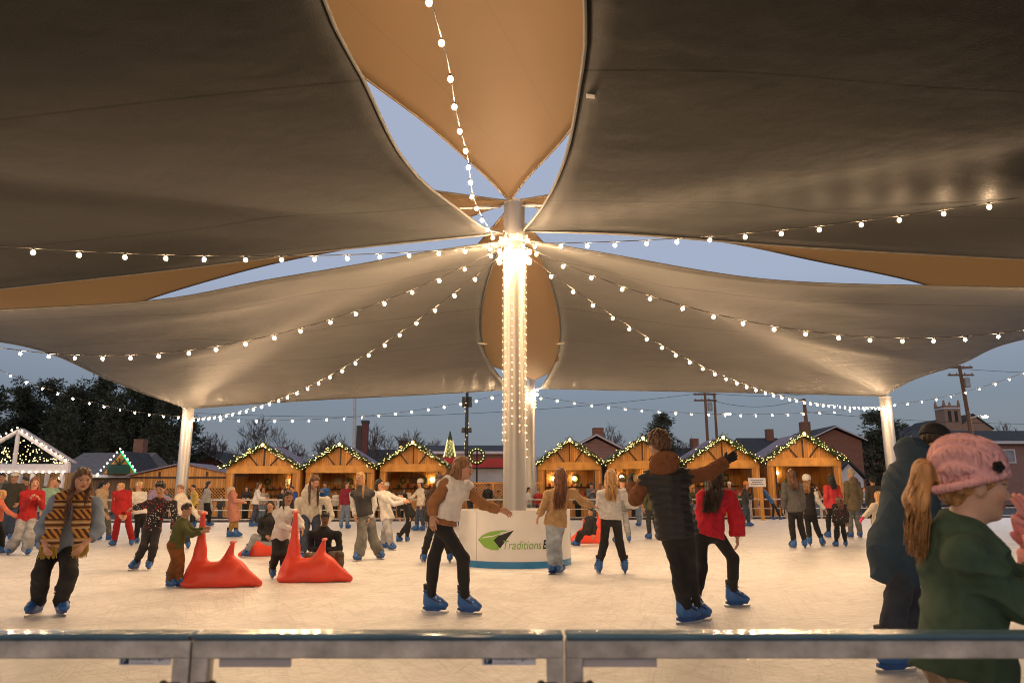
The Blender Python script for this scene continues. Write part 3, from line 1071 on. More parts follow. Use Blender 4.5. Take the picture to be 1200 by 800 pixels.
def make_stall(label, lamps=((-.8, 2.02), (.8, 2.02)), shift=0):
    root = empty("market_stall")
    tag(root, label, "market stall", "timber market stalls behind the rink")
    hw = KW / 2
    for sx in (-1, 1):
        m = MB(); m.box((sx * (hw - .04), KD / 2 + .1, KE / 2), (.07, KD - .2, KE)); m.build("side_wall", wood, root)
        m = MB(); m.box((sx * (hw - .2), .05, KE / 2 - .2), (.42, .1, KE - .4)); m.build("front_panel", wood, root)
        m = MB(); m.box((sx * (hw - .46), .03, KE / 2 - .2), (.08, .14, KE - .4)); m.build("post", wood_dark, root)
    m = MB(); m.box((0, KD, KE / 2), (KW - .1, .07, KE)); m.build("back_wall", wood, root)
    m = MB(); m.box((0, .02, KE - .2), (KW, .16, .4)); m.build("header_beam", wood_beam, root)
    m = MB(); m.box((0, .25, .5), (KW - 1.05, .5, 1.0)); m.build("counter", wood, root)
    m = MB(); m.prism([(-hw, KE + .004), (hw, KE + .004), (0, KP - .05)], .02, .1); m.build("gable", wood, root)
    for a, b_ in (((0, KE + .02), (0, KP - .1)), ((-.35, KE + .02), (-.85, KE + .58)), ((.35, KE + .02), (.85, KE + .58))):
        m = MB(); m.bar((a[0], -.02, a[1]), (b_[0], -.02, b_[1]), .07, .05, up=(0, 1, 0)); m.build("strut", wood_dark, root)
    for a, b_ in (((-hw, KE), (0, KP - .03)), ((hw, KE), (0, KP - .03))):
        m = MB(); m.bar((a[0], -.03, a[1]), (b_[0], -.03, b_[1]), .05, .1, up=(0, 1, 0)); m.build("barge_board", wood_dark, root)
    sl = (KP - KE) / hw
    for sx in (-1, 1):
        m = MB()
        m.prism([(0, KP), (sx * (hw + .22), KE - .22 * sl), (sx * (hw + .22), KE - .22 * sl + .07), (0, KP + .07)], -.22, KD + .2)
        m.build("roof", roof_lilac, root)
    for lx, lz in lamps:
        m = MB(); m.sphere((lx, KD - .22, lz), (.10, .07, .09), 10, 7)
        m.build("wall_lamp", lamp_glow, root)
    m = MB()
    m.box((0, KD - .2, 1.5), (KW - .6, .3, .04)); m.box((0, KD - .2, 1.15), (KW - .6, .3, .04))
    m.build("shelf", wood_dark, root)
    for k in range(9):
        m = MB()
        x = -1.4 + k * .35 + RNG.uniform(-.08, .08)
        h = RNG.uniform(.12, .28)
        m.lathe((x, KD - .22, 1.521), [(.07, 0), (.09, h * .5), (.05, h * .8), (.05, h)], 8)
        m.build("jar_of_goods", goods[(k * (1 + shift % 3) + shift) % 4], root)
    for k in range(2 + shift % 3):
        m = MB(); x = -1.3 + (k + .5) * 2.6 / (2 + shift % 3) + RNG.uniform(-.15, .15)
        if (k + shift) % 2:
            m.box((x, KD - .06, 1.95), (.5, .03, .36)); m.build("hung_print", goods[(k + shift) % 4], root)
        else:
            m.tube([(x + math.cos(t) * .16, KD - .1, 1.95 + math.sin(t) * .16) for t in np.linspace(0, 2 * PI, 14)], .05, 6, cap=False); m.build("hung_wreath", goods[2], root)
    for k in range(3):
        m = MB(); x = RNG.uniform(-1.3, 1.3); h = RNG.uniform(.15, .35)
        m.box((x, .25, 1.0 + h / 2 + .004), (RNG.uniform(.2, .4), .3, h), taper=.9); m.build("box_of_goods", goods[(k + shift * 2) % 4], root)
    return root


needle_green = mat("garland_green", (.035, .06, .02), .8, .4, 9)
bow_red = mat("red_ribbon", (.42, .02, .015), .5, .1, 5)
GV = MB()
hw = KW / 2 + .2
path = [(-hw, KE - .18 * .5), (0, KP + .06), (hw, KE - .18 * .5)]
GP = []
for i in range(2):
    for t in np.linspace(0, 1, 24, endpoint=(i == 1)):
        x = path[i][0] + (path[i + 1][0] - path[i][0]) * t
        z = path[i][1] + (path[i + 1][1] - path[i][1]) * t - .05 * math.sin(t * PI * 3) ** 2
        GP.append((x, -.3, z))
GP = np.array(GP)
for q in range(2600):
    k = RNG.integers(0, len(GP)); p = GP[k] + RNG.normal(0, .075, 3) + (GP[min(k + 1, len(GP) - 1)] - GP[max(k - 1, 0)]) * RNG.uniform(-.3, .3)
    d = RNG.normal(0, 1, 3); d /= np.linalg.norm(d); e = np.cross(d, RNG.normal(0, 1, 3)); e /= np.linalg.norm(e)
    L, w = RNG.uniform(.06, .12), .018
    GV.add([p - e * w, p + e * w, p + d * L + e * w * .3, p + d * L - e * w * .3], [(0, 1, 2, 3)])
GV.tube(GP, .06, 6)
GL = MB()
for q in range(110):
    k = RNG.integers(0, len(GP)); p = GP[k] + RNG.normal(0, .075, 3) + (GP[min(k + 1, len(GP) - 1)] - GP[max(k - 1, 0)]) * RNG.uniform(-.3, .3)
    p[1] = -.3 - abs(RNG.normal(0, .08)) - .06
    GL.sphere(p, RNG.uniform(.011, .019), 5, 4)
garland_me = GV.mesh("garland", needle_green)
garland_li = GL.mesh("fairy_lights", fairy_glow)

ksrc, gsrc = None, None
KX = [(311, 520, 93, "leftmost gabled timber stall of the garlanded row"),
      (400, 519, 86, "gabled timber stall second from the left in the garlanded row"),
      (485, 517, 84, "gabled timber stall just left of the main mast"),
      (667, 514, 80, "gabled timber stall just right of the main mast"),
      (752, 512, 90, "gabled timber stall behind the man in the black vest"),
      (845, 511, 92, "gabled timber stall behind the raised gloved hand"),
      (939, 507, 94, "rightmost gabled timber stall beside the brick houses")]
for i, (px, py, w, lab) in enumerate(KX):
    D = 43.0
    X = at(px, 560, D)[0]
    D = fence_pt(0)[1] + (X - FL0[0]) * FDIR[1] / FDIR[0] + 4.5
    D = .5 * D + .5 * 41.5
    p = at(px, py, D)
    sc = w * 1.03 * D / 857 / (KW + .5)
    k = make_stall(lab, [((.7, 2.0),), ((.6, 2.05),), ((.8, 2.0),), ((-.9, 1.98), (.55, 1.98)), ((-.8, 2.0), (.7, 2.05)), ((-.85, 2.0),), ((-.5, 2.1),)][i], i)
    k["label"] = lab
    k.location = (p[0], p[1], 0)
    k.scale = (sc, 1, p[2] / (KP + .1))
    gname = {0: "leftmost lit evergreen garland draped along a stall gable", 1: "lit garland on the gable second from the left", 2: "lit garland on the gable just left of the main mast",
             3: "lit garland on the gable just right of the main mast", 4: "lit garland on the gable behind the black vested man", 5: "lit garland on the gable behind the raised glove",
             6: "lit garland on the rightmost stall gable"}[i]
    if gsrc is None:
        gsrc = link_mesh("garland", garland_me)
        gl_ = link_mesh("fairy_lights", garland_li, gsrc); gl_["kind"] = "stuff"
        st = MB(); st.sphere((0, -.42, KP + .02), (.09, .05, .09), 8, 6)
        st.build("peak_lamp", emit("peak_lamp_glow", (1, .42, .12), 10.0), gsrc)
        g_ = gsrc
    else:
        g_ = copy_tree(gsrc)
    g_.location = k.location; g_.scale = k.scale
    tag(g_, gname, "garland", "lit garlands on the stall gables")

# ------------------------------------------------------------------ left side buildings


def dots_along(mb, P, step, r):
    P = np.asarray(P, float)
    L = np.concatenate([[0], np.cumsum(np.linalg.norm(np.diff(P, axis=0), axis=1))])
    for q in np.arange(0, L[-1], step):
        mb.sphere([np.interp(q, L, P[:, i]) for i in range(3)], r, 6, 4)


# wide low stall with lattice front
D = 41.0
c = at(213, 577, D); hwid = 61 / 857 * D; pk = at(213, 543, D)[2]; ev = at(213, 557, D)[2]
r0 = empty("lattice_stall", (c[0], D, 0))
tag(r0, "wide low timber stall with lattice front behind the left corner mast", "market stall")
m = MB(); m.prism([(-hwid, 1.55), (hwid, 1.55), (hwid, ev), (0, pk - .06), (-hwid, ev)], 0, .1); m.build("front_wall", wood, r0)
for sx in (-1, 1):
    m = MB(); m.prism([(0, pk), (sx * (hwid + .15), ev - .03), (sx * (hwid + .15), ev + .05), (0, pk + .08)], -.2, 3.6); m.build("roof", roof_lilac, r0)
    m = MB(); m.box((sx * (hwid - .1), 1.8, .9), (.1, 3.4, 1.8)); m.build("side_wall", wood, r0)
m = MB(); m.bar((-hwid, -.04, ev - .1), (hwid, -.04, ev - .1), .06, .1); m.build("tie_beam", wood_dark, r0)
for x in (-hwid * .45, 0, hwid * .45):
    m = MB(); m.box((x, -.05, ev + .12 + (.1 if x == 0 else -.05)), (.08, .05, .45 if x == 0 else .3)); m.build("strut", wood_dark, r0)
m = MB(); m.box((0, 1.2, .8), (hwid * 2 - .2, .1, 1.6)); m.build("inner_wall", wood_dark, r0)
lt = MB()
for k in np.arange(-hwid, hwid, .17):
    for s in (-1, 1):
        x0, x1 = k, k + s * .75
        if abs(x1) < hwid:
            lt.bar((x0, -.01 - s * .008, .8), (x1, -.01 - s * .008, 1.55), .03, .012, up=(0, 1, 0))
lt.build("lattice", wood_beam, r0)
m = MB(); m.box((0, 0, .4), (hwid * 2, .06, .8)); m.build("lower_boards", wood, r0)

# lattice fence at the middle, behind the round barrier
D = 39.5
c = at(578, 577, D)
r0 = empty("lattice_screen", (c[0], D, 0))
tag(r0, "timber lattice screen below the red awning, left of the main mast", "screen")
lt = MB(); W2 = 56 / 857 * D
for k in np.arange(-W2, W2, .17):
    for s in (-1, 1):
        if abs(k + s * .7) < W2:
            lt.bar((k, -s * .008, 1.05), (k + s * .7, -s * .008, 1.75), .03, .012, up=(0, 1, 0))
lt.build("lattice", wood_beam, r0)
m = MB(); m.box((0, .01, .5), (W2 * 2, .06, 1.0)); m.build("lower_boards", wood, r0)
m = MB(); m.box((0, 0, 1.8), (W2 * 2, .09, .09)); m.build("top_rail", wood_beam, r0)
for x in (-W2, 0, W2):
    m = MB(); m.box((x, 0, .93), (.1, .1, 1.86)); m.build("post", wood_beam, r0)

# white open pavilion outlined in bulbs
D = 36.0
c = at(12, 577, D)
r0 = empty("pavilion", (c[0], D, 0))
tag(r0, "white open pavilion outlined with bulbs at the left edge", "pavilion")
hwid = 62 / 862 * D; pk = at(12, 505, D)[2]; ev = at(12, 544, D)[2]
for x in (-hwid, -.35, 1.0, hwid - .15):
    m = MB(); m.box((x, 0, ev / 2 - .2), (.16, .16, ev - .4)); m.build("post", white_wood, r0)
    m = MB(); m.box((x, 1.1, ev / 2 - .2), (.16, .16, ev - .4)); m.build("post", white_wood, r0)
m = MB(); m.box((0, -.02, ev - .19), (hwid * 2 + .3, .22, .42)); m.build("front_beam", white_wood, r0)
m = MB(); m.bar((0, 0, ev + .02), (0, 0, pk - .1), .16, .1, up=(0, 1, 0)); m.build("king_post", white_wood, r0)
for sx in (-1, 1):
    m = MB(); m.bar((sx * (hwid + .1), -.02, ev + .03), (0, -.02, pk), .14, .2, up=(0, 1, 0)); m.build("rafter", white_wood, r0)
    m = MB(); m.prism([(0, pk + .1), (sx * (hwid + .25), ev + .07), (sx * (hwid + .25), ev + .13), (0, pk + .16)], .1, .4); m.build("roof", mat("white_metal_roof", (.3, .27, .28), .5, .1, 3), r0)
m = MB(); m.box((0, 1.3, 1.15), (hwid * 2 - .3, .08, 2.3)); m.build("back_wall", board_mat("tan_boards", (.30, .17, .07), .2), r0)
m = MB()
dots_along(m, [(-hwid - .2, -.18, ev + .1), (0, -.18, pk + .17), (hwid + .2, -.18, ev + .1)], .3, .042)
dots_along(m, [(-hwid - .15, -.17, ev - .38), (hwid + .15, -.17, ev - .38)], .33, .04)
o = m.build("outline_bulbs", white_glow, r0); o["kind"] = "stuff"
m = MB()
for q in range(170):
    x = RNG.uniform(-hwid * .9, hwid * .9)
    z = ev + .1 + RNG.uniform(0, 1) ** 1.4 * (pk - ev - .25) * (1 - abs(x) / hwid)
    m.sphere((x, .6 + RNG.uniform(-.3, .3), z), .02, 5, 4)
for q in range(40):
    m.sphere((hwid - .3 + RNG.normal(0, .08), .1, RNG.uniform(1.0, ev - .5)), .02, 5, 4)
o = m.build("fairy_lights", fairy_glow, r0); o["kind"] = "stuff"

# long grey roofed house with a green lit gable
D = 50.0
c = at(110, 577, D)
rg, ev = at(110, 527, D)[2], at(110, 556, D)[2]
x0, x1 = -52 / 857 * D, 45 / 857 * D
r0 = empty("grey_roofed_house", (c[0], D, 0))
tag(r0, "long low house with grey roof and green lit gable", "house")
m = MB(); m.add([(x0, -.3, ev), (x1, -.3, ev), (x1 - .4, 3.5, rg), (x0, 3.5, rg), (x0, 7, ev), (x1, 7, ev)], [(0, 1, 2, 3), (3, 2, 5, 4), (1, 5, 2), (0, 3, 4), (0, 4, 5, 1)])
m.build("roof", roof_grey, r0)
m = MB(); m.box(((x0 + x1) / 2, 3.5, ev / 2 - .1), (x1 - x0 - .3, 6.6, ev - .2)); m.build("wall", board_mat("brown_clapboard", (.2, .11, .045), .2), r0)
m = MB(); m.box(((x0 + x1) / 2, -.34, ev - .1), (x1 - x0, .1, .22)); m.build("eave_board", white_wood, r0)
m = MB(); m.box((1.2, 3.2, rg + .2), (.7, .7, 1.5)); m.build("chimney", mat("old_brick", (.2, .1, .07), .9, .3, 8), r0)
gx = 38 / 857 * D; gh = at(110, 529, D)[2]
gw = 21 / 857 * D
m = MB(); m.prism([(gx - gw, ev), (gx + gw, ev), (gx, gh)], -1.2, 2.5); m.build("porch_roof", roof_dark, r0)
m = MB(); m.prism([(gx - gw * .85, ev + .02), (gx + gw * .85, ev + .02), (gx, gh - .2)], -1.3, -1.21); m.build("gable", wood, r0)
m = MB(); m.box((gx, -1.33, ev + .35), (gw * 1.2, .05, .6)); m.build("gable_panel", mat("dark_green_panel", (.02, .07, .045), .6), r0)
for sx in (-.4, 0, .4):
    m = MB(); m.bar((gx, -1.36, ev + .6), (gx + sx, -1.36, gh - .5), .08, .05, up=(0, 1, 0)); m.build("strut", mat("dark_green_panel", (.02, .07, .045), .6), r0)
m = MB(); m.bar((gx + .05, -1.42, gh - .05), (gx + gw, -1.42, ev + .05), .05, .14, up=(0, 1, 0)); m.build("green_light_tube", emit("green_neon_glow", (.03, .9, .28), 1.4), r0)
m = MB()
dots_along(m, [(gx - gw - .1, -1.4, ev + .02), (gx, -1.4, gh + .12), (gx + gw + .1, -1.4, ev + .02)], .3, .055)
dots_along(m, [(x0, -.45, ev - .02), (gx - gw - .3, -.45, ev - .02)], .42, .05)
o = m.build("outline_bulbs", white_glow, r0); o["kind"] = "stuff"

# ------------------------------------------------------------------ far houses
brick_red = None


def brick_mat(name, c1, c2, mortar, scale=1.0):
    m = bpy.data.materials.new(name)
    m.use_nodes = True
    nt = m.node_tree
    b = nt.nodes["Principled BSDF"]; b.inputs["Roughness"].default_value = .9
    tc = nt.nodes.new("ShaderNodeTexCoord")
    sx = nt.nodes.new("ShaderNodeSeparateXYZ"); nt.links.new(tc.outputs["Object"], sx.inputs[0])
    ad = nt.nodes.new("ShaderNodeMath"); nt.links.new(sx.outputs["X"], ad.inputs[0]); nt.links.new(sx.outputs["Y"], ad.inputs[1])
    cb = nt.nodes.new("ShaderNodeCombineXYZ"); nt.links.new(ad.outputs[0], cb.inputs[0]); nt.links.new(sx.outputs["Z"], cb.inputs[1])
    br = nt.nodes.new("ShaderNodeTexBrick")
    br.inputs["Scale"].default_value = 2.2 * scale
    br.inputs["Color1"].default_value = (*c1, 1); br.inputs["Color2"].default_value = (*c2, 1); br.inputs["Mortar"].default_value = (*mortar, 1)
    nt.links.new(cb.outputs[0], br.inputs["Vector"])
    nt.links.new(br.outputs["Color"], b.inputs["Base Color"])
    return m


brick_a = brick_mat("red_brick", (.22, .075, .04), (.16, .055, .032), (.2, .14, .11))
brick_b = brick_mat("pinkish_brick", (.26, .12, .095), (.2, .09, .07), (.26, .2, .17))
white_trim = mat("white_trim", (.55, .5, .5), .6, .08, 3)
win_mat = mat("dim_window", (.25, .24, .25), .25, .3, 2)


def gable_house(px, w_px, peak_y, eave_y, D, label, walls, roof, depth=9.0, chim=None, windows=()):
    c = at(px, 577, D)
    hwid = w_px / 2 / 857 * D; pk = at(px, peak_y, D)[2]; ev = at(px, eave_y, D)[2]
    r = empty("brick_house", (c[0], D, 0))
    tag(r, label, "house", "brick houses beyond the market")
    m = MB(); m.prism([(-hwid, 0), (hwid, 0), (hwid, ev), (0, pk - .15), (-hwid, ev)], 0, depth); m.build("wall", walls, r)
    for sx in (-1, 1):
        m = MB(); m.prism([(0, pk), (sx * (hwid + .4), ev - .12), (sx * (hwid + .4), ev + .1), (0, pk + .22)], -.35, depth + .3); rf = m.build("roof", roof, r)
        m = MB(); m.bar((0, -.42, pk + .08), (sx * (hwid + .4), -.42, ev - .02), .09, .26, up=(0, 1, 0)); m.build("white_trim", white_trim, r)
    if chim:
        m = MB(); m.box((chim * hwid, depth * .4, pk + .1), (.9, .9, 1.7)); m.build("chimney", brick_a, r)
    for (wx, wz, ww, wh) in windows:
        m = MB(); m.box((wx * hwid, -.05, wz), (ww, .1, wh)); f = m.build("window_frame", white_trim, r)
        m = MB(); m.box((wx * hwid, -.11, wz), (ww - .2, .02, wh - .2)); m.build("pane", win_mat, f)
    return r


gable_house(235, 66, 529, 548, 72, "brick house with white gable trim behind the lattice stall", brick_a, roof_dark, 8, None, [(0, 2.6, 1, 1.2)])
gable_house(984, 62, 501, 516, 74, "brick house with white gable trim beside the rightmost stall", brick_a, roof_dark, 10, -.5, [(-.2, 3.2, 1, 1.3)])
gable_house(1072, 44, 512, 526, 82, "brick house half hidden behind the navy coated man", brick_a, roof_dark, 10, None)
gable_house(700, 62, 511, 529, 60, "pale roofed brick house behind the stall right of the mast", brick_b, mat("rose_shingle", (.24, .16, .15), .8, .2, 5), 8, .25)
c = at(997, 577, 66)
r0 = empty("white_garage", (c[0], 66, 0)); tag(r0, "small white gabled garage by the pine on the right", "garage")
hg = 16 / 857 * 66
m = MB(); m.prism([(-hg, 0), (hg, 0), (hg, 2.5), (0, 3.9), (-hg, 2.5)], 0, 5); m.build("wall", white_trim, r0)
m = MB(); m.prism([(-hg - .2, 2.5), (0, 3.95), (hg + .2, 2.5), (hg + .2, 2.7), (0, 4.2), (-hg - .2, 2.7)], -.25, 5.2); m.build("roof", roof_dark, r0)
m = MB(); m.box((0, -.05, 1.1), (hg * 1.3, .08, 2.1)); m.build("garage_door", mat("grey_door", (.4, .38, .38), .6), r0)
# long low building at the right edge
c = at(1150, 577, 80)
r0 = empty("long_building", (c[0], 80, 0)); tag(r0, "long low brick building with dark roof at the right edge", "building")
hb = 95 / 857 * 80; e1 = at(1150, 517, 80)[2]; e2 = at(1150, 501, 80)[2]
m = MB(); m.box((0, 4, e1 / 2), (hb * 2, 8, e1)); m.build("wall", brick_b, r0)
m = MB(); m.add([(-hb - .4, -.6, e1), (hb + .4, -.6, e1), (hb + .4, 4, e2), (-hb - .4, 4, e2), (hb + .4, 8.6, e1), (-hb - .4, 8.6, e1)], [(0, 1, 2, 3), (3, 2, 4, 5), (1, 4, 2), (0, 3, 5), (0, 5, 4, 1)]); m.build("roof", roof_dark, r0)
m = MB(); m.box((0, -.62, e1 - .15), (hb * 2 + .8, .08, .3)); m.build("eave_board", white_trim, r0)
for x in (-4, -.5, 3, 6.5):
    m = MB(); m.box((x, -.05, e1 - 1.6), (2.4, .1, 1.5)); f = m.build("window_frame", white_trim, r0)
    m = MB(); m.box((x, -.11, e1 - 1.6), (2.1, .02, 1.25)); m.build("pane", win_mat, f)
c = at(1105, 577, 95)
r0 = empty("dark_roofed_house", (c[0], 95, 0)); tag(r0, "house with broad dark roof in front of the church tower", "house")
m = MB(); m.box((0, 5, 3.4), (9, 9, 6.8)); m.build("wall", brick_a, r0)
zz = at(1105, 495, 95)[2]
m = MB(); m.add([(-5, 0, 7), (5, 0, 7), (5, 10, 7), (-5, 10, 7), (-3.5, 5, zz), (4.2, 5, zz)], [(0, 1, 5, 4), (1, 2, 5), (2, 3, 4, 5), (3, 0, 4), (0, 3, 2, 1)]); m.build("roof", roof_dark, r0)
# church
D = 130
c = at(1122, 577, D); zt = at(1122, 476, D)[2]
stone = brick_mat("tower_brick", (.30, .17, .11), (.24, .13, .085), (.3, .22, .17), .6)
r0 = empty("church", (c[0], D, 0)); tag(r0, "church with square tower on the right skyline", "church")
tw = 19 / 857 * D
m = MB(); m.box((0, 0, zt / 2), (tw, tw, zt)); m.build("tower", stone, r0)
for sx in (-1, 1):
    for sy in (-1, 1):
        m = MB(); m.box((sx * tw * .45, sy * tw * .45, zt + .4), (.45, .45, 1.1), taper=.4); m.build("pinnacle", stone, r0)
for sx in (-1, 1):
    m = MB(); m.box((sx * tw * .2, -tw / 2 - .02, zt - 1.9), (.55, .1, 1.9)); m.build("louvre", mat("dark_louvre", (.03, .03, .03), .8), r0)
m = MB(); m.box((0, 0, zt - .5), (tw + .2, tw + .2, .25)); m.build("string_course", white_trim, r0)
zg = at(1147, 487, D)[2]; ze = at(1147, 503, D)[2]; gx = 25 / 857 * D
m = MB(); m.prism([(gx - 3.2, 0), (gx + 3.2, 0), (gx + 3.2, ze), (gx, zg), (gx - 3.2, ze)], -1, 18); m.build("nave", stone, r0)
for sx in (-1, 1):
    m = MB(); m.prism([(gx, zg + .05), (gx + sx * 3.4, ze - .1), (gx + sx * 3.4, ze + .15), (gx, zg + .3)], -1.2, 18); m.build("nave_roof", roof_dark, r0)

# building with red awning in the middle
D = 62
c = at(545, 577, D)
r0 = empty("shop_building", (c[0], D, 0)); tag(r0, "low brick shop with red awning seen left of the mast", "shop")
hb = 52 / 857 * D
z = lambda y: at(545, y, D)[2]
m = MB(); m.box((0, 4, z(529) / 2), (hb * 2, 8, z(529))); m.build("wall", brick_b, r0)
m = MB(); m.add([(-hb - .3, -.5, z(529)), (hb + .3, -.5, z(529)), (hb + .3, 4, z(518)), (-hb - .3, 4, z(518)), (hb + .3, 8.5, z(529)), (-hb - .3, 8.5, z(529))], [(0, 1, 2, 3), (3, 2, 4, 5), (1, 4, 2), (0, 3, 5), (0, 5, 4, 1)]); m.build("roof", roof_dark, r0)
m = MB(); m.box((0, -.55, z(530.5)), (hb * 2 + .6, .1, .22)); m.build("eave_board", white_trim, r0)
m = MB(); m.prism([(-hb * .7, z(548)), (hb, z(548)), (hb, z(538)), (-hb * .7, z(538))], -1.2, -.02); m.build("awning", mat("red_awning", (.42, .03, .025), .6, .1, 2), r0)
m = MB(); m.box((hb * .2, -.06, z(555)), (hb * 1.5, .1, 1.6)); f = m.build("shop_window", white_trim, r0)
m = MB(); m.box((hb * .2, -.13, z(555)), (hb * 1.4, .03, 1.3)); m.build("pane", mat("pale_window", (.45, .43, .44), .3, .1, 2), f)
m = MB(); m.box((-hb * .05, -.06, z(535)), (1.3, .1, 1.0)); m.build("sign_board", white_trim, r0)

# low roofs that fill the street behind the stalls
for px, w, y0, D, lab in ((440, 120, 524, 78, "dark low roof behind the stalls left of the mast"), (800, 130, 522, 78, "dark low roof behind the stalls right of the mast"), (300, 80, 533, 74, "dark low roof behind the leftmost garlanded stall"), (905, 70, 510, 84, "dark roofed house behind the two rightmost stalls")):
    c = at(px, 577, D); hb = w / 2 / 857 * D; zt = at(px, y0, D)[2]; ze = zt - 2.2
    r0 = empty("low_house", (c[0], D, 0)); tag(r0, lab, "house", "low houses beyond the market")
    m = MB(); m.box((0, 4, ze / 2), (hb * 2, 7.6, ze)); m.build("wall", brick_a, r0)
    m = MB(); m.add([(-hb - .3, -.5, ze), (hb + .3, -.5, ze), (hb - 1, 4, zt), (-hb + 1, 4, zt), (hb + .3, 8.5, ze), (-hb - .3, 8.5, ze)], [(0, 1, 2, 3), (3, 2, 4, 5), (1, 4, 2), (0, 3, 5), (0, 5, 4, 1)]); m.build("roof", roof_dark, r0)
    m = MB(); m.box((hb * .4, 3.5, zt + .3), (.8, .8, 1.4)); m.build("chimney", brick_a, r0)

# ------------------------------------------------------------------ poles
pole_wood = mat("weathered_pole", (.17, .085, .045), .85, .25, 5, .3, 30, stretch=(1, 1, .1))
pole_black = mat("black_pole", (.018, .017, .016), .5)
lamp_white = emit("street_lamp_glow", (1, .9, .7), 120.0)


def utility_pole(x0, y_top, x1, y_bot, D, label, arm=True, lamp=None, r=.17, m_=None):
    b0 = at(x1, y_bot, D); t0 = at(x0, y_top, D)
    k = (0 - t0[2]) / (b0[2] - t0[2])
    base = t0 + (b0 - t0) * k
    root = empty("utility_pole", tuple(base)); tag(root, label, "utility pole", "utility poles beyond the market")
    top = t0 - base
    m = MB(); m.tube([(0, 0, 0), top], [r * 1.2, r * .8], 10); m.build("pole", m_ or pole_wood, root, smooth=False)
    if arm:
        for f in (.985, .93):
            m = MB(); m.box(top * f, (2.2, .14, .14)); a = m.build("crossarm", m_ or pole_wood, root)
            for q in (-.95, -.35, .35, .95):
                m = MB(); m.lathe(top * f + [q, 0, .07], [(.05, 0), (.07, .06), (.04, .14)], 8); m.build("insulator", mat("insulator", (.3, .28, .27), .3), a)
        m = MB(); m.lathe(top * .87 + [.42, 0, -.35], [(.22, 0), (.24, .05), (.24, .8), (.1, .86)], 12); m.build("transformer", mat("grey_can", (.3, .3, .3), .5), root)
    if lamp:
        m = MB(); m.tube([top * lamp, top * lamp + [.9, 0, .25], top * lamp + [1.3, 0, .2]], .05, 6); m.build("lamp_arm", steel, root)
        m = MB(); m.sphere(top * lamp + [1.4, 0, .14], (.3, .16, .1), 8, 5); m.build("lamp_head", lamp_white, root)
    return root, base + top


up1, ut1 = utility_pole(1124, 428, 1139, 512, 62, "tall leaning wooden utility pole by the church tower", lamp=.62)
up2, ut2 = utility_pole(826, 460, 829, 512, 70, "wooden utility pole with crossarms, right of the mast", r=.15)
up3, ut3 = utility_pole(837, 461, 840, 512, 78, "second wooden pole with a street lamp, beside the crossarm pole", arm=False, lamp=.8, r=.16)
up4, ut4 = utility_pole(942, 467, 946, 508, 66, "bare wooden pole rising behind the rightmost stall", arm=False, r=.19)
up5, ut5 = utility_pole(120, 509, 120, 530, 75, "dark utility pole with crossarm above the grey roof", r=.13)
up6, ut6 = utility_pole(416, 463, 415, 520, 66, "pale grey lamp pole behind the stalls on the left", arm=False, r=.16, m_=mat("pale_grey_pole", (.5, .46, .46), .5))
up7, ut7 = utility_pole(190, 520, 190, 556, 62, "thin pole with grey transformer left of the corner mast", arm=False, r=.08)
m = MB(); m.lathe((.3, 0, at(190, 540, 62)[2] - .5), [(.25, 0), (.27, .05), (.27, .95), (.1, 1.02)], 12); m.build("transformer", mat("grey_can", (.3, .3, .3), .5), up7)
for a_, b_, sg, lab in ((ut2, ut1, 1.2, "overhead wire between the two tall utility poles"), (ut2 + [0, 0, -.5], ut4, .8, "overhead wire from the crossarm pole to the bare pole"),
                        (ut1 + [0, 0, -.3], ut1 + [40, 6, 2], 1.0, "overhead wire leaving the leaning pole to the right"), (ut2, ut2 + [-60, 3, -1], 1.6, "overhead wire crossing the sky behind the masts"),
                        (ut5, ut5 + [-30, 0, 1], .8, "overhead wire in front of the dark pines"), (ut4 + [0, 0, -1.2], ut4 + [45, 0, -1], 1.2, "low overhead wire above the brick houses")):
    P = catenary(a_, b_, sg, 24)
    m = MB(); m.tube(P - a_, .018, 4); o = m.build("overhead_wire", wire_mat, loc=a_)
    tag(o, lab, "wire", "overhead wires")

# black speaker pole in front of the shop
D = 45
b0 = at(546, 577, D); zt = at(546, 456, D)[2]
r0 = empty("speaker_pole", (b0[0], D, 0)); tag(r0, "tall black pole with loudspeakers left of the mast", "pole")
m = MB(); m.tube([(0, 0, 0), (0, 0, zt)], [.14, .09], 10); m.build("pole", pole_black, r0)
for y in (471, 504):
    zz = at(546, y, D)[2]
    for sx in (-1, 1):
        m = MB(); m.box((sx * .2, -.1, zz), (.22, .3, .62 if y < 480 else .3), taper=.85); m.build("loudspeaker", pole_black, r0, bevel=.02)
m = MB()
for k in range(16):
    t = k * .7
    m.sphere((math.cos(t) * .13, math.sin(t) * .13, 3 + k * .25), .018, 5, 4)
o = m.build("fairy_lights", fairy_glow, r0); o["kind"] = "stuff"
wr = MB(); wr.tube([(math.cos(t) * .42, -.18, math.sin(t) * .42) for t in np.linspace(0, 2 * PI, 20)], .12, 8, cap=False)
q = at(559, 534, D)
w0 = wr.build("wreath", needle_green, loc=q); tag(w0, "green wreath hanging beside the black speaker pole", "wreath")
m = MB()
for k in range(14):
    t = k * PI / 7
    m.sphere((math.cos(t) * .42, -.32, math.sin(t) * .42), .02, 5, 4)
o = m.build("fairy_lights", fairy_glow, w0); o["kind"] = "stuff"
w0_post = MB(); w0_post.tube([(q[0], D, 0), (q[0], D, q[2] + .5)], .05, 8)
o = w0_post.build("wreath_post", pole_black); o.data.transform(Matrix.Translation((-q[0], -D, 0))); o.location = (q[0], D, 0)
tag(o, "thin black post carrying the green wreath", "post")

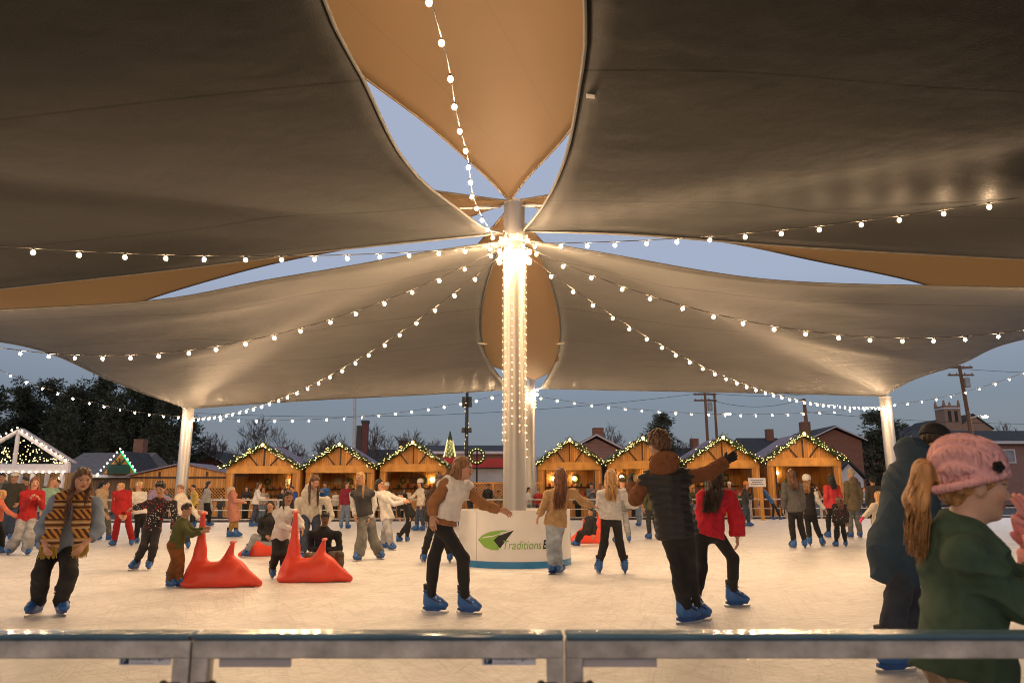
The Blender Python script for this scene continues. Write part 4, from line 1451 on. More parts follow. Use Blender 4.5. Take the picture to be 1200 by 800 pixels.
# lit cone tree on a red tub, and a red and black banner post
D = 46
q = at(527, 536, D); top = at(527, 505, D)[2]
r0 = empty("lit_cone_tree", (q[0], D, 0)); tag(r0, "slim cone tree covered in lights above a red tub", "christmas tree")
m = MB(); m.lathe((0, 0, 0), [(.45, 0), (.5, q[2] - .2), (.42, q[2])], 14); m.build("red_tub", bow_red, r0)
m = MB(); m.lathe((0, 0, q[2]), [(.34, 0), (.22, (top - q[2]) * .5), (.03, top - q[2])], 12); m.build("cone", needle_green, r0)
m = MB()
for k in range(60):
    f = k / 90; t = k * 2.4
    rr = .37 * (1 - f) + .03
    m.sphere((math.cos(t) * rr, math.sin(t) * rr, q[2] + f * (top - q[2])), .024, 5, 4)
o = m.build("fairy_lights", fairy_glow, r0); o["kind"] = "stuff"
D = 60
q = at(425, 577, D)
r0 = empty("banner_post", (q[0], D, 0)); tag(r0, "dark red and black column behind the second stall", "post")
m = MB(); zt = at(425, 496, D)[2]; m.box((0, 0, zt / 2), (.5, .5, zt)); m.build("column", mat("dark_red_column", (.1, .02, .018), .6), r0)
m = MB(); m.box((0, 0, zt + .12), (.6, .6, .24)); m.build("cap", pole_black, r0)
m = MB(); m.box((-.45, -.05, zt - 1.4), (.42, .5, 2.4)); m.build("banner", pole_black, r0)

# paper sign on a timber post by the stalls
D = 35.8
q = at(884, 565, D)
r0 = empty("notice_post", (q[0] + .3, D, 0)); tag(r0, "timber post with a white paper notice by the far rail", "sign")
m = MB(); m.box((0, 0, 1.0), (.14, .12, 2.0)); m.build("post", wood_beam, r0)
m = MB(); m.box((-.2, -.08, q[2]), (.85, .02, .42)); nb = m.build("notice", mat("white_paper", (.7, .68, .68), .7), r0)
m = MB()
for k, w in enumerate((.6, .5, .62)):
    for j in range(7):
        m.box((-.2 - w / 2 + w * (j + .5) / 7, -.0925, q[2] + .11 - k * .1), (w / 9, .002, .045))
m.build("lettering", mat("grey_ink", (.15, .14, .15), .7), nb)

# parked car, mostly hidden behind the crowd
D = 58
q = at(1016, 577, D)
r0 = empty("parked_car", (q[0], D, 0)); tag(r0, "blue grey car parked behind the crowd at right", "car")
paint = mat("blue_grey_paint", (.06, .09, .14), .25, .05, 2, spec=.6)
glass = mat("car_glass", (.05, .06, .07), .1, .1, 2, spec=.7)
prof = [(-2.2, .35), (-2.25, .75), (-1.9, .92), (-1.1, 1.0), (1.6, 1.02), (2.15, .95), (2.25, .6), (2.2, .35)]
m = MB(); m.prism(prof, -.85, .85); m.build("body", paint, r0, bevel=.08)
m = MB(); m.prism([(-1.1, 1.0), (-.45, 1.48), (1.0, 1.5), (1.6, 1.02)], -.72, .72); m.build("cabin_glass", glass, r0, bevel=.05)
m = MB(); m.prism([(-.55, 1.46), (-.4, 1.54), (.95, 1.56), (1.08, 1.47)], -.7, .7); m.build("roof", paint, r0, bevel=.03)
for x in (-1.4, 1.4):
    for s in (-1, 1):
        m = MB(); m.tube([(x, s * .72, .33), (x, s * .9, .33)], [.33, .33], 16); w_ = m.build("wheel", mat("tyre", (.02, .02, .02), .8), r0)
        m = MB(); m.tube([(x, s * .86, .33), (x, s * .915, .33)], [.2, .2], 12); m.build("rim", mat("rim", (.4, .4, .4), .3, metal=.8), w_)
for s in (-1, 1):
    m = MB(); m.box((-2.22, s * .62, .74), (.1, .34, .16)); m.build("headlight", mat("lens", (.6, .6, .58), .15), r0)

# ------------------------------------------------------------------ trees
bark = mat("grey_brown_bark", (.105, .075, .06), .9, .3, 6, .4, 30, stretch=(1, 1, .3))
pine_green = mat("pine_needles", (.046, .052, .028), .85, .4, 1.2)


def bare_tree_mesh(seed, h):
    R = random.Random(seed)
    trunk, crown = MB(), MB()

    def grow(p, d, L, r, lev):
        n = 4
        P, q = [np.array(p)], np.array(p)
        dd = np.array(d)
        for i in range(n):
            dd = dd + np.array([R.uniform(-.14, .14), R.uniform(-.14, .14), R.uniform(-.04, .1)])
            dd /= np.linalg.norm(dd)
            q = q + dd * L / n
            P.append(q.copy())
        rad = np.linspace(r, r * (.55 if lev < 5 else .3), len(P))
        (trunk if lev < 2 else crown).tube(P, rad, 6 if lev < 2 else 3, cap=False)
        if lev >= 6 or L < .25:
            return
        k = R.choice((3, 3, 4)) if lev < 4 else R.choice((2, 3))
        for i in range(k):
            a = R.uniform(0, 2 * PI); sp = R.uniform(.3, .75)
            ax = np.cross(dd, [math.cos(a), math.sin(a), .2]); ax /= np.linalg.norm(ax)
            nd = dd * math.cos(sp) + ax * math.sin(sp)
            nd[2] += .12
            nd /= np.linalg.norm(nd)
            s = R.randint(2, n) if i else n
            grow(P[s], nd, L * R.uniform(.62, .82), max(rad[s] * .7, .02), lev + 1)

    grow((0, 0, 0), (0, 0, 1), h * .27, h * .022, 0)
    return trunk.mesh("trunk", bark), crown.mesh("crown", bark)


def pine_mesh(seed, h, bare=.35, spread=.24):
    R = np.random.default_rng(seed)
    t = MB(); t.tube([(0, 0, 0), (R.uniform(-.2, .2), 0, h * .5), (R.uniform(-.3, .3), 0, h * .97)], [h * .02, h * .014, h * .003], 8)
    c = MB()
    for k in range(75):
        f = R.uniform(bare, 1.0)
        env = spread * h * (1.05 - f) ** .55 * (1 if f > bare + .12 else .75) * R.uniform(.45, 1.1)
        a = R.uniform(0, 2 * PI)
        tip = np.array([math.cos(a) * env, math.sin(a) * env, f * h + R.uniform(-.03, .05) * h])
        root = np.array([0, 0, f * h - .02 * h])
        t.tube([root, tip], [h * .004, h * .0015], 3, cap=False)
        for j in range(3):
            cc = root + (tip - root) * (1 - .26 * j) + R.normal(0, .025 * h, 3)
            cr = h * R.uniform(.03, .055)
            for q in range(24):
                d = R.normal(0, 1, 3); d /= np.linalg.norm(d)
                p = cc + d * cr * R.uniform(.2, 1) * [1.25, 1.25, .7]
                e = np.cross(d, R.normal(0, 1, 3)); e /= np.linalg.norm(e)
                L, w = h * R.uniform(.016, .032), h * .006
                c.add([p - e * w, p + e * w, p + d * L + e * w * .4, p + d * L - e * w * .4], [(0, 1, 2, 3)])
    return t.mesh("trunk", bark), c.mesh("crown", pine_green)


BT = [bare_tree_mesh(s, 9.0) for s in (11, 23, 37)]
PT = [pine_mesh(s, 11.0, b, w) for s, b, w in ((3, .3, .26), (5, .42, .22), (9, .22, .3))]


def tree(name, src, px, y_top, D, h0, label, group, rz, wide=1.0):
    c = at(px, 577, D); zt = at(px, y_top, D)[2]
    r = empty(name, (c[0], D, -.1), rz); tag(r, label, "tree", group)
    s = zt / h0
    r.scale = (s * wide, s * wide, s)
    link_mesh("trunk", src[0], r); link_mesh("crown", src[1], r)
    return r


PN = [(-25, 452, 60), (12, 455, 64), (45, 449, 66), (78, 452, 62), (108, 447, 68), (138, 450, 63), (165, 455, 66), (190, 466, 62), (212, 480, 68), (25, 470, 72), (92, 466, 74), (150, 470, 75), (60, 478, 56), (120, 480, 57), (178, 490, 58)]
PL_ = ["at the left edge", "above the pavilion peak", "right of the pavilion", "behind the grey roof", "tallest in the middle of the dark stand", "behind the green lit gable", "near the right end of the stand", "just left of the corner mast", "behind the corner mast",
       "in the rear rank above the pavilion", "in the rear rank over the grey roof", "in the rear rank over the green gable", "in the front rank beside the pavilion", "in the front rank over the grey roof", "in the front rank by the corner mast"]
for i, (px, y, D) in enumerate(PN):
    tree("pine_tree", PT[i % 3], px, y, D, 11.0, "dark tall pine " + PL_[i], "dark pines at the left", i * 1.3, 1.05)
tree("pine_tree", PT[2], 775, 488, 72, 11.0, "lone pine rising behind the stall with the black vested man", "lone pines beyond the stalls", .5, 1.25)
tree("pine_tree", PT[2], 1038, 484, 76, 11.0, "broad dark pine behind the right corner mast", "lone pines beyond the stalls", 2.1, 1.45)
BN = [(254, 487, 72, "bare tree with forked crown right of the left corner mast"), (312, 482, 78, "bare tree behind the leftmost garlanded stall"), (345, 503, 74, "low bare tree between the first two stalls"),
      (392, 488, 80, "bare tree behind the second stall"), (445, 492, 76, "bare tree left of the black speaker pole"), (480, 486, 80, "widest bare tree behind the third stall"), (512, 495, 74, "bare tree beside the lit cone tree"),
      (718, 492, 84, "bare tree behind the stall right of the mast"), (798, 497, 84, "bare tree beside the lone pine"), (205, 498, 64, "bare tree among the pines by the corner mast"), (1178, 490, 150, "faint bare tree on the right skyline"),
      (430, 500, 90, "thin bare tree behind the red column")]
for i, (px, y, D, lab) in enumerate(BN):
    tree("bare_tree", BT[i % 3], px, y, D, 8.2, lab, "bare winter trees beyond the stalls", i * 2.1, 1.15)
# ------------------------------------------------------------------ implicit bodies and garments


def nrm(v):
    v = np.asarray(v, float)
    return v / max(np.linalg.norm(v), 1e-9)


class Field:
    """Smooth union of tapered capsules and ellipsoids, meshed by surface nets."""

    def __init__(self):
        self.p = []
        self.ripple = None

    def cone(self, a, b, ra, rb, k=.03, flat=None, cut=None, cut0=None, sub=False):
        self.p.append(("c", np.asarray(a, float), np.asarray(b, float), ra, rb, k, flat, cut, cut0, sub))

    def ell(self, c, r, M=None, k=.02, sub=False, cut=None):
        self.p.append(("e", np.asarray(c, float), np.asarray(r, float), np.eye(3) if M is None else M, 0, k, None, cut, None, sub))

    def bounds(self):
        lo, hi = np.full(3, 1e9), np.full(3, -1e9)
        for q in self.p:
            if q[9]: continue
            if q[0] == "c":
                R = max(q[3], q[4])
                lo = np.minimum(lo, np.minimum(q[1], q[2]) - R); hi = np.maximum(hi, np.maximum(q[1], q[2]) + R)
            else:
                R = q[2].max()
                lo = np.minimum(lo, q[1] - R); hi = np.maximum(hi, q[1] + R)
        return lo, hi

    def bake(self, h):
        lo, hi = self.bounds()
        lo = lo - 3 * h; hi = hi + 3 * h
        n = np.maximum(np.ceil((hi - lo) / h).astype(int) + 1, 4)
        ax = [lo[i] + h * np.arange(n[i]) for i in range(3)]
        G = np.full(n, 1.0, np.float32)
        for q in self.p:
            kind, A, B, ra, rb, k, flat, cut, cut0, sub = q
            if kind == "c":
                R = max(ra, rb) + k + 3 * h
                l, u = np.minimum(A, B) - R, np.maximum(A, B) + R
            else:
                R = B.max() + k + 3 * h
                l, u = A - R, A + R
            i0 = np.clip(np.floor((l - lo) / h).astype(int), 0, n); i1 = np.clip(np.ceil((u - lo) / h).astype(int) + 1, 0, n)
            if (i1 <= i0).any(): continue
            sl = tuple(slice(i0[i], i1[i]) for i in range(3))
            X = ax[0][sl[0]].astype(np.float32)[:, None, None]; Y = ax[1][sl[1]].astype(np.float32)[None, :, None]; Z = ax[2][sl[2]].astype(np.float32)[None, None, :]
            if kind == "c":
                d = B - A
                L2 = max(d @ d, 1e-9)
                px, py, pz = X - A[0], Y - A[1], Z - A[2]
                t = np.clip((px * d[0] + py * d[1] + pz * d[2]) / L2, 0, 1)
                qx, qy, qz = px - t * d[0], py - t * d[1], pz - t * d[2]
                if flat is None:
                    D = np.sqrt(qx * qx + qy * qy + qz * qz) - (ra + (rb - ra) * t)
                else:
                    nn, s = flat
                    c = qx * nn[0] + qy * nn[1] + qz * nn[2]
                    e = (1 / s - 1) * c
                    qx = qx + e * nn[0]; qy = qy + e * nn[1]; qz = qz + e * nn[2]
                    D = np.sqrt(qx * qx + qy * qy + qz * qz) - (ra + (rb - ra) * t)
                    D = D * (s + (1 - s) * .5)
            else:
                M = q[3]
                px, py, pz = X - A[0], Y - A[1], Z - A[2]
                a = (px * M[0, 0] + py * M[1, 0] + pz * M[2, 0]) / B[0]
                b = (px * M[0, 1] + py * M[1, 1] + pz * M[2, 1]) / B[1]
                c = (px * M[0, 2] + py * M[1, 2] + pz * M[2, 2]) / B[2]
                k0 = np.sqrt(a * a + b * b + c * c)
                k1 = np.sqrt((a / B[0]) ** 2 + (b / B[1]) ** 2 + (c / B[2]) ** 2) + 1e-6
                D = k0 * (k0 - 1) / k1
            for ct in (cut, cut0):
                if ct is not None:
                    for P, N in (ct if isinstance(ct, list) else [ct]):
                        D = np.maximum(D, (X - P[0]) * N[0] + (Y - P[1]) * N[1] + (Z - P[2]) * N[2])
            g = G[sl]
            if sub:
                D = -D
                hh = np.maximum(k - np.abs(g - D), 0) / k
                G[sl] = np.maximum(g, D) + hh * hh * k * .25
            else:
                hh = np.maximum(k - np.abs(g - D), 0) / k
                G[sl] = np.minimum(g, D) - hh * hh * k * .25
        if self.ripple is not None:
            G += self.ripple(ax[0][:, None, None], ax[1][None, :, None], ax[2][None, None, :]).astype(np.float32)
        return surface_nets(G, h, lo)


def surface_nets(G, h, lo):
    S = G < 0
    c = np.zeros(tuple(np.array(G.shape) - 1), np.int8)
    for i in (0, 1):
        for j in (0, 1):
            for k in (0, 1):
                c += S[i:G.shape[0] - 1 + i, j:G.shape[1] - 1 + j, k:G.shape[2] - 1 + k]
    cells = np.argwhere((c > 0) & (c < 8))
    if len(cells) == 0:
        return np.zeros((0, 3)), np.zeros((0, 4), int)
    idx = np.full(c.shape, -1, np.int64)
    idx[tuple(cells.T)] = np.arange(len(cells))
    acc = np.zeros((len(cells), 3)); cnt = np.zeros(len(cells))
    ci, cj, ck = cells.T
    cor = [(i, j, k) for i in (0, 1) for j in (0, 1) for k in (0, 1)]
    val = {q: G[ci + q[0], cj + q[1], ck + q[2]] for q in cor}
    for a in cor:
        for axis in range(3):
            if a[axis] == 1: continue
            b = list(a); b[axis] = 1; b = tuple(b)
            f0, f1 = val[a], val[b]
            m = (f0 < 0) != (f1 < 0)
            t = np.where(m, f0 / np.where(np.abs(f0 - f1) < 1e-9, 1, f0 - f1), 0)
            p = np.array(a, float)[None] + np.zeros((len(cells), 3))
            p[:, axis] += t
            acc[m] += p[m]; cnt[m] += 1
    V = lo + h * (cells + acc / np.maximum(cnt, 1)[:, None])
    Q = []
    for axis in range(3):
        u, v = (axis + 1) % 3, (axis + 2) % 3
        s0 = [slice(None)] * 3; s1 = [slice(None)] * 3
        s0[axis] = slice(0, -1); s1[axis] = slice(1, None)
        A, B = S[tuple(s0)], S[tuple(s1)]
        for flip in (False, True):
            e = np.argwhere((A & ~B) if not flip else (~A & B))
            e = e[(e[:, u] > 0) & (e[:, v] > 0) & (e[:, u] < G.shape[u] - 1) & (e[:, v] < G.shape[v] - 1)]
            if len(e) == 0: continue
            def at_(du, dv):
                q = e.copy(); q[:, u] -= du; q[:, v] -= dv
                return idx[tuple(q.T)]
            quad = np.stack([at_(1, 1), at_(0, 1), at_(0, 0), at_(1, 0)], 1)
            if flip: quad = quad[:, ::-1]
            Q.append(quad)
    Q = np.concatenate(Q)
    Q = Q[(Q >= 0).all(1)]
    return V, Q


def fast_mesh(name, V, Q, mats, extra=None):
    """mesh from quads; extra: MB with more faces"""
    if extra is not None and extra.n:
        EV = np.concatenate(extra.v); off = len(V)
        V = np.concatenate([V, EV]) if len(V) else EV
        tail = [tuple(i + off for i in f) for f in extra.f]
    else:
        tail = []
    me = bpy.data.meshes.new(name)
    nq = len(Q)
    loops = np.concatenate([Q.ravel()] + [np.array(f) for f in tail]) if tail else Q.ravel()
    tot = np.concatenate([np.full(nq, 4), [len(f) for f in tail]]).astype(np.int32) if tail else np.full(nq, 4, np.int32)
    start = np.concatenate([[0], np.cumsum(tot)[:-1]]).astype(np.int32)
    me.vertices.add(len(V)); me.vertices.foreach_set("co", np.ascontiguousarray(V, np.float32).ravel())
    me.loops.add(len(loops)); me.loops.foreach_set("vertex_index", loops.astype(np.int32))
    me.polygons.add(len(tot)); me.polygons.foreach_set("loop_start", start); me.polygons.foreach_set("loop_total", tot)
    me.polygons.foreach_set("use_smooth", np.ones(len(tot), bool))
    me.materials.append(mats)
    me.update(calc_edges=True)
    return me


def skin_material():
    m = bpy.data.materials.new("skin")
    m.use_nodes = True
    nt = m.node_tree
    b = nt.nodes["Principled BSDF"]
    at_ = nt.nodes.new("ShaderNodeAttribute"); at_.attribute_name = "tone"
    nt.links.new(at_.outputs["Color"], b.inputs["Base Color"])
    b.inputs["Roughness"].default_value = .48
    b.inputs["Specular IOR Level"].default_value = .35
    b.inputs["Subsurface Weight"].default_value = .12
    b.inputs["Subsurface Radius"].default_value = (.012, .005, .003)
    b.inputs["Subsurface Scale"].default_value = 1.0
    return m


SKIN = skin_material()


def fabric(col, kind="plain"):
    key = "%s_%d_%d_%d" % ((kind,) + tuple(int(c * 999) for c in col))
    if kind == "knit":
        return mat("knit_" + key, col, .9, .2, 14, .5, 190, bdist=.008)
    if kind == "jersey":
        return mat("jersey_" + key, col, .9, .2, 22, .3, 420, bdist=.004)
    if kind == "cable":
        m = mat("cable_" + key, col, .92, .1, 14, .3, 300, bdist=.004)
        nt = m.node_tree
        if not nt.nodes.get("cable"):
            tc = nt.nodes.new("ShaderNodeTexCoord"); tc.name = "cable"
            last = None
            for dr, sc_ in (('X', 14), ('Y', 14), ('DIAGONAL', 9)):
                w = nt.nodes.new("ShaderNodeTexWave"); w.bands_direction = dr; w.inputs["Scale"].default_value = sc_; w.inputs["Distortion"].default_value = 1.6; w.inputs["Detail Scale"].default_value = 2.5
                nt.links.new(tc.outputs["Object"], w.inputs["Vector"])
                if last is None: last = w.outputs["Fac"]
                else:
                    mx = nt.nodes.new("ShaderNodeMath"); mx.operation = 'MAXIMUM' if dr == 'Y' else 'MULTIPLY'
                    nt.links.new(last, mx.inputs[0]); nt.links.new(w.outputs["Fac"], mx.inputs[1]); last = mx.outputs[0]
            bp = nt.nodes.new("ShaderNodeBump"); bp.inputs["Strength"].default_value = .9; bp.inputs["Distance"].default_value = .012
            nt.links.new(last, bp.inputs["Height"])
            b_ = nt.nodes["Principled BSDF"]
            old = b_.inputs["Normal"].links[0].from_node
            nt.links.new(bp.outputs[0], old.inputs["Normal"])
        return m
    if kind == "denim":
        return mat("denim_" + key, col, .85, .35, 7, .35, 220, bdist=.006)
    if kind == "puffer":
        return mat("puffer_" + key, col, .62, .15, 6, .25, 25, bdist=.02)
    if kind == "fleece":
        return mat("fleece_" + key, col, .95, .2, 20, .5, 240, bdist=.008)
    return mat("cloth_" + key, col, .8, .18, 8, .35, 60, bdist=.012)


def hair_material(col):
    key = "hair_%d_%d_%d" % tuple(int(c * 999) for c in col)
    if (key,) in _mats: return _mats[(key,)]
    m = mat(key, col, .42, .45, 9, .8, 42, spec=.45, stretch=(5, 5, .45), col2=[min(1, c * 1.5) for c in col], bdist=.012)
    return m


def plaid_material():
    m = bpy.data.materials.new("aztec_scarf_weave")
    m.use_nodes = True
    nt = m.node_tree
    b = nt.nodes["Principled BSDF"]; b.inputs["Roughness"].default_value = .9
    tc = nt.nodes.new("ShaderNodeTexCoord")
    w1 = nt.nodes.new("ShaderNodeTexWave"); w1.wave_type = 'BANDS'; w1.bands_direction = 'Z'; w1.inputs["Scale"].default_value = 5.2; w1.inputs["Distortion"].default_value = .6
    w2 = nt.nodes.new("ShaderNodeTexWave"); w2.wave_type = 'BANDS'; w2.bands_direction = 'DIAGONAL'; w2.inputs["Scale"].default_value = 8.0; w2.inputs["Distortion"].default_value = 1.5
    for w in (w1, w2): nt.links.new(tc.outputs["Object"], w.inputs["Vector"])
    r1 = nt.nodes.new("ShaderNodeValToRGB"); r1.color_ramp.interpolation = 'CONSTANT'
    els = r1.color_ramp.elements
    els[0].position = 0; els[0].color = (.07, .025, .012, 1)
    els[1].position = .3; els[1].color = (.40, .15, .02, 1)
    for p, c in ((.55, (.5, .3, .1)), (.72, (.22, .05, .02)), (.86, (.5, .38, .22))):
        e = els.new(p); e.color = (*c, 1)
    nt.links.new(w1.outputs["Fac"], r1.inputs["Fac"])
    r2 = nt.nodes.new("ShaderNodeValToRGB"); r2.color_ramp.interpolation = 'CONSTANT'
    r2.color_ramp.elements[0].color = (.09, .03, .015, 1); r2.color_ramp.elements[1].position = .5; r2.color_ramp.elements[1].color = (.48, .22, .04, 1)
    nt.links.new(w2.outputs["Fac"], r2.inputs["Fac"])
    mx = nt.nodes.new("ShaderNodeMixRGB")
    w3 = nt.nodes.new("ShaderNodeTexWave"); w3.bands_direction = 'Z'; w3.inputs["Scale"].default_value = 1.6
    nt.links.new(tc.outputs["Object"], w3.inputs["Vector"])
    gt = nt.nodes.new("ShaderNodeMath"); gt.operation = 'GREATER_THAN'; gt.inputs[1].default_value = .5
    nt.links.new(w3.outputs["Fac"], gt.inputs[0]); nt.links.new(gt.outputs[0], mx.inputs["Fac"])
    nt.links.new(r1.outputs[0], mx.inputs["Color1"]); nt.links.new(r2.outputs[0], mx.inputs["Color2"])
    nt.links.new(mx.outputs[0], b.inputs["Base Color"])
    return m


def speckle_material(name, base, c1, c2, scale=26, thr=.35):
    """dark knit with scattered coloured motifs"""
    m = bpy.data.materials.new(name)
    m.use_nodes = True
    nt = m.node_tree
    b = nt.nodes["Principled BSDF"]; b.inputs["Roughness"].default_value = .9
    tc = nt.nodes.new("ShaderNodeTexCoord")
    v = nt.nodes.new("ShaderNodeTexVoronoi"); v.inputs["Scale"].default_value = scale
    nt.links.new(tc.outputs["Object"], v.inputs["Vector"])
    lt = nt.nodes.new("ShaderNodeMath"); lt.operation = 'LESS_THAN'; lt.inputs[1].default_value = thr
    nt.links.new(v.outputs["Distance"], lt.inputs[0])
    n = nt.nodes.new("ShaderNodeTexNoise"); n.inputs["Scale"].default_value = 5
    nt.links.new(tc.outputs["Object"], n.inputs["Vector"])
    g = nt.nodes.new("ShaderNodeMath"); g.operation = 'GREATER_THAN'; g.inputs[1].default_value = .5
    nt.links.new(n.outputs["Fac"], g.inputs[0])
    cm = nt.nodes.new("ShaderNodeMixRGB"); cm.inputs[1].default_value = (*c1, 1); cm.inputs[2].default_value = (*c2, 1)
    nt.links.new(g.outputs[0], cm.inputs[0])
    mx = nt.nodes.new("ShaderNodeMixRGB"); mx.inputs[1].default_value = (*base, 1)
    nt.links.new(lt.outputs[0], mx.inputs[0]); nt.links.new(cm.outputs[0], mx.inputs[2])
    nt.links.new(mx.outputs[0], b.inputs["Base Color"])
    return m


# ------------------------------------------------------------------ skates and shoes (shared meshes)
skate_blue = mat("rental_skate_blue", (.025, .11, .33), .35, .25, 12, .15, 50, spec=.5)
skate_blue_dark = mat("skate_holder_blue", (.02, .075, .24), .4, .15, 12)
skate_black = mat("skate_liner_black", (.018, .018, .02), .7, .2, 12)
skate_steel = mat("skate_blade_steel", (.55, .53, .5), .3, .1, 12, metal=.9)
skate_buckle = mat("skate_buckle_grey", (.42, .42, .43), .35, .1, 12, metal=.5)


def skate_meshes():
    f = Field(); ex = np.array([1, 0, 0.])
    f.cone((0, -.012, .02), (0, -.024, .15), .056, .060, .03, (ex, .82), cut=((0, 0, .135), (0, 0, 1)))
    f.cone((0, -.02, -.02), (0, -.025, .03), .054, .056, .03, (ex, .84))
    f.cone((0, -.03, -.035), (0, .11, -.045), .052, .05, .035, (ex, .88), cut=((0, 0, -.078), (0, 0, -1)))
    f.ell((0, .135, -.05), (.047, .062, .038), k=.03, cut=((0, 0, -.078), (0, 0, -1)))
    f.cone((0, .0, .035), (0, .09, -.01), .045, .038, .04)
    V, Q = f.bake(.0085)
    boot = fast_mesh("ice_skate", V, Q, skate_blue)
    m = MB(); m.lathe((0, -.022, .128), [(.060, -.02), (.062, .03), (.05, .034)], 14); me_l = m.mesh("liner", skate_black, True)
    m = MB()
    for (y, z, ry, rz_) in ((-.018, .085, .066, .016), (.012, .03, .066, .018), (.075, -.005, .05, .015)):
        P = []
        for t in np.linspace(0, 2 * PI, 18):
            tilt = .35 if z < .06 else 0.05
            P.append((math.cos(t) * .056, y + math.sin(t) * ry * .95, z - math.sin(t) * ry * tilt * 1.5))
        m.tube(P, [.011] * 18, 5, cap=False, flat=.45)
    me_s = m.mesh("strap", skate_black, True)
    m = MB()
    for (y, z) in ((.045, .088), (.07, .032), (.115, -.004)):
        m.box((.02, y, z), (.045, .016, .02)); m.box((-.02, y, z - .004), (.02, .016, .014))
    me_b = m.mesh("buckle", skate_buckle)
    m = MB()
    m.prism([(-.085, -.076), (.18, -.076), (.165, -.1), (.12, -.104), (.09, -.118), (-.045, -.118), (-.07, -.104), (-.09, -.1)], -.016, .016)
    me_h = m.mesh("blade_holder", skate_blue_dark)
    m = MB()
    m.prism([(-.105, -.112), (-.11, -.13), (-.085, -.145), (.17, -.145), (.2, -.132), (.205, -.112), (.17, -.119), (-.08, -.119)], -.0025, .0025)
    me_k = m.mesh("blade", skate_steel)
    for me in (me_h, me_k):        # prism builds in xz along y: turn to run along y
        me.transform(Matrix.Rotation(PI / 2, 4, 'Z'))
    f = Field()
    f.cone((0, -.05, -.03), (0, .13, -.045), .046, .042, .03, (ex, .9), cut=((0, 0, -.075), (0, 0, -1)))
    f.cone((0, -.02, .03), (0, -.01, -.02), .043, .048, .03)
    V, Q = f.bake(.012)
    return boot, me_l, me_s, me_b, me_h, me_k, fast_mesh("shoe", V, Q, mat("dark_shoe_leather", (.03, .025, .022), .5, .2, 9))


SK = skate_meshes()
A_H = .145     # ankle height over the ice on skates


def frame(y, z):
    y = nrm(y); x = nrm(np.cross(y, z)); z = np.cross(x, y)
    return np.stack([x, y, z], 1)


def M4(R, t, s=1.0):
    m = Matrix([[R[i, j] * s for j in range(3)] + [t[i]] for i in range(3)] + [[0, 0, 0, 1]])
    return m


# ------------------------------------------------------------------ skeleton
ARMS = {  # elbow and wrist offsets from the shoulder in lateral, forward, up, in units of the height
    "down": ((.03, -.02, -.165), (.035, .02, -.31)),
    "crossed": ((.025, .03, -.165), (-.12, .12, -.15)),
    "fwd": ((.02, .04, -.155), (.0, .18, -.17)),
    "rail": ((.03, .05, -.15), (.02, .17, -.23)),
    "out": ((.12, -.01, -.10), (.24, .03, -.14)),
    "pocket": ((.06, -.04, -.155), (.0, .06, -.26)),
    "phone": ((.02, .03, -.165), (-.07, .14, -.06)),
}


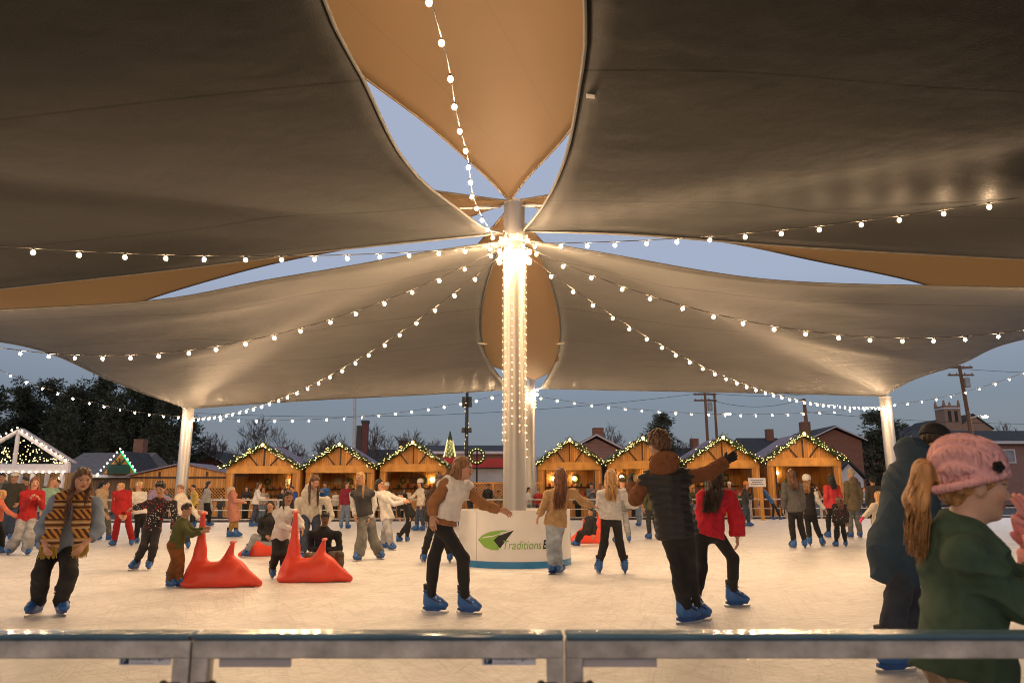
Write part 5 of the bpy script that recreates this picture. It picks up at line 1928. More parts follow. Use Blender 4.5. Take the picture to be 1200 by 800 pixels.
def skeleton(s):
    H = s.get("H", 1.68)
    D = s["D"] if "D" in s else gdepth(s["fy"])
    lift = A_H * H / 1.7 if s.get("skates", True) else .085 * H / 1.7
    yaw = math.radians(s.get("yaw", 0))
    fwd = np.array([math.sin(yaw), -math.cos(yaw), 0.0])
    lat = np.array([math.cos(yaw), math.sin(yaw), 0.0])     # the person's own left
    up = np.array([0, 0, 1.0])
    J = s.get("J", {})
    sk = {"H": H, "D": D, "fwd": fwd, "lat": lat, "lift": lift}
    pelz = .47 * H + lift
    X = s.get("x")
    if "pel" in J:
        q = J["pel"]; pel = at(q[0], q[1], D + (q[2] if len(q) > 2 else 0))
    elif "head" in J and X is None:
        pel = at(J["head"][0], 577, D); pel[2] = pelz
    else:
        pel = at(X, 577, D); pel[2] = pelz
    def J3(n, ref, default):
        if n in J:
            q = J[n]
            return at(q[0], q[1], ref[1] + (q[2] if len(q) > 2 else 0))
        return default
    neck = J3("neck", pel, pel + up * .305 * H + fwd * s.get("lean", 0))
    if not s.get("seated") and "knL" not in J and "knR" not in J and pel[2] < .45 * H + lift:
        pel = pel.copy(); pel[2] = .46 * H + lift
        if neck[2] - pel[2] < .25 * H:
            neck = pel + up * .29 * H + (neck - pel) * [1, 1, 0]
    if "head" in J and "neck" in J:
        hd_ = J3("head", neck, None); dl = np.linalg.norm(hd_ - neck)
        if dl > .118 * H: neck = hd_ + (neck - hd_) * (.118 * H / dl); J = dict(J); J["head"] = (J["head"][0], J["head"][1], hd_[1] - neck[1])
    tax = nrm(neck - pel)
    head = J3("head", neck, neck + tax * .06 * H + up * .045 * H + fwd * .02 * H)
    wsh = (.108 if s.get("male") else .099) * H * s.get("build", 1.0) ** .5
    sh, el, wr, hip, kn, an = {}, {}, {}, {}, {}, {}
    arms = s.get("arms", "down")
    if isinstance(arms, str): arms = (arms, arms)
    for side, sg, ar in (("L", 1, arms[0]), ("R", -1, arms[1])):
        sh[side] = J3("sh" + side, neck, neck + lat * sg * wsh - tax * .03 * H)
        e, w = ARMS[ar]
        cv = lambda o: lat * sg * o[0] * H + fwd * o[1] * H + up * o[2] * H
        el[side] = J3("el" + side, sh[side], sh[side] + cv(e))
        wr[side] = J3("ha" + side, el[side], el[side] + (cv(w) - cv(e)))
        hip[side] = pel + lat * sg * .047 * H
        st = s.get("stance", .05)
        if "an" + side in J:
            q = J["an" + side]
            air = q[2] if len(q) > 2 else 0.0
            a = atz(q[0], q[1], lift + air)
            Yc = min(max(a[1], D - .45), D + .45)
            a = at(q[0], q[1], Yc); a[2] = lift + air
            an[side] = a
        else:
            an[side] = hip[side] + lat * sg * (st - .05) * H
            an[side][2] = lift
            an[side] = an[side] + fwd * (s.get("stride", 0) * sg)
        mid = (hip[side] + an[side]) / 2 + fwd * .03 * H
        gap = np.linalg.norm(hip[side] - an[side])
        if gap < .40 * H:
            mid = mid + fwd * math.sqrt(max((.235 * H) ** 2 - (gap / 2) ** 2, 0))
        if "kn" + side in J:
            q = J["kn" + side]
            kn[side] = at(q[0], q[1], mid[1] + (q[2] if len(q) > 2 else 0))
        else:
            kn[side] = mid
    hy = math.radians(s.get("hy", s.get("yaw", 0))); hp = math.radians(s.get("hp", 5))
    hf = np.array([math.sin(hy) * math.cos(hp), -math.cos(hy) * math.cos(hp), -math.sin(hp)])
    roll = math.radians(s.get("hr", 0))
    hup = nrm(up + np.array([math.cos(hy), math.sin(hy), 0]) * -math.sin(roll))
    hx = nrm(np.cross(hf, hup)); hz = np.cross(hx, hf)
    sk.update(pel=pel, neck=neck, head=head, sh=sh, el=el, wr=wr, hip=hip, kn=kn, an=an, tax=tax, HM=np.stack([hx, hf, hz], 1), hs=.134 * H * s.get("hscale", 1.0))
    sk["foot"] = {}
    for side in "LR":
        fy = math.radians(s.get("foot" + side, s.get("yaw", 0) + (12 if side == "R" else -12) * -1))
        sk["foot"][side] = np.array([math.sin(fy), -math.cos(fy), math.tan(math.radians(s.get("pitch" + side, 0)))])
    base = np.array([(an["L"][0] + an["R"][0]) / 2, (an["L"][1] + an["R"][1]) / 2, 0.0])
    for k in ("pel", "neck", "head"): sk[k] = sk[k] - base
    for d in (sh, el, wr, hip, kn, an):
        for q in d: d[q] = d[q] - base
    sk["base"] = base
    return sk


# ------------------------------------------------------------------ figure parts


def head_prims(f, sk, hair=False):
    c, M, s = sk["head"], sk["HM"], sk["hs"]
    P = lambda x, y, z: c + M @ np.array([x, y, z]) * s
    E = lambda p, r, k=.06, sub=False: f.ell(P(*p), np.array(r) * s, M, k * s, sub)
    E((0, -.06, .13), (.335, .42, .36))
    E((0, .07, -.10), (.285, .32, .38), .15)
    E((0, .13, -.30), (.20, .22, .19), .12)
    E((0, .29, -.41), (.10, .09, .08), .1)
    for sx in (-1, 1):
        E((sx * .17, .24, -.10), (.12, .13, .12), .1)                 # cheeks
        E((sx * .155, .445, .035), (.085, .075, .055), .06, True)     # eye sockets
        E((sx * .15, .315, .03), (.075, .075, .065), .02)             # eyeballs
        E((sx * .335, -.03, -.03), (.045, .085, .14), .03)            # ears
    E((0, .355, .11), (.26, .06, .05), .08)                           # brow
    f.cone(P(0, .36, .08), P(0, .455, -.10), .030 * s, .05 * s, .04 * s)   # nose
    for sx in (-1, 1):
        E((sx * .045, .42, -.115), (.04, .045, .035), .03)
    E((0, .385, -.235), (.105, .045, .026), .03)
    E((0, .375, -.285), (.09, .045, .03), .03)
    f.cone(sk["neck"] + sk["tax"] * -.02 * sk["H"], P(0, -.06, -.25), .040 * sk["H"] * .95, .034 * sk["H"], .03 * sk["H"])


def hand_dirs(sk, side):
    w, e = sk["wr"][side], sk["el"][side]
    d = nrm(w - e)
    # palms face the body or the ground
    inw = sk["lat"] * (-1 if side == "L" else 1)
    n = inw * .75 + np.array([0, 0, -.5]) + sk["fwd"] * -.1
    n = nrm(n - d * (n @ d))
    th = np.cross(d, n)                      # thumb side, turned to the front
    if th @ (sk["fwd"] + np.array([0, 0, .3])) < 0: th = -th
    return w, d, n, th


def hand_parts(f, mb, sk, side, g=1.0, curl=.35, seg=5, rscale=1.0):
    w, d, n, th = hand_dirs(sk, side)
    s = sk["H"] / 1.7 * g
    f.cone(w + d * .015 * s, w + d * .075 * s, .030 * s, .036 * s, .015, (n, .48))
    k0 = w + d * .088 * s
    for i, (o, L) in enumerate(((.029, .072), (.010, .082), (-.010, .076), (-.028, .058))):
        p = k0 + th * o * s - d * abs(o) * .25 * s
        P = [p - d * .02 * s, p]
        dd = nrm(d + th * o * 2.2)
        for j, q in enumerate((.45, .32, .23)):
            a = curl * (1 + .25 * i) * (.6 if j == 0 else 1)
            dd = nrm(dd * math.cos(a) + n * math.sin(a))
            P.append(P[-1] + dd * L * q * s)
        mb.tube(P, np.array([.0100, .0098, .0092, .0084, .0062]) * s * rscale, seg + 1)
    p = w + d * .028 * s + th * .028 * s
    dd = nrm(d * .75 + th * .65 + n * .25)
    P = [p - th * .012 * s, p, p + dd * .034 * s]
    dd = nrm(dd + d * .5)
    P.append(P[-1] + dd * .026 * s)
    mb.tube(P, np.array([.0135, .013, .0112, .0075]) * s * rscale, seg + 1)


def torso_prims(f, sk, m, b=1.0, hem=None, k=.05, male=False):
    H = sk["H"]; s = H / 1.7
    pel, neck, fwd = sk["pel"], sk["neck"], sk["fwd"]
    n = nrm(fwd - sk["tax"] * (fwd @ sk["tax"]))
    wa = pel + (neck - pel) * .38; ch = pel + (neck - pel) * .72
    rp, rw, rc = ((.122, .112, .138) if male else (.140, .106, .124))
    rp, rw, rc = [r * s * b + m for r in (rp, rw, rc)]
    fl = (n, .74)
    f.cone(pel, wa, rp, rw, k, fl, cut=hem)
    f.cone(wa, ch, rw, rc, k, fl, cut=hem)
    f.cone(ch, pel + (neck - pel) * .92 - n * .01, rc, .075 * s + m * .6, k, fl)
    f.cone(sk["sh"]["L"], sk["sh"]["R"], .050 * s + m * .7, .050 * s + m * .7, k, None)
    if not male and m < .1:
        for sg in (-1, 1):
            f.ell(ch + sk["lat"] * sg * .06 * s + n * .075 * s - sk["tax"] * .01, np.array([.06, .055, .06]) * s * b + m * .6, None, .05)
    return rp, n


def arm_prims(f, sk, side, m, r=(.049, .040, .029), cut=None, k=.03, end=1.0):
    s = sk["H"] / 1.7
    a, e, w = sk["sh"][side], sk["el"][side], sk["wr"][side]
    w = e + (w - e) * end
    f.cone(a, e, r[0] * s + m, r[1] * s + m, k)
    f.cone(e, w, r[1] * s + m, r[2] * s + m, k, cut=cut)


def leg_prims(f, sk, side, m, r=(.083, .057, .040), cut=None, k=.04):
    s = sk["H"] / 1.7
    a, e, w = sk["hip"][side], sk["kn"][side], sk["an"][side]
    f.cone(a, e, r[0] * s + m, r[1] * s + m, k)
    f.cone(e, w, r[1] * s + m, r[2] * s + m, k, cut=cut)
    if m < .03:
        f.cone(e + (w - e) * .12 - sk["fwd"] * .012, e + (w - e) * .5 - sk["fwd"] * .012, r[1] * s * .85 + m, r[2] * s + m + .006, k)


def wrinkle(amp, seed=0, vert=1.0):
    """crisp cloth folds: ridges that wander round the limbs"""
    a, b, c = (RNG.uniform(0, 6, 3))
    def fn(x, y, z):
        w = 2.6 * np.sin(8 * x + a) + 2.2 * np.sin(7 * y + b) + 1.1 * np.sin(17 * x - 13 * y + 9 * z + c)
        f1 = 1 - np.abs(np.sin(19 * z * vert + w))
        f2 = 1 - np.abs(np.sin(13 * z + 12 * x + 8 * y + 1.8 * np.sin(9 * x + 5 * z + c) + a))
        m_ = .5 + .5 * np.sin(6.5 * z + 3 * x + b)
        return -amp * 1.25 * (f1 ** 2.2 * (.35 + .65 * m_) + f2 ** 2.5 * (1 - .6 * m_) - .38)
    return fn


def quilt(amp, period=.085):
    def fn(x, y, z):
        return -amp * np.abs(np.sin(PI * z / period)) + 0 * x + 0 * y + amp * .5 + .25 * amp * np.sin(55 * x + 40 * y)
    return fn


def strands(mb, guides, n, r0, spread, seed=0, seg=3, wave=.008):
    """fine locks scattered round guide curves"""
    R = np.random.default_rng(seed)
    for i in range(n):
        g = guides[R.integers(0, len(guides))]
        P = np.asarray(g[0], float); w = g[1]
        off = R.normal(0, 1, 3); off *= w / max(np.linalg.norm(off), .6) * R.uniform(.3, 1)
        t = np.linspace(0, 1, 9); k = np.linspace(0, 1, len(P))
        Q = np.stack([np.interp(t, k, P[:, j]) for j in range(3)], 1)
        sc = .35 + .65 * t ** .7
        Q = Q + off[None] * sc[:, None] * spread
        ph = R.uniform(0, 6)
        Q[:, 0] += wave * np.sin(t * 9 + ph) * t; Q[:, 1] += wave * np.cos(t * 8 + ph) * t
        L = R.uniform(.78, 1.05)
        Q = Q[:1] + (Q - Q[:1]) * np.array([1, 1, L])
        rr = r0 * R.uniform(.7, 1.3) * (1.0 - .75 * t ** 2)
        mb.tube(Q, rr, seg, cap=False)


def person(s, label, top, bottom, hair, shoes="skates", hat=None, skin=(.50, .27, .175), gloves=None, scarf=None, hood=None, vest=None, group="people skating on the ice", belt=None, extras=None):
    sk = skeleton(s)
    H, D = sk["H"], sk["D"]; sc = H / 1.7
    h = min(max(D / 850 * .8, .0072), .021) if "h" not in s else s["h"]
    male = s.get("male", False); b = s.get("build", 1.0)
    near = D < 16
    # ---- body
    f = Field(); mb = MB()
    torso_prims(f, sk, -.014, b, male=male)
    for side in "LR":
        arm_prims(f, sk, side, 0)
        leg_prims(f, sk, side, -.004)
        if gloves is None: hand_parts(f, mb, sk, side, rscale=1.0 if near else 1.25, seg=5 if near else 3, curl=s.get("curl", .35))
        a = sk["an"][side]
        f.cone(a, a + sk["foot"][side] * [1, 1, 0] * .09 * sc - [0, 0, .02], .034 * sc, .03 * sc, .03)
    head_prims(f, sk)
    hb = min(h, .0085) if D < 10 else h * .8
    V, Q = f.bake(hb)
    me = fast_mesh("person", V, Q, SKIN, mb)
    # skin tones by place on the head
    n = len(me.vertices)
    co = np.empty(n * 3, np.float32); me.vertices.foreach_get("co", co); co = co.reshape(-1, 3)
    L = (co - sk["head"]) @ sk["HM"] / sk["hs"]
    tone = np.ones((n, 4), np.float32); tone[:, :3] = skin
    x, y, z = np.abs(L[:, 0]), L[:, 1], L[:, 2]
    def paint(mask, c, a=1.0):
        tone[mask, :3] = tone[mask, :3] * (1 - a) + np.array(c) * a
    face = y > .2
    paint(face & (((x - .2) / .12) ** 2 + ((z + .12) / .1) ** 2 < 1), (skin[0] * 1.02, skin[1] * .78, skin[2] * .74), .45)
    paint(face & (x < .12) & (np.abs(z + .26) < .05) & (y > .33), (skin[0] * .72, skin[1] * .38, skin[2] * .42))
    paint(face & (x < .105) & (np.abs(z + .262) < .010) & (y > .33), (skin[0] * .25, skin[1] * .12, skin[2] * .1))
    eye = face & (((x - .145) / .056) ** 2 + ((z - .028) / .034) ** 2 < 1)
    paint(eye, (.44, .39, .35))
    paint(face & (((x - .15) / .036) ** 2 + ((z - .028) / .036) ** 2 < 1), (.03, .02, .015))
    paint(face & (x > .07) & (x < .25) & (np.abs(z - .068 + .25 * (x - .15) ** 2 * 4) < .012), (.03, .02, .015), .9)
    paint(face & (x > .06) & (x < .26) & (np.abs(z - .125 + 1.2 * (x - .14) ** 2) < .016), np.array(hair.get("col", (.05, .03, .02))) * .9, .7)
    at_ = me.color_attributes.new("tone", 'FLOAT_COLOR', 'POINT')
    at_.data.foreach_set("color", tone.ravel())
    root = bpy.data.objects.new("person", me)
    COL.objects.link(root)
    root.location = sk["base"]
    tag(root, label, "person", group)

    def part(name, F_, m, hh=None, extra=None):
        V, Q = F_.bake(hh or h)
        me = fast_mesh(name, V, Q, m, extra)
        return link_mesh(name, me, root)

    up = np.array([0, 0, 1.0])
    pel = sk["pel"]
    # ---- trousers
    kind = bottom.get("fit", "slim")
    rr = {"slim": (.080, .058, .044), "legging": (.077, .054, .039), "jeans": (.087, .066, .060), "wide": (.092, .085, .10)}[kind]
    f = Field()
    s_ = sc * b ** .5
    fl = (sk["fwd"], .78)
    f.cone(pel - up * .01, pel + sk["tax"] * .11 * sc, .128 * s_ + .008, .114 * s_ + .008, .05, fl, cut=(pel + sk["tax"] * .13 * sc, sk["tax"]))
    bot = .05 if shoes == "skates" and kind in ("slim", "legging") else (.0 if shoes == "skates" else -.02)
    if kind == "wide": bot = -.045
    for side in "LR":
        a = sk["an"][side]; kd = nrm(sk["kn"][side] - a)
        leg_prims(f, sk, side, .011, [r * b ** .4 for r in rr], cut=(a + kd * bot * sc, -kd))
        f.ell(sk["hip"][side] - sk["fwd"] * .034 * sc - sk["lat"] * (.02 * sc if side == "L" else -.02 * sc), np.array([.070, .070, .085]) * s_, None, .07)
    f.ripple = wrinkle(.0055 if kind != "legging" else .0025, vert=1.0)
    part(bottom.get("name", "trousers"), f, bottom.get("mat") or fabric(bottom["col"], bottom.get("kind", "denim" if kind in ("jeans", "wide") else "plain")))
    # ---- top
    tm = top.get("mat") or fabric(top["col"], top.get("kind", "knit"))
    m = top.get("m", .024)
    f = Field()
    drop = top.get("hem", .05)
    hempt = pel - up * drop * sc
    rp, n_ = torso_prims(f, sk, m, b, male=male)
    if drop > .2:                                        # long coat: skirt follows the legs
        kneemid = (sk["kn"]["L"] + sk["kn"]["R"]) / 2
        dv = nrm(kneemid - pel)
        tip = pel + dv * drop * sc
        f.cone(pel, tip, rp, rp * top.get("flare", 1.12), .06, (sk["fwd"], .86), cut=(tip, dv))
    else:
        dv = -sk["tax"]
        tip = pel + dv * drop * sc
        f.cone(pel + sk["tax"] * .05, tip + dv * .02, rp * 1.0, rp * top.get("flare", 1.12), .05, (n_, .8), cut=(tip, dv))
        f.p = [q if q[0] != "c" or q[7] is not None or not (np.allclose(q[1], pel)) else (q[:7] + ((tip, dv),) + q[8:]) for q in f.p]
    sleeve = top.get("sleeve", 1.0)
    sl_mat = top.get("sleeve_mat")
    fs = f if sl_mat is None else Field()
    for side in "LR":
        e, w = sk["el"][side], sk["wr"][side]
        d = nrm(w - e); we = e + (w - e) * sleeve
        r_ = top.get("sr", (.052, .046, .040))
        arm_prims(fs, sk, side, m * .5, r_, cut=(we - d * .0, d), end=sleeve)
        if top.get("cuff", True) and sleeve > .9:
            fs.cone(we - d * .05, we - d * .018, .044 * sc + m * .5, .041 * sc + m * .5, .01, cut=(we - d * .006, d))
    if top.get("collar", True):
        f.cone(sk["neck"] - sk["tax"] * .03 * sc, sk["neck"] + sk["tax"] * .028 * sc + n_ * .005, .072 * sc + m * .3, .060 * sc + m * .2, .025,
               cut=(sk["neck"] + sk["tax"] * top.get("collar_h", .03) * sc + n_ * .005, sk["tax"]))
    if hood:
        f.ell(sk["neck"] - n_ * .085 * sc + sk["tax"] * .02 * sc, np.array([.145, .075, .125]) * sc, np.stack([sk["lat"], n_, sk["tax"]], 1), .04)
        f.cone(sk["neck"] + sk["lat"] * .085 * sc + n_ * .03, sk["neck"] - sk["lat"] * .085 * sc + n_ * .03, .045 * sc, .045 * sc, .03)
    f.ripple = quilt(top.get("quilt", .012), top.get("period", .085)) if top.get("kind") == "puffer" else wrinkle(top.get("amp", .007))
    tp = part(top.get("name", "sweater"), f, tm)
    if sl_mat is not None:
        fs.ripple = wrinkle(.006)
        part("sleeve", fs, sl_mat)
    if vest:
        f = Field()
        rp, n_ = torso_prims(f, sk, m + .032, b, male=male, k=.05)
        dv = -sk["tax"]; tip = pel + dv * vest.get("hem", .03) * sc
        f.cone(pel + sk["tax"] * .05, tip, rp, rp, .05, (n_, .8), cut=(tip, dv))
        f.p = [q if not np.allclose(q[1], pel) else (q[:7] + ((tip, dv),) + q[8:]) for q in f.p]
        cuts = []
        for side, sg in (("L", 1), ("R", -1)):
            f.cone(sk["sh"][side] + sk["lat"] * sg * .052 * sc + up * .03, sk["sh"][side] + sk["lat"] * sg * .052 * sc - sk["tax"] * .12, .055 * sc, .06 * sc, .02, sub=True)
        f.cone(sk["neck"] - sk["tax"] * .02, sk["neck"] + sk["tax"] * .06 * sc, .088 * sc, .078 * sc, .03, cut=(sk["neck"] + sk["tax"] * vest.get("collar", .055) * sc, sk["tax"]))
        f.ripple = quilt(vest.get("quilt", .014), vest.get("period", .075))
        part("vest", f, fabric(vest["col"], "puffer"))
    # ---- gloves
    if gloves is not None:
        for side in "LR":
            f = Field(); mb = MB()
            hand_parts(f, mb, sk, side, 1.08, curl=s.get("curl", .3), rscale=1.25)
            w, d, _, _ = hand_dirs(sk, side)
            f.cone(w - d * .05, w + d * .02, .038 * sc, .034 * sc, .02)
            part("glove", f, fabric(gloves, "plain"), min(h, .012), mb)
    # ---- hair
    c, M, hs_ = sk["head"], sk["HM"], sk["hs"]
    P = lambda x, y, z: c + M @ np.array([x, y, z]) * hs_
    style = hair.get("style", "short")
    if style != "none":
        hm = hair_material(hair["col"])
        f = Field(); mb = MB()
        puff = hair.get("puff", 1.0)
        f.ell(P(0, -.075, .16), np.array([.385, .46, .40]) * hs_ * puff, M, .05 * hs_)
        if style == "curly":
            f.ell(P(0, -.02, .30), np.array([.43, .46, .36]) * hs_, M, .1 * hs_)
            f.ell(P(0, -.25, .08), np.array([.42, .34, .38]) * hs_, M, .1 * hs_)
        if style == "short" and not hat:
            f.ell(P(0, .12, .42), np.array([.30, .28, .14]) * hs_ * puff, M, .1 * hs_)
        gd = []
        if style in ("long", "pony", "bun"):
            f.ell(P(0, -.18 if style == "long" else -.26, -.06), np.array([.36, .34, .40] if style == "long" else [.33, .27, .30]) * hs_, M, .1 * hs_)
        if hat and hat["kind"] != "band":          # the hat presses the crown flat
            f.ell(P(0, -.05, .66), np.array([.62, .75, .46]) * hs_, M, .03 * hs_, True)
        # the face stays clear
        f.ell(P(0, .56, -.12), np.array([.30, .46, .47]) * hs_, M, .05 * hs_, True)
        if style in ("short", "curly"):
            f.ell(P(0, .30, -.46), np.array([.6, .62, .42]) * hs_, M, .04 * hs_, True)
            f.ell(P(0, -.1, -.62), np.array([.6, .62, .34]) * hs_, M, .04 * hs_, True)
        Lh = hair.get("len", .36) * sc
        back = -nrm(sk["fwd"])
        if style == "long":
            for sx in (-1, -.5, 0, .5, 1):
                p0 = P(sx * .30, -.22 + abs(sx) * .12, .05)
                p1 = P(sx * .33, -.30 + abs(sx) * .16, -.42)
                front = hair.get("front", False) and abs(sx) > .9
                if front:
                    p1 = P(sx * .36, .02, -.45)
                    p2 = sk["neck"] + sk["lat"] * 0 + (p1 - c) * [1, 1, 0] * .7 + sk["fwd"] * .10 * sc - sk["tax"] * .05
                    p2 = np.array([p1[0], p1[1], sk["neck"][2] - .04]) + sk["fwd"] * .05 * sc
                    p3 = p2 - up * Lh * .75 + sk["fwd"] * (.045 + (.06 if vest else 0))
                else:
                    p2 = np.array([p1[0], p1[1], 0]) + up * (sk["neck"][2] - .02 * sc)
                    ref = sk["neck"] + back * (.115 + (.045 if vest else 0) + (.02 if top.get("m", .024) > .033 else 0)) * sc
                    # keep the fall outside the back
                    dd = (p2 - ref) @ back
                    p2 = p2 + back * max(0, -dd)
                    p3 = p2 - sk["tax"] * Lh + back * (.03 * sc)
                r0 = .15 * hs_ if not front else .12 * hs_
                f.cone(p0, p1, r0 * 1.1, r0, .06 * hs_)
                f.cone(p1, p2, r0, r0 * .95, .06 * hs_)
                f.cone(p2, p3, r0 * .95, r0 * .35, .05 * hs_)
                gd.append((np.array([p0, p1, p2, p3]), r0 * 1.0))
            if hair.get("side"):
                sd = hair["side"]
                for e_ in (0, 1):
                    p0 = P(sd * .28, -.12 - .15 * e_, .1); p1 = P(sd * (.40 + .04 * e_), -.20 - .24 * e_, -.36)
                    p2 = p1 + back * (.05 + .04 * e_) - up * .07; p3 = p2 + back * (.05 + .05 * e_) - up * Lh * .6
                    r0 = .13 * hs_
                    f.cone(p0, p1, r0, r0, .05 * hs_); f.cone(p1, p2, r0, r0 * .9, .05 * hs_); f.cone(p2, p3, r0 * .9, r0 * .3, .05 * hs_)
                    gd.append((np.array([p0, p1, p2, p3]), r0 * 1.2))
        elif style == "pony":
            q0 = P(0, -.44, .12)
            dirs = hair.get("dir")
            q1 = q0 + (nrm(-M[:, 1]) * .07 + up * .01) * sc
            q2 = q1 + (nrm(-M[:, 1]) * .04 - up * .13) * sc
            q3 = q2 + (nrm(-M[:, 1]) * .01 - up * Lh * .5)
            r0 = hair.get("r", .033) * sc
            f.cone(P(0, -.36, .1), q1, r0 * .8, r0, .02); f.cone(q1, q2, r0, r0 * 1.25, .02); f.cone(q2, q3, r0 * 1.25, r0 * .35, .02)
            gd.append((np.array([q0, q1, q2, q3]), r0 * 1.15))
        elif style == "bun":
            f.ell(P(0, -.52, .22), np.array([.19, .19, .19]) * hs_, M, .04 * hs_)
        if gd and D < 20:
            strands(mb, gd, hair.get("n", 170 if near else 60), .0042 if near else .007, 1.15, int(D * 100), 3, hair.get("wave", .010))
        if style == "curly":
            R = np.random.default_rng(5)
            for q in range(130):
                a = R.normal(0, 1, 3); a /= np.linalg.norm(a)
                if a[1] > .45 and a[2] < .35 or a[2] < -.35: continue
                p = P(0, -.06, .2) + M @ (a * [.44, .5, .46]) * hs_
                mb.sphere(p, hs_ * R.uniform(.06, .1), 6, 4)
        elif style == "short" and near and not hat:
            R = np.random.default_rng(int(D * 77))
            for q in range(150):
                a = R.normal(0, 1, 3); a /= np.linalg.norm(a)
                if a[2] < .05 or (a[1] > .5 and a[2] < .55): continue
                p = P(0, -.07, .17) + M @ (a * [.36, .43, .38]) * hs_ * puff
                d = nrm(M @ (a * [.6, .3, .5] + [0, .5, 0]) + R.normal(0, .25, 3))
                mb.tube([p, p + d * .02 * sc, p + d * .036 * sc], [.006 * sc, .005 * sc, .001], 3, cap=False)
        ra, rb_ = RNG.uniform(0, 6, 2)
        f.ripple = lambda x, y, z: .0035 * np.sin(150 * (x * M[0, 0] + y * M[1, 0]) + 6 * np.sin(8 * z + ra)) + .002 * np.sin(95 * (x + y) + rb_ + 4 * np.sin(12 * z))
        part("hair", f, hm, min(h, .014), mb)
    # ---- hats
    if hat:
        f = Field(); mb = MB()
        kind = hat["kind"]
        if kind == "beanie":
            hk = hat.get("scale", 1.0)
            f.ell(P(0, -.09, .24), np.array([.43, .50, .42]) * hs_ * hk, M, .03, cut=(P(0, -.09, hat.get("drop", .13) - .03), -nrm(M[:, 2] + M[:, 1] * -2.1 * hat.get("tilt", .08))))
            f.ell(P(0, -.16, .50), np.array([.30, .34, .20]) * hs_, M, .08)
            ta = RNG.uniform(0, 6)
            f.ripple = lambda x, y, z: hk * .0035 * np.sign(np.sin(38 * z + ta)) * np.sin(75 * (x + y) + 70 * z * np.sign(np.sin(38 * z + ta)))
            part("knit_hat", f, hat.get("mat") or fabric(hat["col"], hat.get("weave", "knit")), min(h, .012))
            f = Field()
            HB = lambda t: hat.get("drop", .13) + hat.get("tilt", .08) * math.sin(t)
            cx_, cy_ = P(0, -.09, 0)[:2]
            f.ripple = lambda x, y, z: .003 * np.sin(52 * np.arctan2(y - cy_, x - cx_))
            for k in range(24):
                t0, t1 = 2 * PI * k / 24, 2 * PI * (k + 1) / 24
                f.cone(P(math.cos(t0) * .385 * hk, -.09 + math.sin(t0) * .455 * hk, HB(t0)), P(math.cos(t1) * .385 * hk, -.09 + math.sin(t1) * .455 * hk, HB(t1)), .05 * hs_ * hk, .05 * hs_ * hk, .012, None)
            part("hat_cuff", f, hat.get("mat") or fabric(hat["col"], "knit"), min(h, .010))
            if hat.get("pom"):
                mb = MB(); mb.sphere(P(0, -.15, .78), .17 * hs_, 10, 7); mb.build("pompom", fabric(hat["pom"], "fleece"), root, smooth=True)
        elif kind == "cap":
            f.ell(P(0, -.07, .20), np.array([.44, .53, .45]) * hs_, M, .03, cut=(P(0, 0, .16), -M[:, 2]))
            part("cap", f, fabric(hat["col"], "plain"), min(h, .012))
            f = Field()
            f.ell(P(0, .44, .22), np.array([.28, .28, .03]) * hs_, M, .02)
            part("cap_visor", f, fabric(hat["col"], "plain"), min(h, .010))
        elif kind == "band":
            t = np.linspace(0, 2 * PI, 24)
            mb.tube([P(math.cos(a) * .40, -.07 + math.sin(a) * .46, .22) for a in t], [.07 * hs_] * 24, 6, cap=False, flat=.4)
            mb.build("headband", fabric(hat["col"], "knit"), root, smooth=True)
        elif kind == "hood":
            f.ell(P(0, -.10, .10), np.array([.46, .52, .54]) * hs_, M, .03)
            f.cone(P(0, -.2, -.2), sk["neck"] - sk["fwd"] * .04, .36 * hs_, .40 * hs_, .05)
            f.ell(P(0, .52, -.02), np.array([.33, .42, .42]) * hs_, M, .04 * hs_, True)
            part("hood", f, fabric(hat["col"], "plain"), min(h, .014))
    # ---- feet
    for side in "LR":
        a = sk["an"][side]
        fd = sk["foot"][side]
        shin = nrm(sk["kn"][side] - a)
        R = frame(fd, up * 1.2 + shin * .25) if shoes == "skates" else frame(fd, up)
        ss = sc * s.get("footscale", 1.0)
        if shoes == "skates":
            bt = link_mesh("ice_skate", SK[0], root, M=M4(R, a, ss * 1.04))
            for nm, me in zip(("liner", "strap", "buckle", "blade_holder", "blade"), SK[1:6]):
                link_mesh(nm, me, bt)
        else:
            link_mesh("shoe", SK[6], root, M=M4(R, a, ss * 1.1))
    return root, sk, h
# ------------------------------------------------------------------ the crowd
WHITE, CREAM, BEIGE = (.62, .59, .55), (.56, .50, .41), (.40, .29, .18)
BLACK, CHAR, GREY, LGREY = (.014, .013, .014), (.035, .034, .036), (.13, .13, .135), (.30, .30, .31)
JEAN, LJEAN, DJEAN = (.14, .19, .27), (.27, .31, .36), (.04, .055, .09)
RED, CORAL, OLIVE, KHAKI = (.36, .018, .02), (.62, .17, .10), (.055, .06, .025), (.13, .10, .055)
BROWN_H, DBROWN_H, BLACK_H, BLOND_H, LBROWN_H, AUBURN = (.075, .034, .016), (.03, .016, .009), (.010, .008, .007), (.36, .20, .075), (.17, .085, .035), (.13, .05, .02)
TAN_S, DARK_S, LIGHT_S = (.40, .22, .13), (.17, .088, .05), (.58, .34, .235)
SPEC = "people watching from behind the far barrier"

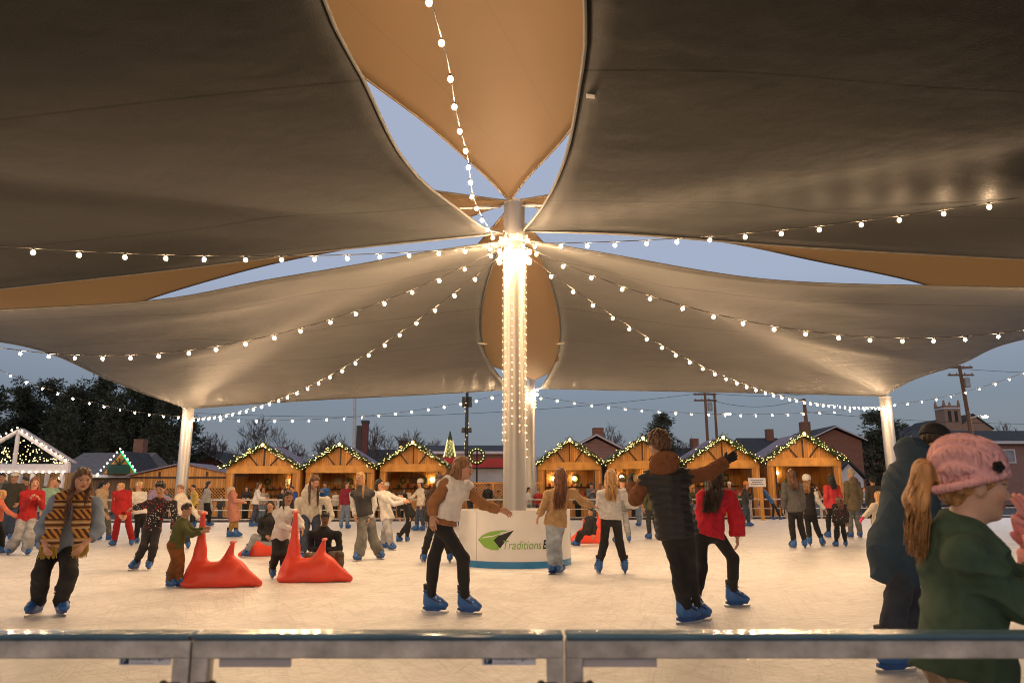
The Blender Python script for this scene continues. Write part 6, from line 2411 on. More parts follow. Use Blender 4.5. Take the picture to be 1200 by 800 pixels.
# --- woman with the scarf, front left
r_, sk, h = person(dict(fy=722, H=1.68, yaw=12, hy=42, hp=14, build=1.22, footR=2, footL=48, curl=.5,
    J=dict(pel=(70, 640), neck=(88, 582, -.16), head=(97, 561, -.10), shR=(66, 588, -.02), shL=(112, 590, .06), elR=(50, 618, -.06), haR=(53, 638, -.14), elL=(114, 619, -.04), haL=(99, 637, -.16),
           knR=(48, 672, -.06), anR=(45, 704), knL=(81, 672, -.06), anL=(71, 704))),
    "woman bending forward in a blue grey shirt and long orange patterned scarf",
    dict(col=(.20, .25, .32), kind="plain", m=.04, hem=.02, name="shirt", sleeve=.62, sr=(.056, .056, .054), cuff=False, flare=1.05), dict(col=BLACK, fit="jeans", name="jeans"),
    dict(style="long", col=BROWN_H, len=.36, front=True, n=260))
sm = plaid_material()
for sg in (1, -1):
    f = Field()
    a = sk["neck"] - sk["fwd"] * .06 + sk["lat"] * sg * .03 + [0, 0, .02]
    b_ = sk["neck"] + sk["lat"] * sg * .085 + sk["fwd"] * .08 + [0, 0, -.05]
    c_ = b_ + sk["lat"] * sg * .045 + sk["fwd"] * .075 + [0, 0, -.26]
    d_ = c_ + sk["fwd"] * .0 + sk["lat"] * sg * .02 + [0, 0, -.24]
    for p, q, r0, r1 in ((a, b_, .075, .072), (b_, c_, .075, .088), (c_, d_, .088, .082)):
        f.cone(p, q, r0, r1, .03, (sk["fwd"], .38), cut=(d_, (0, 0, -1)))
    f.ripple = lambda x, y, z: .007 * np.sin(75 * x + 5 * np.sin(6 * z)) + .004 * np.sin(23 * z + 9 * x + 4 * y)
    V, Q = f.bake(h)
    so = link_mesh("scarf", fast_mesh("scarf", V, Q, sm), r_)
    fr = MB(); R = np.random.default_rng(3 + sg)
    for q in range(60):
        p = d_ + sk["lat"] * R.uniform(-.075, .075) + sk["fwd"] * R.uniform(-.025, .03) + [0, 0, .02]
        fr.tube([p, p + [R.uniform(-.01, .01), 0, -.06], p + [R.uniform(-.025, .025), 0, R.uniform(-.14, -.1)]], [.006, .005, .003], 4)
    fr.build("scarf_fringe", fabric((.42, .28, .06), "fleece"), so)

# --- woman in the white puffer vest, centre
person(dict(fy=726, H=1.68, yaw=72, hy=78, hp=4, footR=66, footL=78, build=1.0,
    J=dict(pel=(519, 612), neck=(533, 562, -.02), head=(543, 548, -.02), shR=(522, 568, -.12), shL=(545, 570, .12), elR=(507, 590, -.08), haR=(507, 604, -.02), elL=(566, 591, .06), haL=(585, 597, .03),
           knR=(543, 654), anR=(545, 703), knL=(509, 653), anL=(505, 701))),
    "woman gliding in a white puffer vest over a tan sweater",
    dict(col=(.30, .135, .055), kind="knit", m=.024, hem=.0), dict(col=BLACK, fit="legging", name="leggings"),
    dict(style="long", col=LBROWN_H, len=.34, n=420, wave=.022, side=1), vest=dict(col=(.68, .64, .59), hem=-.075, quilt=.014, period=.12, collar=.075))

# --- man in the black vest, arms raised
person(dict(fy=737, H=1.82, male=True, yaw=172, hy=205, footL=120, footR=112, curl=.25,
    J=dict(pel=(793, 620), neck=(779, 549), head=(772, 522), shL=(757, 563), shR=(803, 560), elL=(745, 584, .10), haL=(741, 569, .12), elR=(831, 554, .05), haR=(850, 541, .05),
           knL=(796, 664), anL=(802, 712), knR=(806, 664), anR=(813, 710))),
    "tall man seen from behind in a black vest raising a gloved hand",
    dict(col=(.16, .062, .026), kind="fleece", m=.03, hem=.03, name="hoodie", sr=(.056, .055, .05)), dict(col=BLACK, fit="jeans", name="jeans"),
    dict(style="curly", col=(.07, .035, .018)), gloves=BLACK, hood=True, vest=dict(col=(.017, .016, .017), hem=.06, quilt=.013, period=.075), skin=TAN_S)

# --- woman in red beside him
r_, sk, h = person(dict(fy=716, H=1.66, yaw=160, hy=150, footR=95, footL=150,
    J=dict(pel=(829, 622), neck=(839, 574), head=(838, 558), shL=(824, 582), shR=(856, 582), elR=(863, 607), haR=(864, 628), elL=(824, 602, .05), haL=(836, 606, .22),
           knR=(859, 654, -.05), anR=(859, 696), knL=(822, 664), anL=(815, 704))),
    "woman in a bright red draped sweater with long dark hair, seen from behind",
    dict(col=(.52, .018, .035), kind="knit", m=.036, hem=.04, sr=(.06, .075, .075), flare=1.16), dict(col=BLACK, fit="legging", name="leggings"),
    dict(style="long", col=DBROWN_H, len=.24))
# --- girl in beige sweater by the barrier
person(dict(fy=676, H=1.66, yaw=185, hy=170, footL=145, footR=150,
    J=dict(pel=(651, 611), neck=(657, 572), head=(657, 556), shL=(642, 579), shR=(672, 577), elL=(637, 593), haL=(632, 603, -.05), elR=(683, 588), haR=(694, 592, .05), knL=(646, 638), anL=(647, 662), knR=(652, 638), anR=(655, 661))),
    "girl from behind in a beige sweater and light jeans beside the lettered barrier",
    dict(col=(.40, .25, .12), kind="knit", m=.032, hem=.06), dict(col=LJEAN, fit="jeans", name="jeans"), dict(style="long", col=AUBURN, len=.33))
# --- girl in the white sweater, right of centre
person(dict(fy=675, H=1.66, yaw=178, hy=160, footL=185, footR=175,
    J=dict(pel=(716, 606), neck=(717, 573), head=(716, 558), shL=(704, 579), shR=(731, 578), elR=(737, 591), haR=(747, 591, .1), elL=(702, 594), haL=(707, 604, .1), knL=(708, 636), anL=(702, 662), knR=(726, 636), anR=(732, 662))),
    "blond girl from behind in a fluffy white sweater and black leggings",
    dict(col=WHITE, kind="fleece", m=.034, hem=.02), dict(col=BLACK, fit="legging", name="leggings"), dict(style="long", col=BLOND_H, len=.17))
# --- girl in grey wide trousers
person(dict(fy=656, H=1.68, yaw=12, hy=-25, footR=-20, footL=40,
    J=dict(pel=(429, 606), neck=(425, 574), head=(422, 560), shR=(413, 579), shL=(437, 578), elR=(414, 593), haR=(416, 604, -.1), elL=(439, 592), haL=(434, 606, -.05), knR=(424, 630), anR=(421, 648), knL=(437, 630), anL=(444, 646))),
    "blond girl in a black vest and wide grey trousers skating toward us",
    dict(col=WHITE, kind="knit", m=.018, hem=-.05), dict(col=(.17, .165, .15), fit="wide"), dict(style="long", col=BLOND_H, len=.2, front=True), vest=dict(col=CHAR, hem=-.05, quilt=.004))
# --- girl in white holding hands
person(dict(fy=644, H=1.66, yaw=58, hy=62, J=dict(pel=(454, 606), neck=(449, 579), head=(445, 567), elL=(467, 585), haL=(476, 586), elR=(462, 590, -.1), haR=(473, 588), knR=(456, 624), anR=(458, 637), knL=(451, 622), anL=(450, 634))),
    "dark haired girl in a white sweater reaching to the right", dict(col=WHITE, kind="knit", m=.03, hem=.04), dict(col=LGREY, fit="jeans", name="jeans"), dict(style="long", col=BLACK_H, len=.28))
# --- girl pushing the second seal
person(dict(fy=677, H=1.42, yaw=38, hy=30, hp=14, J=dict(pel=(329, 630), neck=(334, 596), head=(338, 582), shR=(323, 601), shL=(345, 600), elR=(330, 615, -.1), haR=(343, 621, -.12), elL=(352, 611, -.02), haL=(354, 620, -.1), knR=(323, 651), anR=(319, 668), knL=(333, 650), anL=(333, 668))),
    "girl in a white top and black leggings pushing a red seal by its tall tail",
    dict(col=WHITE, kind="plain", m=.022, hem=.03), dict(col=BLACK, fit="legging", name="leggings"), dict(style="long", col=DBROWN_H, len=.24, front=True), skin=TAN_S)
# --- woman in the open cream coat behind
person(dict(fy=660, H=1.7, yaw=22, hy=35, hp=28, J=dict(pel=(363, 622), neck=(363, 580, -.1), head=(369, 564, -.12), shR=(350, 587), shL=(383, 586), elR=(347, 604), haR=(352, 618, -.1), elL=(388, 604), haL=(378, 617, -.15), anR=(354, 652), anL=(373, 652))),
    "woman with very long brown hair in a cream coat leaning over the children",
    dict(col=CREAM, kind="fleece", m=.034, hem=.16, name="coat"), dict(col=DJEAN, fit="jeans", name="jeans"), dict(style="long", col=BROWN_H, len=.42, front=True), gloves=BLACK)
# --- boy riding the second seal
person(dict(fy=675, H=1.32, male=True, yaw=8, hy=18, hp=16, J=dict(pel=(378, 651, .12), neck=(380, 621), head=(381, 607, -.05), shR=(364, 626), shL=(396, 626), elR=(364, 642), haR=(372, 645, -.16), elL=(398, 642), haL=(382, 645, -.16), knR=(362, 652, -.12), anR=(364, 672), knL=(398, 650, -.12), anL=(398, 667)), footL=60, footR=-20),
    "boy in a black fleece sitting astride the red seal",
    dict(col=(.02, .02, .024), kind="fleece", m=.03, hem=.02, name="fleece"), dict(col=(.10, .085, .06), fit="jeans"), dict(style="short", col=BLACK_H), skin=DARK_S)
# --- girl on the small seal
person(dict(fy=654, H=1.42, yaw=-8, hy=5, J=dict(pel=(315, 632), neck=(318, 604), head=(317, 592), shR=(306, 609), shL=(331, 608), elR=(305, 622), haR=(312, 628, -.12), elL=(331, 622), haL=(322, 628, -.12), knR=(298, 629, -.1), anR=(290, 645), knL=(327, 633, -.15), anL=(331, 649))),
    "girl in a black jacket and grey leggings sitting on a small red seal",
    dict(col=BLACK, kind="plain", m=.028, hem=.02, name="jacket"), dict(col=LGREY, fit="slim"), dict(style="long", col=BLACK_H, len=.2, front=True), skin=TAN_S)
# --- boy in the patterned christmas sweater
person(dict(fy=667, H=1.55, male=True, yaw=4, hy=8, hp=22, J=dict(pel=(178, 620), neck=(187, 585, -.08), head=(188, 572, -.08), shR=(173, 590), shL=(203, 590), elR=(165, 593, .02), haR=(157, 595, .02), elL=(205, 606), haL=(203, 620, -.05), knR=(168, 641), anR=(160, 658), knL=(180, 641), anL=(176, 658))),
    "boy in a black christmas sweater with red and white motifs",
    dict(mat=speckle_material("christmas_knit", (.016, .015, .018), (.5, .48, .44), (.42, .02, .02), 30, .3), m=.03, hem=.03), dict(col=BLACK, fit="slim"), dict(style="short", col=BLACK_H), skin=TAN_S)
# --- boy in the white pullover
person(dict(fy=644, H=1.5, male=True, yaw=22, hy=-20, J=dict(pel=(211, 613), neck=(211, 585), head=(211, 573), shR=(201, 590), shL=(221, 589), elR=(203, 603), haR=(205, 613), elL=(228, 600), haL=(233, 607), anR=(207, 634), anL=(220, 635))),
    "boy in a cream pullover and blue jeans with one arm out", dict(col=CREAM, kind="knit", m=.028, hem=.04), dict(col=DJEAN, fit="jeans", name="jeans"), dict(style="short", col=LBROWN_H))
# --- boy with the first seal
person(dict(fy=689, H=1.2, male=True, yaw=76, hy=82, hp=2, footR=70, footL=75, J=dict(pel=(206, 638), neck=(214, 610), head=(219, 597), shR=(212, 616, -.05), shL=(219, 616, .05), elR=(225, 626), haR=(236, 623), elL=(229, 623), haL=(239, 620), knR=(206, 658), anR=(199, 679), knL=(211, 656), anL=(210, 679))),
    "small boy in an olive shirt and rust trousers holding the red seal's tail", dict(col=(.075, .08, .022), kind="plain", m=.02, hem=.05, name="shirt"), dict(col=(.17, .06, .015), fit="jeans"), dict(style="short", col=(.035, .02, .012)), skin=TAN_S)
# --- left group
person(dict(fy=650, H=1.66, yaw=35, hy=40, hp=12, J=dict(pel=(31, 608), neck=(38, 578), head=(41, 565), elR=(27, 596), haR=(36, 583, -.25), elL=(50, 594), haL=(46, 585, -.2), knR=(21, 628), anR=(12, 642), knL=(35, 627), anL=(32, 642))),
    "woman with long auburn hair in a red hoodie and pale wide jeans", dict(col=RED, kind="fleece", m=.03, hem=.03, name="hoodie"), dict(col=LGREY, fit="wide", name="jeans"), dict(style="long", col=AUBURN, len=.3, front=True), hood=True)
person(dict(fy=650, H=1.35, yaw=125, hy=130, J=dict(pel=(-5, 617), neck=(0, 592), head=(3, 579), elR=(10, 600), haR=(20, 605), anR=(-9, 643), anL=(3, 642))),
    "child with long blond hair in a coral top at the left edge", dict(col=CORAL, kind="plain", m=.022, hem=.03), dict(col=BLACK, fit="legging", name="leggings"), dict(style="long", col=BLOND_H, len=.3))
person(dict(D=20.5, x=15, H=1.78, male=True, yaw=20, arms="pocket", J={}), "man in a white cap and dark olive coat at the left", dict(col=(.045, .042, .028), kind="plain", m=.036, hem=.12, name="coat"), dict(col=DJEAN, fit="jeans", name="jeans"), dict(style="short", col=BLACK_H), hat=dict(kind="cap", col=(.6, .56, .5)), skin=TAN_S)
person(dict(D=21.5, x=0, H=1.8, male=True, yaw=30, arms="pocket", J={}), "dark haired man in a grey hoodie cut by the left edge", dict(col=GREY, kind="fleece", m=.032, hem=.06, name="hoodie"), dict(col=DJEAN, fit="jeans", name="jeans"), dict(style="short", col=BLACK_H), hood=True, skin=TAN_S)
person(dict(D=23.5, x=29, H=1.72, male=True, yaw=-10, J={}), "dark haired man standing behind the woman in the red hoodie", dict(col=CHAR, kind="plain", m=.03, hem=.08, name="jacket"), dict(col=BLACK, fit="jeans"), dict(style="short", col=BLACK_H), skin=TAN_S)
person(dict(D=22.5, x=66, H=1.65, yaw=5, J={}), "smiling woman half hidden behind the scarf wearer", dict(col=(.16, .12, .10), kind="plain", m=.03, hem=.08, name="jacket"), dict(col=DJEAN, fit="jeans", name="jeans"), dict(style="bun", col=DBROWN_H))
person(dict(fy=634, H=1.66, yaw=85, hy=80, footR=85, footL=95, J=dict(pel=(117, 607), neck=(119, 580), head=(124, 568), elR=(116, 596), haR=(124, 604), anR=(112, 627), anL=(128, 627))),
    "woman with a dark ponytail in a tan sweater and grey trousers", dict(col=BEIGE, kind="knit", m=.026, hem=.03), dict(col=(.11, .105, .09), fit="jeans"), dict(style="pony", col=BLACK_H, len=.3))
person(dict(fy=641, H=1.6, yaw=6, hy=0, hp=10, J=dict(pel=(144, 607), neck=(142, 583), head=(141, 571), elR=(133, 597), haR=(140, 604, -.2), elL=(152, 597), haL=(148, 604, -.2), anR=(134, 633), anL=(155, 632))),
    "blond girl dressed all in red, hands held together", dict(col=RED, kind="fleece", m=.032, hem=.05), dict(col=(.33, .015, .015), fit="jeans", kind="fleece"), dict(style="long", col=BLOND_H, len=.25, front=True))
person(dict(fy=638, H=1.5, yaw=55, hy=60, J=dict(pel=(163, 608), neck=(162, 581), head=(163, 569), anR=(160, 630), anL=(169, 630))),
    "child with pale blond hair in a white jacket behind the christmas sweater boy", dict(col=WHITE, kind="puffer", m=.035, hem=.05, name="jacket"), dict(col=BLACK, fit="slim"), dict(style="short", col=(.5, .34, .16)))
person(dict(fy=617, H=1.68, yaw=98, hy=95, J=dict(pel=(242, 597), head=(245, 567), neck=(242, 577), elR=(236, 588), haR=(236, 597), elL=(246, 589), haL=(249, 597), anR=(237, 611), anL=(245, 611))),
    "woman in a grey sweatshirt and black trousers skating to the right", dict(col=LGREY, kind="fleece", m=.03, hem=.0), dict(col=BLACK, fit="jeans"), dict(style="long", col=BLACK_H, len=.2))
person(dict(fy=630, H=1.62, yaw=120, hy=118, J=dict(pel=(272, 603), head=(272, 575), neck=(271, 584), anR=(269, 624), anL=(277, 624)), arms="fwd"),
    "person in a long dusty pink coat with a pale hood", dict(col=(.42, .17, .12), kind="plain", m=.04, hem=.42, name="coat", flare=1.15), dict(col=(.3, .17, .05), fit="slim"), dict(style="none", col=BLOND_H), hat=dict(kind="hood", col=(.5, .38, .28)))
# --- dark children and others near the middle
person(dict(fy=636, H=1.35, yaw=150, hy=170, hp=25, J=dict(pel=(481, 606), neck=(473, 590), head=(469, 580), anR=(467, 628), anL=(477, 629))),
    "child in dark clothes bending over behind the white sweatered girl", dict(col=BLACK, kind="plain", m=.03, hem=.04, name="jacket"), dict(col=BLACK, fit="slim"), dict(style="short", col=BLACK_H))
person(dict(fy=622, H=1.65, yaw=-60, hy=-50, J=dict(pel=(493, 597), neck=(493, 576), head=(492, 566), elR=(484, 582), haR=(477, 586), anR=(488, 617), anL=(496, 617))),
    "woman in a white knit hat and cream sweater reaching to the left", dict(col=CREAM, kind="knit", m=.03, hem=.04), dict(col=DJEAN, fit="slim", name="jeans"), dict(style="long", col=BLACK_H, len=.15), hat=dict(kind="beanie", col=WHITE))
person(dict(D=29, x=453, H=1.6, yaw=30, J={}), "person in a white knit hat partly behind the reaching girl", dict(col=CHAR, kind="plain", m=.03, hem=.06, name="jacket"), dict(col=BLACK, fit="jeans"), dict(style="short", col=DBROWN_H), hat=dict(kind="beanie", col=WHITE))
person(dict(fy=662, H=1.6, yaw=190, J=dict(pel=(513, 612), neck=(514, 578), head=(515, 563), anL=(497, 650), anR=(527, 650), knL=(502, 630), knR=(522, 630))),
    "skater in dark trousers mostly hidden behind the white vested woman", dict(col=CHAR, kind="plain", m=.026, hem=.05, name="jacket"), dict(col=BLACK, fit="slim"), dict(style="short", col=DBROWN_H))
person(dict(fy=641, H=1.2, male=True, yaw=-60, hy=-40, J=dict(pel=(690, 622, .05), neck=(692, 608), head=(692, 599), elR=(686, 615), haR=(684, 621), knR=(679, 624), anR=(675, 633), knL=(682, 625), anL=(678, 634))),
    "small child in black sitting on a red seal right of the round barrier", dict(col=BLACK, kind="plain", m=.028, hem=.02, name="jacket"), dict(col=BLACK, fit="slim"), dict(style="short", col=BLACK_H), skin=TAN_S)
person(dict(fy=637, H=1.6, yaw=185, J=dict(pel=(729, 605), neck=(729, 577), head=(729, 564), anL=(722, 630), anR=(737, 630))),
    "skater in grey trousers hidden behind the fluffy white sweater", dict(col=GREY, kind="plain", m=.026, hem=.04), dict(col=LGREY, fit="jeans", name="jeans"), dict(style="short", col=DBROWN_H))
person(dict(fy=633, H=1.62, yaw=200, J=dict(pel=(764, 600), neck=(763, 575), head=(762, 563), anL=(761, 626), anR=(771, 626))),
    "skater in an olive jacket half hidden behind the black vested man", dict(col=OLIVE, kind="plain", m=.03, hem=.06, name="jacket"), dict(col=CHAR, fit="slim"), dict(style="short", col=DBROWN_H))
# --- right group
person(dict(fy=644, H=1.72, yaw=178, hy=170, J=dict(pel=(932, 602), neck=(928, 570), head=(927, 556), anL=(930, 635), anR=(943, 635)), arms="down"),
    "person with long brown hair in a charcoal jacket seen from behind", dict(col=(.09, .085, .085), kind="fleece", m=.042, hem=.07, name="jacket"), dict(col=BLACK, fit="slim"), dict(style="long", col=BROWN_H, len=.12))
person(dict(fy=640, H=1.6, yaw=150, hy=120, J=dict(pel=(949, 602), neck=(947, 575), head=(946, 563), knR=(957, 618), anR=(963, 633), anL=(949, 633), elR=(958, 586), haR=(966, 596))),
    "girl in a white knit hat pushing off with one leg", dict(col=BLACK, kind="plain", m=.026, hem=.04, name="jacket", sleeve_mat=fabric(WHITE, "knit")), dict(col=BLACK, fit="legging", name="leggings"), dict(style="long", col=LBROWN_H, len=.1), hat=dict(kind="beanie", col=WHITE))
person(dict(fy=631, H=1.66, yaw=185, hy=175, J=dict(pel=(976, 600), neck=(975, 573), head=(974, 561), anL=(971, 624), anR=(982, 624))),
    "woman with black hair in a red quilted jacket seen from behind", dict(col=(.5, .03, .035), kind="puffer", m=.045, hem=.05, name="jacket"), dict(col=BLACK, fit="slim"), dict(style="long", col=BLACK_H, len=.08))
person(dict(fy=642, H=1.22, yaw=182, J=dict(pel=(985, 614), neck=(984, 596), head=(983, 586), anL=(980, 634), anR=(991, 634))),
    "small girl with a white headband and pink hem seen from behind", dict(mat=speckle_material("speckled_coat", (.016, .015, .018), (.45, .4, .38), (.3, .05, .06), 22, .2), m=.03, hem=.06, name="jacket"), dict(col=BLACK, fit="slim"), dict(style="long", col=BROWN_H, len=.16), hat=dict(kind="band", col=WHITE))
person(dict(fy=631, H=1.74, yaw=188, J=dict(pel=(1001, 600), neck=(999, 569), head=(997, 556), anL=(997, 623), anR=(1008, 623))),
    "person in a khaki parka and pompom hat seen from behind", dict(col=KHAKI, kind="plain", m=.046, hem=.15, name="parka"), dict(col=(.17, .165, .15), fit="jeans"), dict(style="none", col=BROWN_H), hat=dict(kind="beanie", col=(.34, .29, .22), pom=(.4, .36, .3)), hood=True)
person(dict(D=24, x=1024, H=1.74, yaw=170, J={}), "dark curly haired person beside the navy coat", dict(col=(.05, .04, .03), kind="plain", m=.036, hem=.08, name="jacket"), dict(col=BLACK, fit="jeans"), dict(style="curly", col=BLACK_H), skin=TAN_S)
person(dict(fy=660, H=1.25, yaw=205, J=dict(pel=(1030, 615), neck=(1029, 592), head=(1029, 581), elL=(1018, 600), haL=(1012, 606), anL=(1026, 645), anR=(1036, 645))),
    "small blond child in cream with bright pink gloves", dict(col=CREAM, kind="fleece", m=.03, hem=.04), dict(col=LGREY, fit="slim"), dict(style="long", col=BLOND_H, len=.18), gloves=(.6, .05, .12))
person(dict(fy=609, H=1.25, male=True, yaw=70, hy=60, hp=25, J=dict(pel=(905, 588), neck=(896, 576), head=(890, 569), elR=(892, 585), haR=(889, 592), elL=(894, 584), haL=(890, 591), anR=(906, 605), anL=(914, 605))),
    "child in a blue jacket and red hat crouching by the notice post", dict(col=(.03, .10, .25), kind="puffer", m=.04, hem=.04, name="jacket"), dict(col=BLACK, fit="slim"), dict(style="short", col=DBROWN_H), hat=dict(kind="beanie", col=(.5, .06, .03)))

# --- more skaters strung out along the far half of the rink
for x, fy, H, yaw, stride, lab, tc_, kd, bc, fit, hc, style, hat_ in (
    (57, 640, 1.62, 70, .10, "girl in a mint sweater skating between the red hoodie and the scarf wearer", (.22, .36, .28), "knit", BLACK, "legging", LBROWN_H, "long", None),
    (104, 627, 1.7, -30, .08, "man in a plaid brown jacket between the scarf wearer and the dark ponytail", (.16, .07, .03), "plain", DJEAN, "jeans", DBROWN_H, "short", None),
    (181, 622, 1.6, 60, .10, "girl in lilac skating behind the christmas sweater boy", (.34, .25, .38), "knit", JEAN, "jeans", BLOND_H, "long", None),
    (229, 618, 1.55, -50, .08, "boy in a yellow jacket beside the corner mast", (.5, .33, .05), "puffer", BLACK, "slim", BLACK_H, "short", None),
    (300, 617, 1.64, 110, .10, "woman in a white jacket skating far off beyond the small seal", WHITE, "puffer", DJEAN, "jeans", BROWN_H, "long", None),
    (344, 616, 1.5, -20, .06, "boy in a royal blue sweatshirt far behind the girl with the seal", (.03, .07, .34), "fleece", CHAR, "slim", DBROWN_H, "short", None),
    (405, 619, 1.66, 40, .10, "woman in burgundy skating behind the blond girl in the vest", (.2, .02, .04), "knit", JEAN, "jeans", BLACK_H, "long", None),
    (524, 620, 1.62, -80, .10, "girl in pale pink skating far behind the white vested woman", (.55, .30, .30), "knit", BLACK, "legging", DBROWN_H, "long", None),
    (536, 616, 1.75, 20, .08, "man in a grey sweater far left of the lettered barrier", GREY, "knit", DJEAN, "jeans", DBROWN_H, "short", "cap"),
    (702, 617, 1.6, 100, .10, "girl in teal skating between the seated child and the white sweater", (.03, .18, .2), "knit", BLACK, "legging", AUBURN, "long", None),
    (748, 616, 1.45, -40, .06, "boy in a white and grey top far behind the gloved left hand", LGREY, "fleece", JEAN, "jeans", BLACK_H, "short", None),
    (872, 617, 1.64, 70, .10, "woman in an orange knit hat and dark coat beside the notice post", CHAR, "plain", DJEAN, "jeans", BROWN_H, "long", "beanie")):
    kw = {}
    if hat_ == "cap": kw["hat"] = dict(kind="cap", col=(.05, .06, .1))
    if hat_ == "beanie": kw["hat"] = dict(kind="beanie", col=(.55, .2, .04))
    person(dict(fy=fy, x=x, H=H, yaw=yaw, hy=yaw * .8, lean=.06, stride=stride, male=style == "short", arms=("out", "down") if x % 2 else ("down", "fwd"), J={}), lab,
           dict(col=tc_, kind=kd, m=.03, hem=.05), dict(col=bc, fit=fit, name="jeans" if fit == "jeans" else "trousers"), dict(style=style, col=hc, len=.2, n=30), **kw)

# --- man in the navy coat
person(dict(fy=788, H=1.80, male=True, build=1.14, yaw=118, hy=120, hp=15, footL=100, footR=100,
    J=dict(pel=(1050, 640), neck=(1078, 538, -.05), head=(1097, 519, -.02), shL=(1062, 556, .18), shR=(1084, 566, -.18), elL=(1090, 610, .1), haL=(1120, 640, .1), elR=(1090, 612, -.05), haR=(1120, 640, -.1),
           knL=(1066, 695, .05), anL=(1078, 752), knR=(1053, 697, -.02), anR=(1041, 762))),
    "man in a long navy hooded coat and black cap leaning toward a child",
    dict(col=(.016, .037, .061), kind="plain", m=.055, hem=.22, name="coat", flare=1.12, sr=(.058, .056, .05), amp=.007), dict(col=(.022, .028, .042), fit="jeans", name="jeans"),
    dict(style="short", col=DBROWN_H), hat=dict(kind="cap", col=BLACK), hood=True)

# --- girl in the pink hat, close to the camera
r_, sk, h = person(dict(D=2.5, H=1.40, yaw=92, hy=76, hp=8, h=.0062, hscale=1.14,
    J=dict(pel=(1128, 775), neck=(1128, 615, -.02), head=(1142, 569, -.01), shR=(1132, 650, -.13), shL=(1138, 648, .13), elR=(1196, 706, .0), haR=(1258, 655, .0), elL=(1196, 690, 0), haL=(1250, 640, 0),
           knR=(1130, 900), anR=(1120, 1020), knL=(1142, 895), anL=(1140, 1000))),
    "girl close to us in a pink knit hat and dark green sweater",
    dict(col=(.040, .075, .048), kind="jersey", m=.034, hem=.03, amp=.015, name="sweatshirt"), dict(mat=speckle_material("camouflage", (.20, .14, .09), (.10, .075, .05), (.29, .23, .17), 9, .42), fit="jeans"),
    dict(style="pony", col=(.34, .17, .06), len=.42, r=.036, n=420, wave=.018), skin=LIGHT_S, hat=dict(kind="beanie", col=(.74, .38, .38), scale=1.10, drop=.05, tilt=.20, weave="cable"))
pm = MB()
q = sk["head"] + sk["HM"] @ np.array([.47, .16, .30]) * sk["hs"]
for k in range(5):
    a = k * 1.25
    pm.sphere(q + sk["HM"] @ np.array([.0, math.cos(a) * .045, math.sin(a) * .045]) * sk["hs"], .011, 6, 4)
pm.build("hat_charm", mat("black_charm", (.015, .015, .016), .3), r_)
person(dict(D=2.75, H=1.36, yaw=-92, hy=-90, h=.011, J=dict(pel=(1262, 770), neck=(1256, 625), head=(1246, 580), shR=(1250, 660, .1), shL=(1250, 662, -.1), elL=(1236, 680), haL=(1214, 622), elR=(1224, 690), haR=(1206, 640), anL=(1262, 1000), anR=(1270, 1000))),
    "child in pink whose sleeve shows at the right edge", dict(col=(.58, .25, .25), kind="knit", m=.03, hem=.05), dict(col=RED, fit="slim"), dict(style="long", col=BLOND_H, len=.2), gloves=(.56, .24, .24))

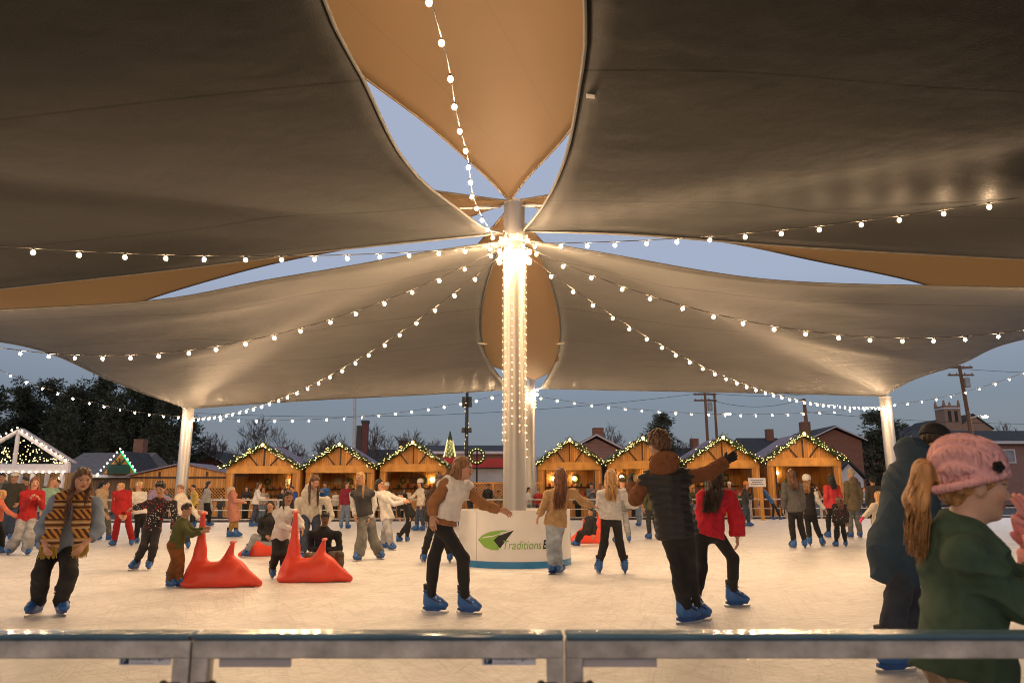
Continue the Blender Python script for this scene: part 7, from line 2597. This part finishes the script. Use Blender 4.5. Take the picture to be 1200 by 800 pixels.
# --- watchers behind the far barrier
W = [(260, 587, 34.4, 1.25, "child in a dark jacket and grey scarf at the far rail", CHAR, None, DBROWN_H, "hood", 10),
     (289, 571, 35.0, 1.74, "person in a black coat at the rail under the leftmost stall", BLACK, None, BLACK_H, None, 15),
     (309, 573, 35.2, 1.72, "man in a tan grey jacket leaning on the far rail", (.24, .2, .17), None, LBROWN_H, None, 0),
     (331, 574, 34.9, 1.62, "dark haired woman in black at the rail behind the small seal", BLACK, None, BLACK_H, None, 20),
     (381, 566, 34.8, 1.85, "tall man in a bright blue jacket behind the cream coat", (.03, .10, .28), None, BLACK_H, None, -20),
     (404, 573, 35.6, 1.72, "person in a brown checked shirt under the second stall", (.13, .05, .03), None, DBROWN_H, None, 5),
     (415, 577, 36.4, 1.6, "person in dark clothes in front of the second stall counter", CHAR, None, BROWN_H, None, -15),
     (473, 574, 36.2, 1.66, "person in black at the counter of the third stall", BLACK, None, BLACK_H, None, 40),
     (508, 572, 36.6, 1.68, "person in a grey coat near the lit cone tree", GREY, None, DBROWN_H, None, -30),
     (551, 571, 36.6, 1.7, "person in a dark coat beside the lattice screen", CHAR, None, BLACK_H, None, 40),
     (572, 568, 36.8, 1.76, "man in an open black jacket and pale shirt left of the mast", (.016, .016, .017), (.5, .5, .42), DBROWN_H, None, -5),
     (619, 572, 36.0, 1.72, "person in a white coat half behind the main mast", WHITE, None, BLACK_H, None, 80),
     (631, 574, 36.5, 1.66, "child in a red jacket just right of the masts", (.36, .03, .03), None, BLACK_H, None, -30),
     (677, 573, 37.0, 1.7, "person in a dark jacket in front of the stall right of the mast", CHAR, None, BROWN_H, None, 10),
     (693, 567, 37.2, 1.84, "man in a blue grey jacket and cap under the stall lamps", (.14, .15, .17), None, DBROWN_H, "cap", 15),
     (707, 574, 37.4, 1.62, "person in maroon between two stalls", (.2, .03, .03), None, DBROWN_H, None, -20),
     (742, 571, 37.4, 1.72, "person in a grey hoodie beyond the white sweater", GREY, None, DBROWN_H, None, 30),
     (813, 572, 37.8, 1.7, "person in an olive jacket under the raised arm", OLIVE, None, BROWN_H, None, -5),
     (855, 566, 38.2, 1.84, "man in a green jacket and pale cap at the rail", (.06, .065, .04), None, DBROWN_H, "capw", 0),
     (875, 573, 38.4, 1.6, "person in black beside the notice post", BLACK, None, BLACK_H, None, -40),
     (956, 570, 38.8, 1.72, "person in a camel coat in front of the rightmost stall", (.3, .17, .08), None, DBROWN_H, None, 20),
     (1030, 571, 39.5, 1.7, "person in dark grey by the right corner mast", CHAR, None, BLACK_H, None, -30),
     (96, 573, 33.4, 1.6, "person in a dark fleece in front of the long grey house", CHAR, None, BROWN_H, None, 20),
     (226, 577, 33.9, 1.55, "person in navy by the left corner mast", (.02, .03, .06), None, BLACK_H, None, 0),
     (52, 571, 33.2, 1.7, "person in a brown coat in front of the pavilion", (.13, .07, .04), None, DBROWN_H, None, -10),
     (196, 575, 33.8, 1.6, "person in a teal jacket behind the christmas sweater boy", (.02, .09, .10), None, BROWN_H, None, 10),
     (347, 577, 35.3, 1.5, "child in mustard at the rail right of the small seal", (.3, .18, .03), None, DBROWN_H, None, -10),
     (359, 573, 35.6, 1.7, "person in charcoal at the rail left of the cream coat", CHAR, None, BLACK_H, None, 25),
     (394, 576, 35.9, 1.6, "person in cream under the second stall beam", CREAM, None, BROWN_H, None, -25),
     (437, 575, 36.3, 1.68, "person in olive at the rail behind the wide trousered girl", OLIVE, None, BLACK_H, None, 15),
     (462, 577, 36.3, 1.6, "person in faded red at the third stall", (.25, .06, .05), None, DBROWN_H, None, -35),
     (498, 575, 36.7, 1.66, "person in black with a pale hood behind the knit hatted woman", BLACK, None, BLACK_H, "hood", 5),
     (522, 574, 36.9, 1.66, "person in slate blue left of the white vested woman", (.06, .08, .12), None, BLACK_H, None, 25),
     (538, 577, 36.6, 1.55, "child in orange beside the lattice screen", (.45, .13, .03), None, BROWN_H, None, -15),
     (584, 576, 36.9, 1.6, "person in tan close to the left side of the mast", (.28, .18, .1), None, BLACK_H, None, 20),
     (645, 577, 36.8, 1.6, "person in white at the stall behind the beige sweater", WHITE, None, BLACK_H, None, -10),
     (661, 576, 37.2, 1.62, "person in brown at the counter right of the mast", (.12, .06, .03), None, DBROWN_H, None, 35),
     (722, 573, 37.5, 1.7, "person in black between the white sweater and the mast stall", BLACK, None, DBROWN_H, "cap", -20),
     (756, 575, 37.7, 1.62, "person in pale grey under the stall of the vested man", LGREY, None, BROWN_H, None, 15),
     (800, 573, 37.9, 1.7, "person in rust under the outstretched arm", (.25, .08, .03), None, BLACK_H, None, -30),
     (826, 576, 38.1, 1.6, "child in navy beside the red draped sweater", (.02, .03, .07), None, DBROWN_H, None, 10),
     (842, 573, 38.3, 1.7, "person in a cream coat at the stall behind the raised glove", CREAM, None, DBROWN_H, None, -15),
     (866, 577, 38.6, 1.55, "child in green near the pale capped man", (.03, .10, .04), None, BROWN_H, None, 20),
     (917, 575, 38.7, 1.66, "person in plum at the rightmost stall counter", (.10, .02, .06), None, BLACK_H, None, 0),
     (966, 574, 39.0, 1.7, "person in black at the right end of the stalls", BLACK, None, DBROWN_H, None, -25),
     (1012, 572, 39.2, 1.7, "person in a pale blue jacket near the parked car", (.2, .26, .34), None, BROWN_H, None, 15)]
arm_c = ["rail", "crossed", "pocket", "down", "phone"]
for i, (x, yh, D, H, lab, colr, inner, hc, hat_, yaw) in enumerate(W):
    D += .35
    head_z = at(x, yh, D)[2]
    H = min(max((head_z + .06) / 1.0, 1.1), 1.9)
    kw = {}
    if hat_ == "hood": kw["hat"] = dict(kind="hood", col=(.2, .18, .17))
    if hat_ == "cap": kw["hat"] = dict(kind="cap", col=CHAR)
    if hat_ == "capw": kw["hat"] = dict(kind="cap", col=(.5, .47, .43))
    topd = dict(col=colr, kind="plain", m=.036, hem=.08, name="jacket")
    if inner: topd = dict(col=inner, kind="plain", m=.02, hem=.0, name="shirt", sleeve_mat=fabric(colr, "plain"))
    person(dict(D=D, x=x, H=H, yaw=yaw, hy=yaw * .6, male=i % 2 == 0, skates=False, arms=arm_c[i % 5], J={}), lab, topd, dict(col=(DJEAN, BLACK, JEAN)[i % 3], fit="jeans", name="jeans"),
           dict(style="long" if i % 2 else "short", col=hc, len=.18, n=20), shoes="shoe", group=SPEC, skin=(LIGHT_S, TAN_S, (.5, .27, .175))[i % 3],
           vest=dict(col=colr, hem=.06, quilt=.003) if inner else None, **kw)

# ------------------------------------------------------------------ red skating seals
seal_red = mat("red_moulded_plastic", (.74, .065, .03), .4, .12, 3, .06, 30, spec=.45)
seal_pink = mat("pale_red_grip", (.66, .22, .18), .5, .1, 9)


def seal_meshes():
    f = Field(); ey = np.array([0, 1.0, 0])
    gnd = ((0, 0, .006), (0, 0, -1))
    f.cone((-.40, 0, .10), (.20, 0, .15), .24, .225, .10, (ey, .9), cut=gnd)
    f.cone((.14, 0, .20), (.66, 0, .05), .225, .055, .06, (ey, .8), cut=gnd)
    f.cone((-.45, 0, .10), (-.42, 0, .50), .23, .095, .08, (ey, .62), cut=gnd)
    f.cone((-.42, 0, .50), (-.43, 0, 1.04), .09, .036, .08, (ey, .8))
    f.cone((.07, 0, .36), (.15, 0, .62), .10, .032, .06, (ey, .8))
    for sy in (-1, 1):
        f.ell((-.46, sy * .12, .05), (.20, .16, .07), None, .08, cut=gnd)
        f.ell((-.16, sy * .27, .17), (.12, .04, .10), None, .05, True)      # moulded hollows in the flanks
    V, Q = f.bake(.016)
    body = fast_mesh("seal_skate_aid", V, Q, seal_red)
    m = MB()
    m.tube([(-.43, -.14, 1.04), (-.43, -.06, 1.05), (-.43, .06, 1.05), (-.43, .14, 1.04)], [.022, .025, .025, .022], 10); g1 = m.mesh("grip_bar", seal_pink, True)
    m = MB(); m.tube([(.15, -.10, .63), (.155, 0, .635), (.15, .10, .63)], [.02, .022, .02], 10); g2 = m.mesh("grip_bar", seal_pink, True)
    m = MB()
    for sy in (-1, 1):
        m.tube([(-.6, sy * .12, .004), (.62, sy * .10, .004)], [.012, .012], 6)
    g3 = m.mesh("runners", skate_steel)
    return body, g1, g2, g3


SM = seal_meshes()
for px, fy, s, rz, lab in ((268, 691, .82, -.05, "larger view red seal skating aid pushed by the boy in olive"), (374, 685, .82, -.10, "red seal skating aid carrying the boy in black fleece"),
                           (314, 655, .72, .3, "small red seal under the girl with grey leggings"), (688, 640, .80, .25, "red seal under the small child in black beyond the barrier")):
    D = gdepth(fy - 4)
    c = at(px, 577, D)
    if px in (314, 688): rz = PI + rz
    o = link_mesh("seal_skate_aid", SM[0], loc=(c[0], D, 0)); o.rotation_euler = (0, 0, rz); o.scale = (s, s, s * 1.18)
    tag(o, lab, "skating aid", "red seal skating aids")
    for nm, me in (("grip_bar", SM[1]), ("grip_bar", SM[2]), ("runners", SM[3])):
        link_mesh(nm, me, o)
